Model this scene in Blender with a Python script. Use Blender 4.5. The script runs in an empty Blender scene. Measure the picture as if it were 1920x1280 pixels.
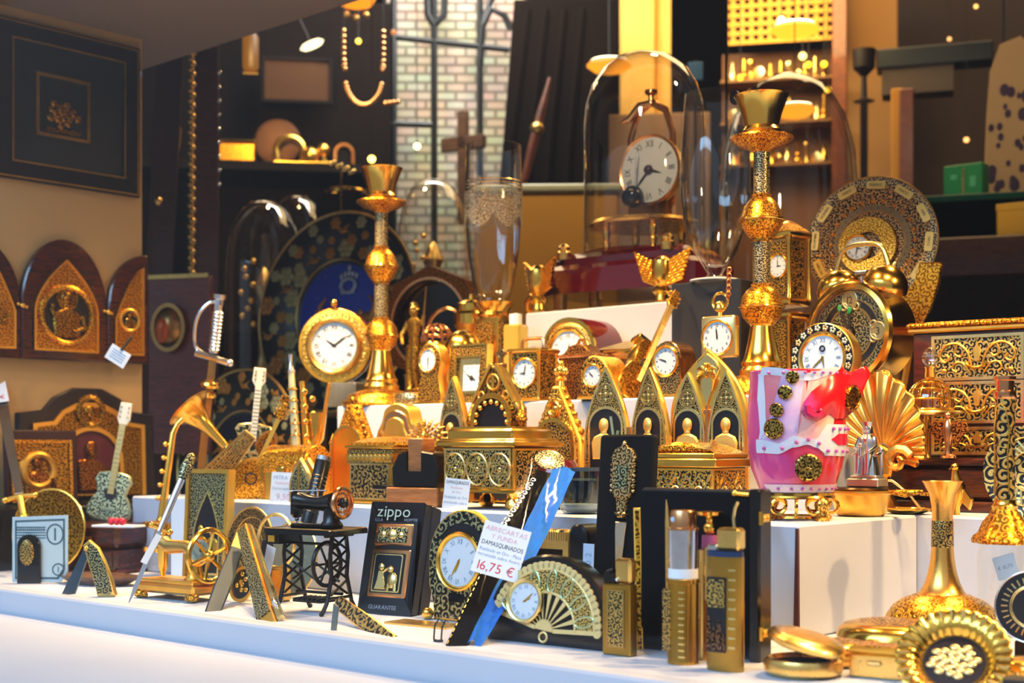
import bpy, math, random
from math import sin, cos, pi, radians, atan, atan2, sqrt
from mathutils import Vector, Matrix
random.seed(7)
SC = bpy.context.scene
COL = SC.collection

# ---------------------------------------------------------------- camera, world, lights, exposure
F = 2600.0; CX = 960.0; HY = 835.0; TH = radians(42); EZ = 0.16
cd = bpy.data.cameras.new('camera'); CAM = bpy.data.objects.new('camera', cd); COL.objects.link(CAM)
cd.sensor_width = 36; cd.lens = F / 1920 * 36; cd.shift_y = (HY - 640) / 1920
cd.clip_start = 0.05; cd.clip_end = 60
CAM.location = (0, 0, EZ); CAM.rotation_euler = (pi / 2, 0, TH)
cd.dof.use_dof = True; cd.dof.focus_distance = 1.30; cd.dof.aperture_fstop = 7.0; cd.dof.aperture_blades = 8
SC.camera = CAM
SC.view_settings.view_transform = 'Standard'; SC.view_settings.look = 'None'
SC.view_settings.gamma = 1; SC.view_settings.use_curve_mapping = False
SC.view_settings.exposure = -0.02
SC.cycles.use_denoising = True
SC.cycles.max_bounces = 10; SC.cycles.transparent_max_bounces = 24
SC.cycles.caustics_reflective = False; SC.cycles.caustics_refractive = False
SC.cycles.sample_clamp_indirect = 6

def world():
    w = bpy.data.worlds.new('street daylight'); SC.world = w; w.use_nodes = True
    nt = w.node_tree; N = nt.nodes; L = nt.links
    bg = N['Background']; tc = N.new('ShaderNodeTexCoord'); sp = N.new('ShaderNodeSeparateXYZ')
    L.new(tc.outputs['Generated'], sp.inputs[0])
    cr = N.new('ShaderNodeValToRGB'); e = cr.color_ramp.elements
    mp = N.new('ShaderNodeMapRange'); mp.inputs[1].default_value = -1; mp.inputs[2].default_value = 1
    L.new(sp.outputs['Z'], mp.inputs[0]); L.new(mp.outputs[0], cr.inputs[0])
    e[0].position = .30; e[0].color = (.30, .29, .28, 1)
    e[1].position = 1.0; e[1].color = (.80, .92, 1.1, 1)
    for p, c in ((.44, (.27, .27, .28, 1)), (.53, (.25, .27, .31, 1)), (.66, (.42, .48, .58, 1))):
        x = e.new(p); x.color = c
    L.new(cr.outputs[0], bg.inputs[0]); bg.inputs[1].default_value = WORLD_S
WORLD_S = 1.12
world()

def area(name, loc, aim, size, power, col, sy=None, spread=180):
    l = bpy.data.lights.new(name, 'AREA'); o = bpy.data.objects.new(name, l); COL.objects.link(o)
    l.energy = power; l.color = col; l.size = size; l.spread = radians(spread)
    if sy: l.shape = 'RECTANGLE'; l.size_y = sy
    o.location = loc; o.rotation_euler = (Vector(aim) - Vector(loc)).to_track_quat('-Z', 'Y').to_euler()
    return o
def spot(name, loc, aim, power, col, ang=60, r=.02, blend=.6):
    l = bpy.data.lights.new(name, 'SPOT'); o = bpy.data.objects.new(name, l); COL.objects.link(o)
    l.energy = power; l.color = col; l.spot_size = radians(ang); l.spot_blend = blend; l.shadow_soft_size = r
    o.location = loc; o.rotation_euler = (Vector(aim) - Vector(loc)).to_track_quat('-Z', 'Y').to_euler()
    return o
WARM = (1.0, .62, .26)
# daylight from the street, then the window's halogen spots, a few added for brightness
area('street_daylight', (-.9, -1.5, 1.9), (-.95, .95, .1), 2.2, 78, (.38, .68, 1.0), 1.2)
for i, (x, y, ax, ay, pw) in enumerate(((-1.55, 1.04, -1.42, 1.12, 17), (-1.36, 1.00, -1.30, 1.10, 34), (-1.18, 1.04, -1.15, 1.20, 25), (-.82, 1.06, -.84, 1.22, 25), (-.42, 1.08, -.50, 1.18, 27), (.10, 1.22, -.52, 1.10, 30), (-.22, 1.02, -.36, .90, 16))):
    spot('halogen_spot', (x, y, .735), (ax, ay, .1), pw, WARM, 92, .022, .9)
for i, (x, y, ax, ay, pw) in enumerate(((-1.2, 1.75, -1.2, 1.40, 26), (-.6, 1.75, -.72, 1.35, 26), (-1.95, 1.65, -1.75, 1.5, 10))):
    spot('halogen_spot', (x, y, 1.10), (ax, ay, .25), pw, WARM, 95, .025, .8)
area('shop_light', (-1.6, 3.0, 1.9), (-1.6, 3.2, 0), 1.2, 15, (1.0, .66, .30))
area('shop_light', (-3.2, 2.6, 1.9), (-3.2, 2.6, 0), 1.0, 12, (1.0, .70, .40))
# ---------------------------------------------------------------- placing: a pixel of the photo on a plane y = Y becomes a point
FW = (-sin(TH), cos(TH)); RT = (cos(TH), sin(TH))
def dirv(px):
    t = (px - CX) / F
    return FW[0] + t * RT[0], FW[1] + t * RT[1]
def depth(px, Y): return Y / dirv(px)[1]
def Yd(px, d): return d * dirv(px)[1]
def phi(px): return TH - atan((px - CX) / F)
def pt(px, py, Y):
    d = depth(px, Y); v = dirv(px)
    return Vector((v[0] * d, Y, EZ + (HY - py) * d / F))
KS = [1.0]; LAST = [None]
Z1, Z2, Z3 = .095, .212, .338
def setp(o, label, cat, group=None, kind=None):
    if label: o['label'] = label
    if cat: o['category'] = cat
    if group: o['group'] = group
    if kind: o['kind'] = kind
    return o
def T(name, label, cat, px, Y, z=None, psi=40, tilt=0, lean=0, group=None, py=None):
    """an Empty at a thing's base; its parts are then built in photo pixels at that distance"""
    d = depth(px, Y); v = dirv(px); KS[0] = d / F
    if z is None: z = EZ + (HY - py) * d / F
    o = bpy.data.objects.new(name, None); COL.objects.link(o); o.empty_display_size = .01
    o.location = (v[0] * d, Y, z)
    o.rotation_euler = (radians(-lean), radians(tilt), phi(px) - radians(psi))
    return setp(o, label, cat, group)
def T2(name, label, cat, a, b, roll=0, group=None):
    """a long thing that runs from point a to point b, each (px, py, Y); returns (root, length in local pixels)"""
    A, B = pt(*a), pt(*b); KS[0] = (depth(a[0], a[2]) + depth(b[0], b[2])) / 2 / F
    o = bpy.data.objects.new(name, None); COL.objects.link(o); o.empty_display_size = .01
    z = (B - A).normalized(); v = ((A + B) / 2 - Vector((0, 0, EZ))).normalized()
    y = (v - z * v.dot(z)).normalized(); x = y.cross(z)
    R = Matrix((x, y, z)).transposed() @ Matrix.Rotation(radians(roll), 3, 'Z')
    o.location = A; o.rotation_euler = R.to_euler()
    setp(o, label, cat, group)
    return o, (B - A).length / KS[0]
def dup(root, loc, label=None, scale=1):
    r = root.copy(); COL.objects.link(r); r.location = loc
    if label: r['label'] = label
    def rec(src, dst):
        for ch in list(src.children):
            c = ch.copy(); COL.objects.link(c); c.parent = dst; rec(ch, c)
    rec(root, r)
    return r

# ---------------------------------------------------------------- glyphs
GL = {}
def glyphs():
    dg = bpy.context.evaluated_depsgraph_get()
    for ch in sorted(set('ABCDEFGHIJKLMNOPQRSTUVXYZabcdefghilmnopqrstuvxyz0123456789,.€-+*$')):
        c = bpy.data.curves.new('g', 'FONT'); c.body = ch; c.resolution_u = 3
        o = bpy.data.objects.new('g', c); COL.objects.link(o)
        dg.update(); me = o.evaluated_get(dg).to_mesh()
        vs = [(v.co.x, v.co.y) for v in me.vertices]; fs = [tuple(p.vertices) for p in me.polygons]
        xs = [v[0] for v in vs] or [0, .3]
        GL[ch] = ([(x - min(xs), y) for x, y in vs], fs, max(xs) - min(xs))
        o.evaluated_get(dg).to_mesh_clear(); bpy.data.objects.remove(o); bpy.data.curves.remove(c)
glyphs()

# ---------------------------------------------------------------- outlines (x, z)
def ell(rx, rz, n=40, cx=0, cz=0, a0=0, a1=2 * pi):
    full = abs(a1 - a0 - 2 * pi) < 1e-6; m = n if full else n + 1
    return [(cx + rx * cos(a0 + (a1 - a0) * i / n), cz + rz * sin(a0 + (a1 - a0) * i / n)) for i in range(m)]
def rect(w, h, cx=0, z0=0): return [(cx - w / 2, z0), (cx + w / 2, z0), (cx + w / 2, z0 + h), (cx - w / 2, z0 + h)]
def rrect(w, h, r, cx=0, z0=0, n=5):
    o = []
    for (sx, sz, a) in ((1, 0, -pi / 2), (1, 1, 0), (-1, 1, pi / 2), (-1, 0, pi)):
        x = cx + sx * (w / 2 - r); z = z0 + (h - r if sz else r)
        o += [(x + r * cos(a + pi / 2 * i / n), z + r * sin(a + pi / 2 * i / n)) for i in range(n + 1)]
    return o
def gothic(w, h, hs, z0=0, cx=0, n=12, p=1.75):
    R = [(cx + w / 2 * (1 - (i / n) ** p), z0 + hs + (h - hs) * i / n) for i in range(n + 1)]
    Lf = [(2 * cx - x, z) for x, z in R[::-1][1:]]
    return [(cx - w / 2, z0), (cx + w / 2, z0)] + R + Lf
def rarch(w, h, z0=0, cx=0, n=16, rz=None):
    rz = rz or w / 2; zs = z0 + h - rz
    return [(cx - w / 2, z0), (cx + w / 2, z0)] + [(cx + w / 2 * cos(pi * i / n), zs + rz * sin(pi * i / n)) for i in range(n + 1)]
def star(n, R, r, cx=0, cz=0, a=pi / 2):
    return [(cx + (R if i % 2 == 0 else r) * cos(a + pi * i / n), cz + (R if i % 2 == 0 else r) * sin(a + pi * i / n)) for i in range(2 * n)]
def inset(pts, k):
    cx = sum(p[0] for p in pts) / len(pts); cz = sum(p[1] for p in pts) / len(pts)
    w = max(p[0] for p in pts) - min(p[0] for p in pts); h = max(p[1] for p in pts) - min(p[1] for p in pts)
    return [(cx + (x - cx) * (1 - 2 * k / w), (z - (min(q[1] for q in pts) + h / 2)) * (1 - 2 * k / h) + min(q[1] for q in pts) + h / 2) for x, z in pts]

def CR(P, m=5):
    """a smooth curve through the points"""
    P = [Vector(p) for p in P]; o = []
    for i in range(len(P) - 1):
        a, b, c, d = P[max(i - 1, 0)], P[i], P[i + 1], P[min(i + 2, len(P) - 1)]
        for k in range(m):
            t = k / m; o.append(.5 * (2 * b + (c - a) * t + (2 * a - 5 * b + 4 * c - d) * t * t + (3 * b - a - 3 * c + d) * t ** 3))
    return o + [P[-1]]
# ---------------------------------------------------------------- mesh builder
class MB:
    def __init__(s): s.v = []; s.f = []
    def add(s, vs, fs):
        b = len(s.v); s.v += [tuple(v) for v in vs]; s.f += [tuple(b + i for i in f) for f in fs]; return s
    def box(s, x0, x1, y0, y1, z0, z1, b=0):
        if b <= 0:
            v = [(x, y, z) for x in (x0, x1) for y in (y0, y1) for z in (z0, z1)]
            return s.add(v, [(0, 1, 3, 2), (4, 6, 7, 5), (0, 4, 5, 1), (2, 3, 7, 6), (0, 2, 6, 4), (1, 5, 7, 3)])
        V = []; ix = {}
        for i, x in enumerate((x0, x1)):
            for j, y in enumerate((y0, y1)):
                for k, z in enumerate((z0, z1)):
                    sx, sy, sz = (1, -1)[i], (1, -1)[j], (1, -1)[k]
                    for a, p in enumerate(((x, y + sy * b, z + sz * b), (x + sx * b, y, z + sz * b), (x + sx * b, y + sy * b, z))):
                        ix[i, j, k, a] = len(V); V.append(p)
        Fc = []
        for i in (0, 1):
            Fc.append([ix[i, 0, 0, 0], ix[i, 1, 0, 0], ix[i, 1, 1, 0], ix[i, 0, 1, 0]])
            Fc.append([ix[0, i, 0, 1], ix[1, i, 0, 1], ix[1, i, 1, 1], ix[0, i, 1, 1]])
            Fc.append([ix[0, 0, i, 2], ix[1, 0, i, 2], ix[1, 1, i, 2], ix[0, 1, i, 2]])
            for j in (0, 1):
                Fc.append([ix[i, j, 0, 0], ix[i, j, 1, 0], ix[i, j, 1, 1], ix[i, j, 0, 1]])
                Fc.append([ix[i, 0, j, 0], ix[i, 1, j, 0], ix[i, 1, j, 2], ix[i, 0, j, 2]])
                Fc.append([ix[0, i, j, 1], ix[1, i, j, 1], ix[1, i, j, 2], ix[0, i, j, 2]])
                for k in (0, 1): Fc.append([ix[i, j, k, 0], ix[i, j, k, 1], ix[i, j, k, 2]])
        return s.add(V, Fc)
    def lathe(s, prof, n=32, c=(0, 0, 0), ax='z', sx=1, sy=1, wob=None):
        V = []; rings = []
        for r, z in prof:
            if abs(r) < 1e-6: rings.append([len(V)]); V.append((0, 0, z))
            else:
                q = []
                for i in range(n):
                    a = 2 * pi * i / n; rr = r * (wob(a) if wob else 1)
                    q.append(len(V)); V.append((rr * cos(a) * sx, rr * sin(a) * sy, z))
                rings.append(q)
        fs = []
        for A, B in zip(rings, rings[1:]):
            if len(A) == 1 and len(B) == 1: continue
            for i in range(n):
                j = (i + 1) % n
                if len(A) == 1: fs.append((A[0], B[j], B[i]))
                elif len(B) == 1: fs.append((A[i], A[j], B[0]))
                else: fs.append((A[i], A[j], B[j], B[i]))
        pl = sum(sqrt((a[0] - b[0]) ** 2 + (a[1] - b[1]) ** 2) for a, b in zip(prof, prof[1:]))
        de = sqrt((prof[0][0] - prof[-1][0]) ** 2 + (prof[0][1] - prof[-1][1]) ** 2)
        if len(rings[0]) > 1 and len(rings[-1]) > 1 and len(prof) > 2 and de < .5 * pl:   # a ring: close the section
            A, B = rings[-1], rings[0]
            if de > 1e-6: fs += [(A[i], A[(i + 1) % n], B[(i + 1) % n], B[i]) for i in range(n)]
        else:
            for q, rev in ((rings[0], 1), (rings[-1], 0)):
                if len(q) > 2: fs.append(tuple(q[::-1] if rev else q))
        if ax == 'y': V = [(x, -z, y) for x, y, z in V]
        elif ax == 'x': V = [(z, x, y) for x, y, z in V]
        return s.add([(x + c[0], y + c[1], z + c[2]) for x, y, z in V], fs)
    def prism(s, pts, y0, y1, b=0):
        n = len(pts); b = min(b, (y1 - y0) * .9)
        lay = [(pts, y1), (pts, y0 + b)] + ([(inset(pts, b), y0)] if b else [])
        V = [(x, y, z) for P, y in lay for x, z in P]; fs = [tuple(range(n))[::-1]]
        for k in range(len(lay) - 1):
            fs += [(k * n + i, k * n + (i + 1) % n, (k + 1) * n + (i + 1) % n, (k + 1) * n + i) for i in range(n)]
        fs.append(tuple(range((len(lay) - 1) * n, len(lay) * n)))
        return s.add(V, fs)
    def ring(s, out, inn, y0, y1):
        n = len(out); V = [(x, y, z) for P, y in ((out, y0), (inn, y0), (inn, y1), (out, y1)) for x, z in P]; fs = []
        for k in range(4):
            l = (k + 1) % 4
            fs += [(k * n + i, k * n + (i + 1) % n, l * n + (i + 1) % n, l * n + i) for i in range(n)]
        return s.add(V, fs)
    def tube(s, pts, r, n=8, closed=False, flat=1):
        P = [Vector(p) for p in pts]; m = len(P); V = []; fs = []
        R = r if isinstance(r, (list, tuple)) else [r] * m
        up = None
        for i, p in enumerate(P):
            t = (P[(i + 1) % m] - P[i - 1]) if closed else (P[min(i + 1, m - 1)] - P[max(i - 1, 0)])
            t = t.normalized() if t.length > 1e-9 else Vector((0, 0, 1))
            if up is None: up = Vector((0, 1, 0)) if abs(t.y) < .9 else Vector((1, 0, 0))
            u = (up - t * up.dot(t)).normalized(); up = u; w = t.cross(u)
            for k in range(n):
                a = 2 * pi * k / n; V.append(p + R[i] * (u * cos(a) * flat + w * sin(a)))
        for i in range(m if closed else m - 1):
            j = (i + 1) % m
            fs += [(i * n + k, i * n + (k + 1) % n, j * n + (k + 1) % n, j * n + k) for k in range(n)]
        if not closed: fs += [tuple(range(n))[::-1], tuple(range((m - 1) * n, m * n))]
        return s.add(V, fs)
    def ball(s, x, y, z, r, n=14, sx=1, sy=1, sz=1):
        m = max(6, n * 2 // 3)
        prof = [(r * sin(pi * i / m), -r * cos(pi * i / m)) for i in range(m + 1)]; prof[0] = (0, -r); prof[-1] = (0, r)
        V = MB().lathe(prof, n)
        return s.add([(x + a * sx, y + b * sy, z + c * sz) for a, b, c in V.v], V.f)
    def torus(s, x, y, z, R, r, ax='y', n=32, m=8, sx=1, sz=1):
        pts = []
        for i in range(n):
            a = 2 * pi * i / n; p, q = R * cos(a) * sx, R * sin(a) * sz
            pts.append({'y': (x + p, y, z + q), 'z': (x + p, y + q, z), 'x': (x, y + p, z + q)}[ax])
        return s.tube(pts, r, m, True)
    def bar(s, x0, z0, x1, z1, w, y0, y1):
        dx, dz = x1 - x0, z1 - z0; l = sqrt(dx * dx + dz * dz) or 1; nx, nz = -dz / l * w / 2, dx / l * w / 2
        return s.prism([(x0 - nx, z0 - nz), (x1 - nx, z1 - nz), (x1 + nx, z1 + nz), (x0 + nx, z0 + nz)], y0, y1)
    def txt(s, t, size, x, z, y, rot=0, al='c', gap=.09, asp=1):
        W = sum(GL[c][2] + gap if c in GL else .34 for c in t) - gap
        cur = {'c': -W / 2, 'l': 0, 'r': -W}[al]; ca, sa = cos(rot), sin(rot)
        for c in t:
            if c in GL:
                vs, fs, a = GL[c]
                q = [((cur + vx) * size * asp, (vy - (.34 if al == 'c' else 0)) * size) for vx, vy in vs]
                s.add([(x + p * ca - r * sa, y, z + p * sa + r * ca) for p, r in q], fs); cur += a + gap
            else: cur += .34
        return s
    def xf(s, M):
        s.v = [tuple(M @ Vector(v)) for v in s.v]; return s
    def rot(s, ang, ax='Y', c=(0, 0, 0)):
        C = Matrix.Translation(c); return s.xf(C @ Matrix.Rotation(radians(ang), 4, ax) @ C.inverted())
    def mesh(s, name, mat, sharp=38):
        me = bpy.data.meshes.new(name); k = KS[0]
        me.from_pydata([(x * k, y * k, z * k) for x, y, z in s.v], [], s.f)
        me.polygons.foreach_set('use_smooth', [True] * len(me.polygons))
        me.materials.append(mat); me.validate(); me.update()
        try: me.set_sharp_from_angle(angle=radians(sharp))
        except Exception: pass
        return me
    def put(s, name, mat, par, label=None, sharp=38):
        import bmesh
        me = s.mesh(name, mat, sharp)
        bm = bmesh.new(); bm.from_mesh(me); bmesh.ops.recalc_face_normals(bm, faces=bm.faces); bm.to_mesh(me); bm.free()
        o = bpy.data.objects.new(name, me); COL.objects.link(o); o.parent = par
        if label: o['label'] = label
        LAST[0] = o
        return o
def struct(name, mb, mat):
    KS[0] = 1.0; o = mb.put(name, mat, None); o['kind'] = 'structure'; return o
def solo(mb, mat, name, label, cat, px, Y, z=None, **kw):
    """a thing that is one mesh"""
    t = T(name, label, cat, px, Y, z, **kw); o = mb.put(name, mat, None)
    o.location = t.location; o.rotation_euler = t.rotation_euler
    for k in t.keys(): o[k] = t[k]
    n = t.name; bpy.data.objects.remove(t); o.name = n
    return o

# ---------------------------------------------------------------- materials
MC = {}
def lin(h):
    h = h.lstrip('#'); c = [int(h[i:i + 2], 16) / 255 for i in (0, 2, 4)]
    return tuple(x / 12.92 if x <= .04045 else ((x + .055) / 1.055) ** 2.4 for x in c) + (1,)
def base(name):
    m = bpy.data.materials.new(name); m.use_nodes = True; nt = m.node_tree
    return m, nt, nt.nodes, nt.links, nt.nodes['Principled BSDF']
def mat(name, col, metal=0, rough=.4, var=.0, vs=60, bump=0, bs=300, coat=0, emit=None, es=0, spec=None, dist=.001):
    if name in MC: return MC[name]
    m, nt, N, L, b = base(name); c = lin(col) if isinstance(col, str) else tuple(col) + (1,) if len(col) == 3 else col
    b.inputs['Base Color'].default_value = c; b.inputs['Metallic'].default_value = metal
    b.inputs['Roughness'].default_value = rough; b.inputs['Coat Weight'].default_value = coat
    if spec is not None: b.inputs['Specular IOR Level'].default_value = spec
    tc = N.new('ShaderNodeTexCoord')
    nz = N.new('ShaderNodeTexNoise'); nz.inputs['Scale'].default_value = vs; nz.inputs['Detail'].default_value = 4
    L.new(tc.outputs['Object'], nz.inputs['Vector'])
    if var:
        mx = N.new('ShaderNodeMix'); mx.data_type = 'RGBA'
        mx.inputs['A'].default_value = tuple(x * (1 - var) for x in c[:3]) + (1,)
        mx.inputs['B'].default_value = tuple(min(1, x * (1 + var)) for x in c[:3]) + (1,)
        L.new(nz.outputs[0], mx.inputs['Factor']); L.new(mx.outputs['Result'], b.inputs['Base Color'])
    mr = N.new('ShaderNodeMapRange'); mr.inputs[3].default_value = max(.02, rough * .8); mr.inputs[4].default_value = min(1, rough * 1.25)
    L.new(nz.outputs[0], mr.inputs[0]); L.new(mr.outputs[0], b.inputs['Roughness'])
    if bump:
        n2 = N.new('ShaderNodeTexNoise'); n2.inputs['Scale'].default_value = bs; n2.inputs['Detail'].default_value = 3
        L.new(tc.outputs['Object'], n2.inputs['Vector'])
        bp = N.new('ShaderNodeBump'); bp.inputs['Strength'].default_value = bump; bp.inputs['Distance'].default_value = dist
        L.new(n2.outputs[0], bp.inputs['Height']); L.new(bp.outputs[0], b.inputs['Normal'])
    if emit:
        b.inputs['Emission Color'].default_value = lin(emit); b.inputs['Emission Strength'].default_value = es
    MC[name] = m; return m
def spiral(N, L, cell, freq, warp=.25, flat=False):
    """scrolls: in every cell of a cell pattern the lines wind around the cell's centre"""
    tc = N.new('ShaderNodeTexCoord'); nz = N.new('ShaderNodeTexNoise'); nz.inputs['Scale'].default_value = 900 / cell
    L.new(tc.outputs['Object'], nz.inputs['Vector'])
    sub = N.new('ShaderNodeVectorMath'); sub.operation = 'MULTIPLY_ADD'
    L.new(nz.outputs[1], sub.inputs[0]); sub.inputs[1].default_value = (warp * cell / 1000,) * 3
    L.new(tc.outputs['Object'], sub.inputs[2])
    vo = N.new('ShaderNodeTexVoronoi'); vo.inputs['Scale'].default_value = 1000 / cell; vo.inputs['Randomness'].default_value = .7
    L.new(sub.outputs[0], vo.inputs['Vector'])
    df = N.new('ShaderNodeVectorMath'); df.operation = 'SUBTRACT'
    L.new(sub.outputs[0], df.inputs[0]); L.new(vo.outputs['Position'], df.inputs[1])
    sp = N.new('ShaderNodeSeparateXYZ'); L.new(df.outputs[0], sp.inputs[0])
    at = N.new('ShaderNodeMath'); at.operation = 'ARCTAN2'
    L.new(sp.outputs['Z'], at.inputs[0]); L.new(sp.outputs['X'], at.inputs[1])
    ma = N.new('ShaderNodeMath'); ma.operation = 'MULTIPLY_ADD'; ma.inputs[1].default_value = freq
    L.new(vo.outputs['Distance'], ma.inputs[0]); L.new(at.outputs[0], ma.inputs[2])
    sn = N.new('ShaderNodeMath'); sn.operation = 'SINE'; L.new(ma.outputs[0], sn.inputs[0])
    return sn.outputs[0], vo
def dam(name, gold='#d8b25a', bg='#0b0d0c', cell=7, freq=16, thr=.0, rough=.32, bump=.35, bgm=.3, gm=.78):
    """damascene: gold scrolls inlaid in blackened steel"""
    if name in MC: return MC[name]
    m, nt, N, L, b = base(name)
    h, vo = spiral(N, L, cell * 1.3, freq * .85)
    mr = N.new('ShaderNodeMapRange'); mr.inputs[1].default_value = thr - .05; mr.inputs[2].default_value = thr + .35
    L.new(h, mr.inputs[0])
    mx = N.new('ShaderNodeMix'); mx.data_type = 'RGBA'; mx.inputs['A'].default_value = lin(bg); mx.inputs['B'].default_value = lin(gold)
    L.new(mr.outputs[0], mx.inputs['Factor']); L.new(mx.outputs['Result'], b.inputs['Base Color'])
    m2 = N.new('ShaderNodeMapRange'); m2.inputs[3].default_value = bgm; m2.inputs[4].default_value = gm
    L.new(mr.outputs[0], m2.inputs[0]); L.new(m2.outputs[0], b.inputs['Metallic'])
    b.inputs['Roughness'].default_value = rough
    bp = N.new('ShaderNodeBump'); bp.inputs['Strength'].default_value = bump; bp.inputs['Distance'].default_value = .0006
    L.new(mr.outputs[0], bp.inputs['Height']); L.new(bp.outputs[0], b.inputs['Normal'])
    MC[name] = m; return m
def relief(name, col, dark, cell=6, freq=13, rough=.3, bump=.8):
    """gilt metal worked in relief, its hollows toned darker"""
    return dam(name, col, dark, cell, freq, -.35, rough, bump, 1.0, 1.0)
def glassm(name, tint=(1, 1, 1), lo=.03, hi=.75, rough=.0, blend=.35):
    if name in MC: return MC[name]
    m, nt, N, L, b = base(name); N.remove(b); out = [n for n in N if n.type == 'OUTPUT_MATERIAL'][0]
    tr = N.new('ShaderNodeBsdfTransparent'); tr.inputs[0].default_value = tuple(tint) + (1,)
    gl = N.new('ShaderNodeBsdfGlossy'); gl.inputs['Roughness'].default_value = rough; gl.inputs[0].default_value = (1, 1, 1, 1)
    lw = N.new('ShaderNodeLayerWeight'); lw.inputs[0].default_value = blend
    mr = N.new('ShaderNodeMapRange'); mr.inputs[3].default_value = lo; mr.inputs[4].default_value = hi
    L.new(lw.outputs['Facing'], mr.inputs[0])
    pw = N.new('ShaderNodeMath'); pw.operation = 'POWER'; pw.inputs[1].default_value = 2.2; L.new(lw.outputs['Facing'], pw.inputs[0]); L.new(pw.outputs[0], mr.inputs[0])
    mi = N.new('ShaderNodeMixShader'); L.new(mr.outputs[0], mi.inputs[0]); L.new(tr.outputs[0], mi.inputs[1]); L.new(gl.outputs[0], mi.inputs[2])
    L.new(mi.outputs[0], out.inputs[0]); MC[name] = m; return m
def woodm(name, c1, c2, rough=.25, sc=40, coat=.4):
    if name in MC: return MC[name]
    m, nt, N, L, b = base(name); tc = N.new('ShaderNodeTexCoord'); mp = N.new('ShaderNodeMapping'); mp.inputs['Scale'].default_value = (1, 1, 6)
    L.new(tc.outputs['Object'], mp.inputs[0]); nz = N.new('ShaderNodeTexNoise'); nz.inputs['Scale'].default_value = sc; nz.inputs['Detail'].default_value = 6; nz.inputs['Distortion'].default_value = 1.2
    L.new(mp.outputs[0], nz.inputs['Vector']); cr = N.new('ShaderNodeValToRGB'); cr.color_ramp.elements[0].color = lin(c1); cr.color_ramp.elements[1].color = lin(c2)
    cr.color_ramp.elements[0].position = .35; cr.color_ramp.elements[1].position = .68
    L.new(nz.outputs[0], cr.inputs[0]); L.new(cr.outputs[0], b.inputs['Base Color']); b.inputs['Roughness'].default_value = rough; b.inputs['Coat Weight'].default_value = coat
    b.inputs['Coat Roughness'].default_value = .08
    MC[name] = m; return m
def ribm(name, col, metal, rough, period, axis='X', depth_=.6, ang=0, col2=None):
    """metal engraved with fine parallel lines"""
    if name in MC: return MC[name]
    m, nt, N, L, b = base(name); b.inputs['Base Color'].default_value = lin(col); b.inputs['Metallic'].default_value = metal; b.inputs['Roughness'].default_value = rough
    tc = N.new('ShaderNodeTexCoord'); wv = N.new('ShaderNodeTexWave'); wv.bands_direction = axis; wv.inputs['Scale'].default_value = 314 / period
    L.new(tc.outputs['Object'], wv.inputs[0]); bp = N.new('ShaderNodeBump'); bp.inputs['Strength'].default_value = depth_; bp.inputs['Distance'].default_value = .0006
    L.new(wv.outputs[1], bp.inputs['Height']); L.new(bp.outputs[0], b.inputs['Normal'])
    if col2:
        mx = N.new('ShaderNodeMix'); mx.data_type = 'RGBA'; mx.inputs['A'].default_value = lin(col2); mx.inputs['B'].default_value = lin(col)
        L.new(wv.outputs[1], mx.inputs['Factor']); L.new(mx.outputs['Result'], b.inputs['Base Color'])
    MC[name] = m; return m

GOLD = mat('polished gold', (1.0, .56, .09), 1, .18, .08)
GOLDS = mat('satin gold', (1.0, .54, .09), 1, .34, .10)
PALE = mat('pale brass', (.96, .72, .28), 1, .26, .10)
BRASS = mat('brass', (.92, .60, .17), 1, .26, .1)
OLD = mat('antique gold', (.55, .36, .11), 1, .34, .25, 90)
BRONZE = mat('bronze', (.42, .24, .08), 1, .32, .25, 90)
COPPER = mat('copper', (.78, .38, .16), 1, .22, .1)
SILVER = mat('silver', (.82, .83, .86), 1, .18, .15, 120)
STEEL = mat('steel', (.62, .64, .68), 1, .22)
DAM = dam('damascene', '#d9b664', '#090b0a', 5)
DAMF = dam('fine damascene', '#d2ad58', '#0a0c0a', 3.4)
DAMG = dam('green gold damascene', '#b9b07a', '#06110e', 4.2)
DAMW = dam('warm damascene', '#e0a63c', '#140a04', 4.6, 15, -.1)
DAMB = dam('broad damascene', '#dcb862', '#0a0c0b', 9, 20)
RELG = relief('repousse gold', '#f6b63a', '#9a5f10', 5)
RELF = relief('fine repousse gold', '#f0b845', '#8a5510', 3.6)
RELO = relief('repousse old gold', '#c4922e', '#4e310c', 5)
RELB = relief('repousse bronze', '#a86c2a', '#45200a', 5)
PRINT = mat('printed gold', (.86, .63, .25), .4, .42, .1)
BLACK = mat('black lacquer', '#07080a', 0, .22, spec=.5)
IRON = mat('black enamelled iron', '#0a0b0e', .2, .35)
VELVET = mat('black velvet', '#05060b', 0, .8, .2, 200, spec=.2)
NAVY = mat('navy velvet', '#0a1024', 0, .75, .2, 200, spec=.2)
NICHE = mat('dark niche enamel', '#070b14', 0, .35)
WHITE = mat('white enamel dial', '#dde2e6', 0, .35)
IVORY = mat('ivory enamel dial', '#ece9dc', 0, .35)
CARD = mat('white price card', '#e9ecef', 0, .6, .02)
INK = mat('black ink', '#101114', 0, .6)
RED = mat('red ink', '#d2383c', 0, .6)
PINKI = mat('pale pink ink', '#dda6b0', 0, .6)
BLUEI = mat('pale blue ink', '#7f9cc0', 0, .6)
GREYI = mat('grey ink', '#9aa3ad', 0, .6)
MAROON = mat('maroon lacquer', '#5c0b1a', 0, .14, coat=.6)
WOOD = woodm('dark polished wood', '#2c0f08', '#54200f', .22)
MAHOG = woodm('mahogany', '#3b120c', '#5c2015', .28)
PINE = woodm('orange wood', '#9a5a2a', '#c07c42', .4, 30, .2)
GLASS = glassm('clear thin glass', (.97, .98, .98), .035, .8)
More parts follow.
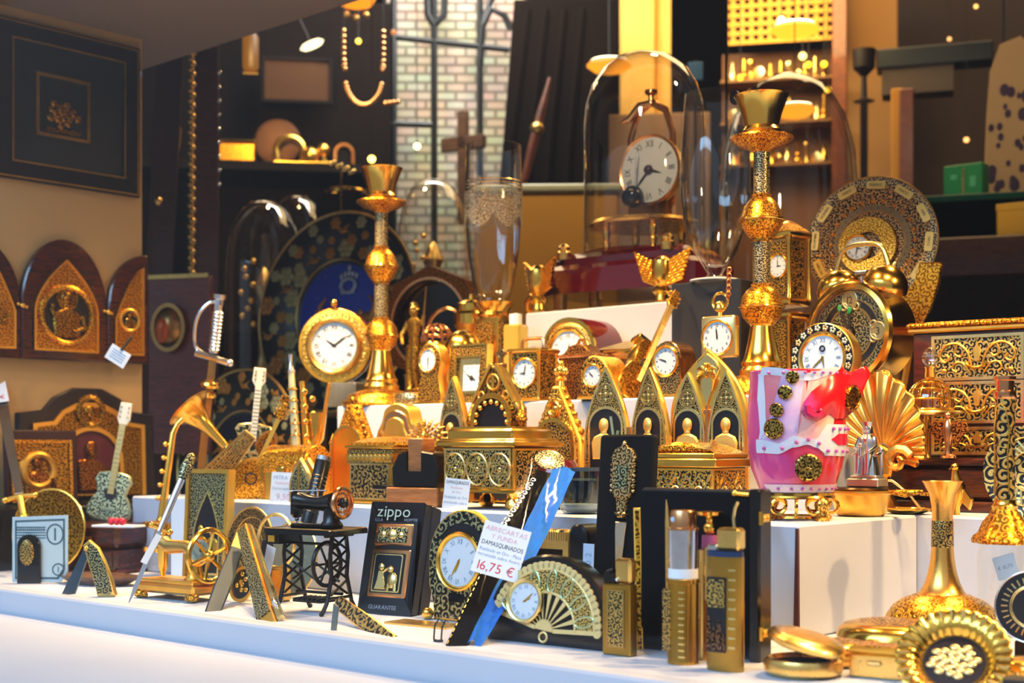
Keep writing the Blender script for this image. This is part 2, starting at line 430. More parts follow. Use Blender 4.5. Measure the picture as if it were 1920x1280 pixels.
DOME = glassm('dome glass', (.95, .93, .90), .05, 1.0, 0, .5)
PANE = glassm('window glass', (.98, .99, 1.0), .008, .075, 0, .5)
PLAST = glassm('clear plastic film', (.97, .98, .99), .012, .20, .10)
BOARD = mat('white foam board', '#c6cad6', 0, .55, .03, 20)

# ---------------------------------------------------------------- shared pieces
def dial(par, x, z, y, r, h=10, m=10, bez=.12, style='tick', face=None, rim=None, hand=None, mk=None, sc=1):
    face = face or WHITE; rim = rim or GOLD; hand = hand or INK; mk = mk or INK
    MB().lathe([(0, 0), (r, 0), (r, .6), (0, .6)], 40, (x, y + .6, z), 'y').put('dial_face', face, par)
    if bez: MB().lathe([(r * .97, -1), (r * (1 + bez), -1), (r * (1 + bez), bez * r * .5), (r * (1 + bez * .6), bez * r * .85), (r * (1 + bez * .1), bez * r * .6), (r * .97, .2), (r * .97, -1)], 44, (x, y, z), 'y').put('bezel', rim, par)
    t = MB(); Y = y - .35
    for i in range(12):
        a = pi / 2 - 2 * pi * i / 12
        if style == 'roman': t.txt(['XII', 'I', 'II', 'III', 'IIII', 'V', 'VI', 'VII', 'VIII', 'IX', 'X', 'XI'][i], r * .30, x + cos(a) * r * .77, z + sin(a) * r * .78, Y, a - pi / 2, asp=.8)
        elif style == 'num': t.txt(str(i or 12), r * .28, x + cos(a) * r * .78, z + sin(a) * r * .78, Y, 0)
        else: t.bar(x + cos(a) * r * .72, z + sin(a) * r * .72, x + cos(a) * r * .86, z + sin(a) * r * .86, r * (.07 if i % 3 == 0 else .04), Y - .1, Y + .2)
    t.put('numeral_ring', mk, par)
    for nm, fr, l, w in (('hour_hand', (h + m / 60) / 12, .48, .085), ('minute_hand', m / 60, .72, .055)):
        a = pi / 2 - 2 * pi * fr
        MB().prism([(x + cos(a + q) * r * k, z + sin(a + q) * r * k) for q, k in ((pi, .13), (-pi / 2, w * .7), (-.10, l * .6), (0, l), (.10, l * .6), (pi / 2, w * .7))], Y - .8, Y - .4).put(nm, hand, par)
def feet(par, w, d, r, mt, z=0, name='foot', squash=1):
    for sx in (-1, 1):
        for sy in (-1, 1):
            MB().lathe([(0, 0), (r * .7, 0), (r, r * .5), (r * .9, r * 1.1), (r * .5, r * 1.5), (r * .7, r * 1.9), (0, r * 1.9)], 14, (sx * w / 2, sy * d / 2, z)).put(name, mt, par)
def figure(m, x, z, h, y, flip=1):
    """a flat half-length figure in relief"""
    m.ball(x, y, z + h * .82, h * .16, 12, .85, .35, 1.1)
    m.ball(x, y, z + h * .64, h * .09, 8, 1, .4, 1.3)
    m.prism([(x - h * .30, z), (x + h * .30, z), (x + h * .33, z + h * .40), (x + h * .26, z + h * .54), (x + h * .08, z + h * .62), (x - h * .08, z + h * .62), (x - h * .26, z + h * .54), (x - h * .33, z + h * .40)], y - h * .05, y + .5, h * .04)
    m.tube([(x + flip * h * .30, y - h * .05, z + h * .46), (x + flip * h * .36, y - h * .07, z + h * .22), (x + flip * h * .10, y - h * .09, z + h * .12)], h * .06, 6)
    return m
def tracery(m, x, z, r, y):
    """a rose window: ring, four lobes, cross and buds"""
    m.torus(x, y, z, r, r * .07, n=28, m=5); m.torus(x, y, z, r * .82, r * .045, n=28, m=5)
    for k in range(4):
        a = pi / 2 * k + pi / 4; m.torus(x + cos(a) * r * .38, y, z + sin(a) * r * .38, r * .30, r * .055, n=16, m=5)
        a = pi / 2 * k; m.bar(x, z, x + cos(a) * r * .72, z + sin(a) * r * .72, r * .09, y - .5, y + .5)
        m.ball(x + cos(a) * r * .62, y, z + sin(a) * r * .62, r * .13, 8, 1, .4, 1)
    m.ball(x, y, z, r * .16, 8, 1, .5, 1)
    return m
def card(name, label, px, Y, z, w, h, psi=35, tilt=0, lean=8, lines=(), py=None, group=None):
    t = T(name, label, 'price card', px, Y, z, psi, tilt, lean, group, py)
    MB().box(-w / 2, w / 2, 0, .9, 0, h).put('sheet', CARD, t)
    for s, size, zz, mt in lines: MB().txt(s, size, 0, zz, -.25, asp=min(1, w * .9 / max(1, sum((GL[c][2] + .09) if c in GL else .34 for c in s) * size))).put('lettering', mt, t)
    return t
def align(p, q):
    d = (Vector(q) - Vector(p)).normalized()
    return Matrix.Translation(p) @ Vector((0, 0, 1)).rotation_difference(d).to_matrix().to_4x4()
XW = -1.75
def TW(name, label, cat, px, py, out=0, lean=0, turn=0, group=None):
    v = dirv(px); d = (XW + out) / v[0]; KS[0] = d / F
    o = bpy.data.objects.new(name, None); COL.objects.link(o); o.empty_display_size = .01
    o.location = (XW + out, v[1] * d, EZ + (HY - py) * d / F); o.rotation_euler = (radians(-lean), 0, pi / 2 + radians(turn))
    return setp(o, label, cat, group)

# ---------------------------------------------------------------- the setting
WALLP = mat('cream wall paint', '#b8935f', 0, .7, .06, 8)
SOFF = mat('grey brown soffit paint', '#7a6a60', 0, .8, .06, 5)
DARKW = mat('dark brown shop wall', '#2a1a0e', 0, .8, .3, 3)
SILL = mat('white window sill paint', '#b9bfcc', 0, .5, .03, 12)
struct('floor', MB().box(-2.4, .55, .775, 1.75, -.03, 0), BOARD)
struct('trim_1', MB().box(-2.3, .6, .752, .775, -.045, .003, .002), SILL)
struct('trim_2', MB().box(-2.3, .6, .45, .752, -.10, -.022, .003), SILL)
struct('wall_left', MB().box(XW - .05, XW, .775, 1.139, 0, .80), WALLP)
struct('ceiling_soffit', MB().box(-2.4, .6, .60, 1.23, .75, .80), SOFF)
struct('wall_front', MB().box(-6, -2.3, .70, .76, -1, 2.6), SOFF)
struct('wall_front', MB().box(.6, 1.6, .70, .76, -1, 2.6), SOFF)
struct('wall_front', MB().box(-2.3, .6, .70, .76, .80, 2.6), SOFF)
struct('wall_back', MB().box(-6, 1.6, 5.4, 5.5, -1, 2.6), DARKW)
struct('wall_side', MB().box(-6.1, -6, .7, 5.5, -1, 2.6), DARKW)
struct('wall_right', MB().box(1.5, 1.6, .7, 5.5, -1, 2.6), DARKW)
struct('ceiling', MB().box(-6, 1.6, .7, 5.5, 2.5, 2.6), DARKW)
struct('floor_shop', MB().box(-6, 1.6, .78, 5.5, -1.05, -1), DARKW)
struct('window_1', MB().box(-2.28, .58, .760, .766, .004, .749), PANE)
def riser(label, x0, x1, y0, y1, z0, z1, m=None):
    KS[0] = 1; o = MB().box(x0, x1, y0, y1, z0, z1, .002).put('display_riser', m or BOARD, None)
    return setp(o, label, 'display riser', 'white risers of the window display' if m is None else None)
riser('lowest white riser carrying the jewel boxes and the pink vase', -1.56, -.585, 1.0, 1.215, 0, Z1)
setp(MB().prism([(-.5885, .004), (-.5835, .004), (-.5845, Z1 - .003), (-.5865, Z1 - .003)], .9975, 1.0).put('seam', mat('dark red seam', '#4a1410', 0, .7), LAST[0]), 'dark red seam', None)
riser('wide white riser under the dark wood base and chest of drawers', -.698, .3, 1.2165, 1.74, 0, Z1)
riser('middle white riser carrying the row of small clocks and candlesticks', -1.41, -.70, 1.2165, 1.74, 0, Z2)
riser('small white riser behind the clocks carrying the octagonal bronze frame', -1.64, -1.411, 1.43, 1.74, 0, Z2)
riser('topmost white riser carrying the glass domed clock', -1.237, -.985, 1.40, 1.73, Z2 + .0005, Z3)
riser('black block holding the icons against the cream wall', XW, XW + .09, .80, 1.138, 0, .08, BLACK)

# ---------------------------------------------------------------- cream wall
t = TW('framed_picture', 'square dark framed picture of gilt figures hanging on the cream wall', 'picture', 128, 352)
MB().ring(rect(298, 290), rect(236, 228, 0, 31), -9, 0).put('frame', mat('black brown lacquer frame', '#150d0e', 0, .3), t)
g = MB()
for w, h in ((292, 284), (234, 226)): g.ring(rect(w, h, 0, 145 - h / 2), rect(w - 6, h - 6, 0, 148 - h / 2), -10.4, -8)
g.put('gilt_line', OLD, t)
MB().box(-118, 118, -4, -1, 31, 259).put('mat_board', mat('dark blue green mat', '#0b141b', 0, .6), t)
MB().ring(rect(110, 116, -14, 88), rect(98, 104, -14, 94), -8, -3).put('inner_frame', OLD, t)
m = MB()
for i in range(16):
    a = i * 2.4; r = 5 + 2.1 * i; m.ball(-14 + cos(a) * r * .95, -6, 134 + sin(a) * r * .62, 10 - i * .2, 10, 1, .4, 1)
m.box(-50, 22, -7, -3, 98, 106).put('gilt_relief', RELO, t)
solo(MB().box(-17, 17, 0, 1, -5, 5), CARD, 'price_tag', 'small blank white tag stuck to the side of the dark picture frame', 'price tag', 250, 1.128, py=140, psi=30)

t = TW('triptych_icon', 'dark wood triptych with three pointed gilt panels on the cream wall', 'icon', 117, 676, .004)
def leaf(par, name, x, w, h, pw, ph, half=0):
    if half:   # a side leaf is half an arch, highest at its outer edge
        s = half; q = [(x + s * w / 2 * (1 - 2 * (i / 14)), h * .46 + h * .54 * sqrt(max(0, 1 - (i / 14) ** 2))) for i in range(15)]
        o = [(x + s * (pw / 2 - pw * (i / 14)), 16 + ph * .40 + ph * .60 * (1 - (i / 14) ** 1.6)) for i in range(15)]
        fx = lambda P, b_: [(x - s * (w if b_ < 5 else pw) / 2, b_), (x + s * (w if b_ < 5 else pw) / 2, b_)] + P
        q = fx(q, 0); o = fx(o, 16)
        if s < 0: q = q[::-1]; o = o[::-1]
    else: q = rarch(w, h, 0, x, 20, h * .56); o = gothic(pw, ph, ph * .42, 16, x, 14)
    l = MB().prism(q, -12, 0, 3).put(name, WOOD, par)
    MB().prism(o, -15, -12).put('gilt_panel', RELG, l)
    q = inset(o, 4); MB().ring(o, q, -18, -12).put('gilt_border', GOLDS, l)
    return l
c = leaf(t, 'centre_leaf', 0, 176, 226, 132, 172)
MB().lathe([(0, 0), (49, 0), (49, 3), (0, 3)], 40, (0, -13, 84), 'y').put('medallion_ground', NICHE, c)
MB().torus(0, -17, 84, 52, 6, n=40).put('medallion_ring', RELG, c)
m = figure(MB(), 0, 42, 88, -17); m.torus(0, -18, 115, 20, 2.2, n=24); m.lathe([(0, 0), (19, 0), (19, 1), (0, 1)], 24, (0, -15.6, 115), 'y')
m.tube([(-26, -20, 78), (-34, -21, 92), (-32, -21, 102)], 4, 6).put('saint_relief', RELO, c)
r = leaf(t, 'side_leaf', 134, 90, 214, 64, 172, 1)
MB().torus(134, -17, 84, 20, 3.4).put('medallion_ring', GOLDS, r)
MB().prism(star(4, 22, 12, 134, 84), -16.6, -15).put('medallion_ground', NICHE, r)
figure(MB(), 134, 70, 30, -17).put('saint_relief', RELO, r)
r = leaf(t, 'side_leaf', -134, 90, 214, 64, 172, -1); figure(MB(), -134, 60, 44, -17).put('saint_relief', RELO, r)
for x in (-88, 88): MB().ball(x, -14, 96, 5).ball(x - 8, -14, 98, 3.4).ball(x + 8, -14, 94, 3.4).put('clasp', GOLD, t)
t = T('price_tag', 'white hanging tag on a dark cord in front of the wooden triptych', 'price tag', 213, .98, py=680, psi=20, tilt=32)
MB().box(-21, 21, 0, 1, 0, 30).put('sheet', CARD, t)
MB().tube([(0, 0, 28), (4, 0, 60)], 3).put('cord', mat('olive cord', '#3c3010', 0, .7), t)
m = MB()
for i in range(4): m.box(-14, 14, -.5, 0, 7 + i * 5, 8.4 + i * 5)
m.put('lettering', BLUEI, t)

t = TW('arched_icon', 'arched icon with gilt surround and maroon niche at the cream wall', 'icon', 163, 936, .003, 2)
o = [(-142, 0), (142, 0), (142, 160), (92, 166), (70, 190), (30, 208), (-30, 208), (-70, 190), (-92, 166), (-142, 160)]
MB().prism(o, -12, 0, 3).put('board', mat('dark navy lacquer', '#120b16', 0, .35), t)
o2 = [(x * .82, 6 + z * .84) for x, z in o]; MB().prism(o2, -16, -12, 2).put('gilt_surround', RELO, t)
MB().ring(o2, [(x * .93, 6 + (z - 6) * .95) for x, z in o2], -19, -14).put('gilt_border', GOLDS, t)
MB().prism(rarch(128, 122, 10), -17.5, -15).put('niche', mat('crimson enamel', '#4d0a1e', 0, .4), t)
MB().ring(rarch(134, 128, 8), rarch(118, 118, 10), -21, -15).put('niche_arch', GOLDS, t)
m = figure(MB(), 0, 14, 96, -20); m.ball(-18, -20, 62, 15, 10, 1, .4, 1).put('saint_relief', RELB, t)
MB().torus(0, -18, 164, 26, 6, n=20).ball(0, -17, 164, 12, 8, 1, .4, 1).put('pediment_ornament', RELO, t)
t = TW('square_icon', 'square icon in a maroon frame with gilt halo beside the arched icon', 'icon', 76, 944, .022, 3)
MB().box(-74, 74, -10, 0, 0, 138, 3).put('board', mat('maroon board', '#2d0811', 0, .4), t)
MB().box(-64, 58, -14, -10, 4, 118).put('gilt_cover', RELO, t); MB().ring(rect(124, 116, -3, 3), rect(112, 104, -3, 9), -17, -12).put('gilt_border', RELG, t)
MB().torus(-12, -16, 62, 30, 7, n=28).put('halo', GOLDS, t)
figure(MB(), -12, 8, 84, -16).put('saint_relief', RELB, t)

# ---------------------------------------------------------------- front row towards the cream wall
t, L = T2('letter_opener', 'grey bladed sword letter opener with white tag beside the cream wall', 'letter opener', (44, 968, .86), (-8, 690, .93))
MB().prism([(-7, 60), (7, 60), (11, L * .8), (0, L), (-11, L * .8)], -2, 2).put('blade', STEEL, t)
MB().tube([(-26, 0, 48), (0, 0, 52), (26, 0, 48)], 5, 8).ball(-26, 0, 48, 6).ball(26, 0, 48, 6).put('guard', GOLD, t)
MB().tube([(0, 0, 0), (0, 0, 48)], 6, 8).ball(0, 0, -2, 8).put('grip', GOLDS, t)
k = MB().box(-13, 13, -6, -5, L - 110, L - 30).put('tag', CARD, t); MB().txt('€', 16, 2, L - 96, -6.4).put('lettering', RED, k)
t = T('money_clip', 'black clip with gold oval holding a folded dollar note at the sill', 'money clip', 74, .83, 0, 22)
o = [(-52, 2), (40, 2), (54, 22), (54, 128), (-52, 124)]
b = MB().prism(o, 0, 3).put('banknote', mat('pale banknote paper', '#bccfd2', 0, .7), t)
m = MB(); m.ring([(x * .90 + 0, z * .9 + 6) for x, z in o], [(x * .84, z * .84 + 10) for x, z in o], -.5, .5)
for i in range(5): m.box(-44, 12, -.5, .2, 84 + i * 5, 86 + i * 5)
for i in range(14): m.box(-44 + i * 4, -42.6 + i * 4, -.5, .2, 98, 106)
m.ring(ell(17, 20, 20, 30, 92), ell(14, 17, 20, 30, 92), -.5, .3).ring(ell(12, 12, 20, 36, 26), ell(9.5, 9.5, 20, 36, 26), -.5, .3)
m.txt('1', 34, 30, 92, -.6).txt('1', 16, 36, 26, -.6).put('print', mat('grey green ink', '#43606a', 0, .7), b)
MB().prism(rarch(44, 92, 0, -18), -9, -2, 2).put('clip', BLACK, t)
MB().lathe([(0, 3), (10, 3), (13, 1.5), (14, 0), (0, 0)], 28, (-21, -9, 58), 'y', 1, 1).xf(Matrix.Translation((0, 0, 58)) @ Matrix.Scale(1.75, 4, (0, 0, 1)) @ Matrix.Translation((0, 0, -58))).put('gold_oval', DAMF, t)
t = T('gold_tray', 'round gilt tray standing on edge behind the folded dollar note', 'tray', 88, .90, 0, 35, lean=8)
MB().lathe([(0, 0), (66, 0), (78, 4), (80, 8), (76, 8), (64, 3), (0, 2)], 40, (0, 0, 80), 'y').put('plate', RELO, t)
MB().torus(0, -7, 80, 78, 2.5).put('rim', GOLD, t)
t = T('wooden_box', 'dark polished wooden box with two drawers beneath the small guitar', 'jewel box', 198, .965, 0, 42)
MB().box(-64, 64, -42, 42, 4, 46, 3).put('body', WOOD, t); MB().box(-72, 72, -50, 50, 0, 8, 3).put('plinth', WOOD, t)
d = MB().box(-70, 70, -48, 48, 48, 92, 8).put('lid', WOOD, t); MB().box(-9, 9, -51, -48, 62, 68).put('clasp', GOLDS, d)
d = MB().box(-54, 54, -44, -42, 12, 42, 1).put('drawer', WOOD, t); MB().ball(0, -47, 28, 5, 8, 1.6, 1, 1).put('knob', GOLDS, d)
topz = 92 * KS[0]
t = T('guitar_figurine', 'miniature mother of pearl guitar with white headstock on the wooden box', 'miniature guitar', 200, .975, topz, 22, 8, 6)
PEARL = dam('green mother of pearl', '#b7c6a4', '#22362c', 5, 12, -.2, .2, .2, .0, .2)
def gtr(t, L, bw, bmat, nk, hd, rimm):
    bl = L * .42
    prof = [(0, 0), (.34, .02), (.5, .12), (.5, .28), (.42, .44), (.33, .56), (.36, .70), (.42, .82), (.36, .95), (.12, 1)]
    o = [(x * bw, z * bl) for x, z in prof] + [(-x * bw, z * bl) for x, z in prof[::-1][:-1]]
    MB().prism(o, -4, 6, 2).put('body', rimm, t); MB().prism(inset(o, 3), -4.8, -3.8).put('soundboard', bmat, t)
    MB().lathe([(0, 0), (bw * .15, 0), (bw * .15, .6), (0, .6)], 20, (0, -4.7, bl * .56), 'y').put('sound_hole', INK, t)
    n = MB().box(-bw * .07, bw * .07, -7, -3.5, bl * .55, L * .82).put('neck', nk, t)
    m = MB()
    for i in range(14): m.box(-bw * .07, bw * .07, -7.4, -7, bl * .62 + i * (L * .80 - bl * .62) / 14, bl * .62 + i * (L * .80 - bl * .62) / 14 + .9)
    m.put('fret', OLD, n)
    h = MB().prism([(-bw * .08, L * .81), (bw * .08, L * .81), (bw * .15, L * .86), (bw * .13, L), (-bw * .13, L), (-bw * .15, L * .86)], -6, -2, 1).put('headstock', hd, t)
    m = MB()
    for s in (-1, 1):
        for i in range(3): m.ball(s * bw * .09, -6.5, L * (.88 + .04 * i), 1.8, 8)
    m.put('tuning_peg', OLD, h)
    MB().box(-bw * .16, bw * .16, -6.5, -4.5, bl * .22, bl * .27).put('bridge', rimm, t)
PW = mat('cream white enamel', '#e6dfc8', 0, .35)
gtr(t, 226, 84, PEARL, mat('pale fretboard', '#b9a76c', .2, .4), PW, mat('silver green rim', '#98a58a', .5, .3))
t = T('trinket_box', 'clear plastic box with red beads inside on top of the wooden box', 'box', 222, .925, topz * .98, 35)
MB().box(-46, 46, -20, 20, 1, 5, 1).put('tray', CARD, t); MB().box(-46, 46, -20, 20, 5, 32, 1).put('cover', PLAST, t)
for i in range(3): MB().ball(-10 + i * 12, -8, 12, 7, 12).put('bead', mat('crimson bead', '#d01238', 0, .3), t)
t = T('folding_knife', 'open folding knife with green gold handle standing at the window lip', 'folding knife', 172, .795, 0, 28)
o = [(-16, 96), (-4, 106), (14, 92), (30, 62), (42, 32), (50, 4), (44, 0), (14, 0), (8, 22), (-4, 58)]
MB().prism(o, -5, 5, 2).put('handle', BRASS, t); MB().prism(inset(o, 6), -6, -4).put('inlay', DAMG, t)
MB().prism([(-14, 92), (-4, 84), (-34, 4), (-62, 0)], -2, 3).put('blade', mat('blue grey steel', '#4a5c6a', .9, .35), t)
MB().ball(-8, -6, 90, 5).put('pivot', GOLD, t)
t = T('leaf_dish', 'flat brown carved leaf dish lying behind the green folding knife', 'dish', 186, .87, 0, 45)
MB().lathe([(0, 3), (60, 4), (86, 16), (92, 18), (88, 12), (62, 0), (0, 0)], 36, sy=.5, wob=lambda a: 1 + .05 * cos(9 * a)).put('dish', woodm('carved brown wood', '#3a2312', '#6d4524', .45), t)
MB().tube([(-70, 0, 6), (0, 0, 7), (72, 0, 8)], 3).put('leaf_vein', BRONZE, t)
t, L = T2('letter_opener', 'long thin sword letter opener with white slip leaning on the gilt clock base', 'letter opener', (238, 1138, .785), (362, 848, .862))
MB().prism([(0, 0), (4, L * .12), (5, L * .5), (-5, L * .5), (-4, L * .12)], -1.5, 1.5).put('blade', STEEL, t)
MB().tube([(0, 0, L * .48), (0, 0, L * .82)], [6, 7], 10).put('grip', SILVER, t)
MB().tube([(-18, 0, L * .5), (18, 0, L * .5)], 5).ball(-18, 0, L * .5, 6).ball(18, 0, L * .5, 6).put('guard', GOLD, t)
MB().lathe([(0, L * .82), (9, L * .83), (12, L * .9), (8, L * .98), (0, L)], 14, sy=.6).put('pommel', DAMG, t)
MB().bar(-4, L * .27, 2, L * .46, 12, -4, -3).put('tag', CARD, t)

# gilt miniature sewing machine holding a clock
t = T('sewing_machine_clock', 'gilt miniature sewing machine with spoked wheel and blue white dial', 'clock', 338, .845, 0, 50)
MB().box(-82, 82, -40, 40, 12, 30, 5).box(-76, 76, -36, 36, 30, 38, 2).put('base', GOLDS, t)
for sx in (-1, 1):
    for sy in (-1, 1): MB().ball(sx * 74, sy * 34, 9, 10, 10, 1.4, 1.2, .9).ball(sx * 60, sy * 34, 7, 6, 8).put('foot', RELG, t)
MB().lathe([(22, 38), (16, 44), (13, 60), (15, 84), (11, 92)], 18, (42, 0, 0)).put('pillar', GOLD, t)
MB().tube([(44, 0, 88), (20, 0, 98), (-30, 0, 96), (-48, 0, 104)], [15, 12, 14, 14], 14).put('arm', OLD, t)
MB().tube([(-50, 0, 112), (-50, 0, 60), (-50, 0, 40)], [12, 9, 4], 12).ball(-50, 0, 118, 9).put('needle_head', GOLD, t)
w = MB().torus(80, 0, 84, 48, 5, 'x', 36).put('wheel', GOLD, t)
m = MB()
for i in range(6):
    a = i * pi / 3 + .3; m.tube([(80, cos(a) * 6, 84 + sin(a) * 6), (80, cos(a) * 46, 84 + sin(a) * 46)], [4.5, 3], 6)
m.ball(80, 0, 84, 11).put('spoke', GOLD, w)
MB().lathe([(0, 0), (26, 0), (28, 4), (24, 7), (0, 7)], 28, (54, -6, 92), 'x').put('dial_case', GOLD, t)
MB().lathe([(0, 0), (22, 0), (22, 1), (0, 1)], 28, (61, -6, 92), 'x').put('dial_face', mat('pale blue dial', '#a9d3e6', 0, .4), t)
MB().box(62, 63, -7, -5, 92, 108).box(62, 63, -6, 6, 91, 93).put('hand', INK, t)
t = T('damascene_plaque', 'tall gold framed plaque with dark arched damascene scene behind the gilt wheel', 'plaque', 386, .945, 0, 46, lean=3)
MB().ring(rect(112, 218), rect(96, 202, 0, 8), -8, 10).put('frame', GOLDS, t); MB().box(-48, 48, -3, 8, 8, 210).put('panel', DAMG, t)
MB().prism(gothic(66, 150, 60, 24), -4.2, -3).put('arch_ground', NICHE, t)
m = figure(MB(), -14, 60, 54, -5); figure(m, 16, 60, 50, -5, -1).put('figure_relief', GOLD, t)
MB().ring(gothic(72, 158, 62, 20), gothic(64, 148, 60, 24), -5.5, -3).put('arch_border', PALE, t)
t = T('display_card', 'plain white backing card behind the gold framed plaque', 'display card', 336, .975, 0, 48)
MB().box(-22, 22, 0, 5, 0, 150).put('sheet', CARD, t)

# ---------------------------------------------------------------- instruments on the lowest riser
t = T('gramophone', 'miniature gilt gramophone with flaring horn on a pale square base', 'gramophone', 402, 1.07, Z1, 40)
MB().box(-40, 40, -30, 30, 0, 34, 3).put('base', DAMG, t); MB().box(-46, 46, -35, 35, 34, 44, 3).put('platter_board', GOLDS, t)
MB().tube(CR([(30, 0, 44), (34, 0, 80), (26, 0, 96)]), 6, 10).put('tone_arm', GOLD, t)
MB().lathe([(7, 0), (9, 30), (14, 60), (24, 84), (40, 100), (46, 103), (38, 99), (22, 82), (12, 58), (7, 28)], 36).xf(align((28, 0, 92), (-34, -22, 158))).put('horn', GOLD, t)
t, L = T2('trumpet_figurine', 'miniature gold wind instrument with side keys standing by the plaque', 'miniature trumpet', (302, 978, .98), (328, 784, 1.0))
MB().tube([(0, 0, 0), (0, 0, L * .85), (6, 0, L * .95), (14, 0, L)], [8, 6, 5, 6], 10).put('body', GOLD, t)
m = MB()
for i in range(5): m.ball(-11, -2, L * (.22 + .13 * i), 5, 8).tube([(-11, -2, L * (.22 + .13 * i)), (0, 0, L * (.22 + .13 * i))], 2, 6)
m.put('key', GOLD, t); MB().lathe([(14, -14), (34, -12), (34, -4), (10, 2), (8, 8)], 20).put('bell', RELG, t)
MB().lathe([(0, -58), (26, -58), (28, -50), (12, -44), (8, -14), (0, -14)], 18).put('stand', GOLD, t)
t, L = T2('sword_figurine', 'miniature sword with ribbed silver grip and curved knuckle guard standing upright', 'miniature sword', (372, 925, 1.10), (412, 552, 1.10))
MB().box(-7, 7, -2, 2, 0, L * .68).put('blade', BRONZE, t)
m = MB()
for i in range(11): m.lathe([(9, 0), (12, 3.4), (9, 6.8)], 14, (0, 0, L * .72 + i * 6.8))
m.lathe([(9, 0), (8, L * .24)], 12, (0, 0, L * .71)).put('grip', SILVER, t)
MB().lathe([(0, L * .95), (10, L * .95), (9, L * .975), (12, L * .98), (12, L), (0, L)], 14).put('pommel', SILVER, t)
MB().tube(CR([(6, 0, L * .96), (-16, 0, L * .955), (-34, 0, L * .89), (-38, 0, L * .80), (-30, 0, L * .72), (0, 0, L * .69)]), 3.6, 8).put('knuckle_guard', SILVER, t)
MB().tube([(-34, 0, L * .70), (0, 0, L * .685), (28, 0, L * .67)], 6).ball(32, 0, L * .67, 7).put('cross_guard', SILVER, t)
MB().torus(0, 0, L * .55, 12, 7, 'z', 16).torus(0, 0, L * .5, 9, 6, 'z', 16).put('collar', GOLD, t)
t, L = T2('guitar_figurine', 'miniature guitar with tall white neck among the gold instruments', 'miniature guitar', (470, 868, 1.09), (488, 690, 1.10))
gtr(t, L, 84, dam('pale green scrolls', '#c9c08a', '#182b1c', 8, 14, 0, .3, .2, .3, .6), PW, PW, PALE)
MB().box(-16, 16, -6, 14, -44, 6).put('stand', GOLD, t)
def mando(t, L, w, m1, m2):
    o = [(w * .5 * sin(pi * i / 16) * (1.15 - .3 * i / 16), L * .46 * (1 - cos(pi * i / 16)) / 2) for i in range(17)]
    o = o + [(-x, z) for x, z in o[::-1][1:-1]]
    b = MB().prism(o, -5, 4).prism(inset(o, 6), 4, 18).put('body', m1, t); MB().prism(inset(o, 5), -6, -5).put('soundboard', m2, t)
    MB().torus(0, -6, L * .26, w * .14, 1.6, n=16).put('sound_hole', INK, t)
    MB().box(-4, 4, -7, -1, L * .40, L * .85).put('neck', m1, t)
    h = MB().prism([(-5, L * .84), (5, L * .84), (9, L * .9), (4, L), (-4, L), (-9, L * .9)], -5, 1, 1).put('headstock', m2, t)
    g = MB()
    for s in (-1, 1):
        for i in range(3): g.ball(s * 11, -2, L * (.88 + .04 * i), 2.6, 6)
    g.put('tuning_peg', GOLD, h)
t, L = T2('mandolin_figurine', 'small polished gold mandolin leaning in front of the white necked guitar', 'miniature mandolin', (448, 945, 1.03), (536, 756, 1.06))
mando(t, L, 74, GOLD, RELG)
t, L = T2('violin_figurine', 'slim brown and gold violin leaning behind the treasure chest', 'miniature violin', (486, 862, 1.10), (542, 742, 1.12))
mando(t, L, 40, OLD, RELO)
t, L = T2('harp_figurine', 'small gilt strung instrument lying low below the gramophone horn', 'miniature zither', (388, 912, 1.02), (470, 812, 1.06))
MB().prism([(-30, 0), (26, 0), (14, L), (-12, L)], -4, 6, 2).put('body', OLD, t)
MB().prism([(-24, 6), (20, 6), (10, L - 6), (-8, L - 6)], -5, -3).put('soundboard', DAMW, t)
m = MB()
for i in range(6): m.tube([(-16 + 6 * i, -7, 10), (-7 + 3 * i, -7, L - 10)], .8, 5)
m.put('string', PALE, t)
t, L = T2('clarinet_figurine', 'slender white and gold clarinet standing beside the yellow faced round clock', 'miniature clarinet', (556, 842, 1.10), (544, 664, 1.10))
MB().tube([(0, 0, 0), (0, 0, L * .62), (0, 0, L * .8)], [9, 7, 6], 12).put('body', mat('white gold enamel', '#e8dca6', .5, .25), t)
MB().lathe([(6, L * .8), (8, L * .82), (5, L * .86), (3, L * .92), (4, L), (0, L)], 12).put('mouthpiece', SILVER, t)
m = MB()
for i in range(5): m.torus(0, 0, L * (.15 + .12 * i), 8.5, 1.6, 'z', 14, 6).ball(0, -9, L * (.2 + .11 * i), 2.6, 6)
m.put('key', GOLD, t)
t, L = T2('saxophone_figurine', 'gold saxophone with rows of round keys beside the white clarinet', 'miniature saxophone', (572, 842, 1.11), (566, 715, 1.11))
MB().tube([(26, -4, L * .52), (24, -4, L * .15), (14, 0, 0), (4, 0, L * .08), (2, 0, L * .5), (0, 0, L)], [18, 12, 10, 9, 7, 5], 12).put('body', GOLD, t)
m = MB()
for i in range(7): m.ball(4 + 14 * (i % 2), -9, L * (.18 + .11 * i), 6, 8, 1, .6, 1)
m.put('key', GOLD, t)
t, L = T2('bow_figurine', 'thin gold bow standing between the price card and the glass block', 'miniature bow', (594, 842, 1.12), (617, 718, 1.12))
MB().tube([(0, 0, 0), (2, 0, L * .5), (0, 0, L)], [5, 3.6, 3], 8).put('stick', GOLDS, t); MB().box(4, 6, -1, 1, 4, L - 4).put('hair', PALE, t)
card('price_card', 'white price card with 17 in pink behind the treasure chest', 584, 1.125, None, 36, 46, 30, 14, 6, [('17', 20, 16, PINKI), ('+50', 11, 34, BLUEI)], py=828)
t = T('treasure_chest', 'gold treasure chest with arched embossed lid on the lowest riser', 'jewel box', 553, 1.065, Z1, 46)
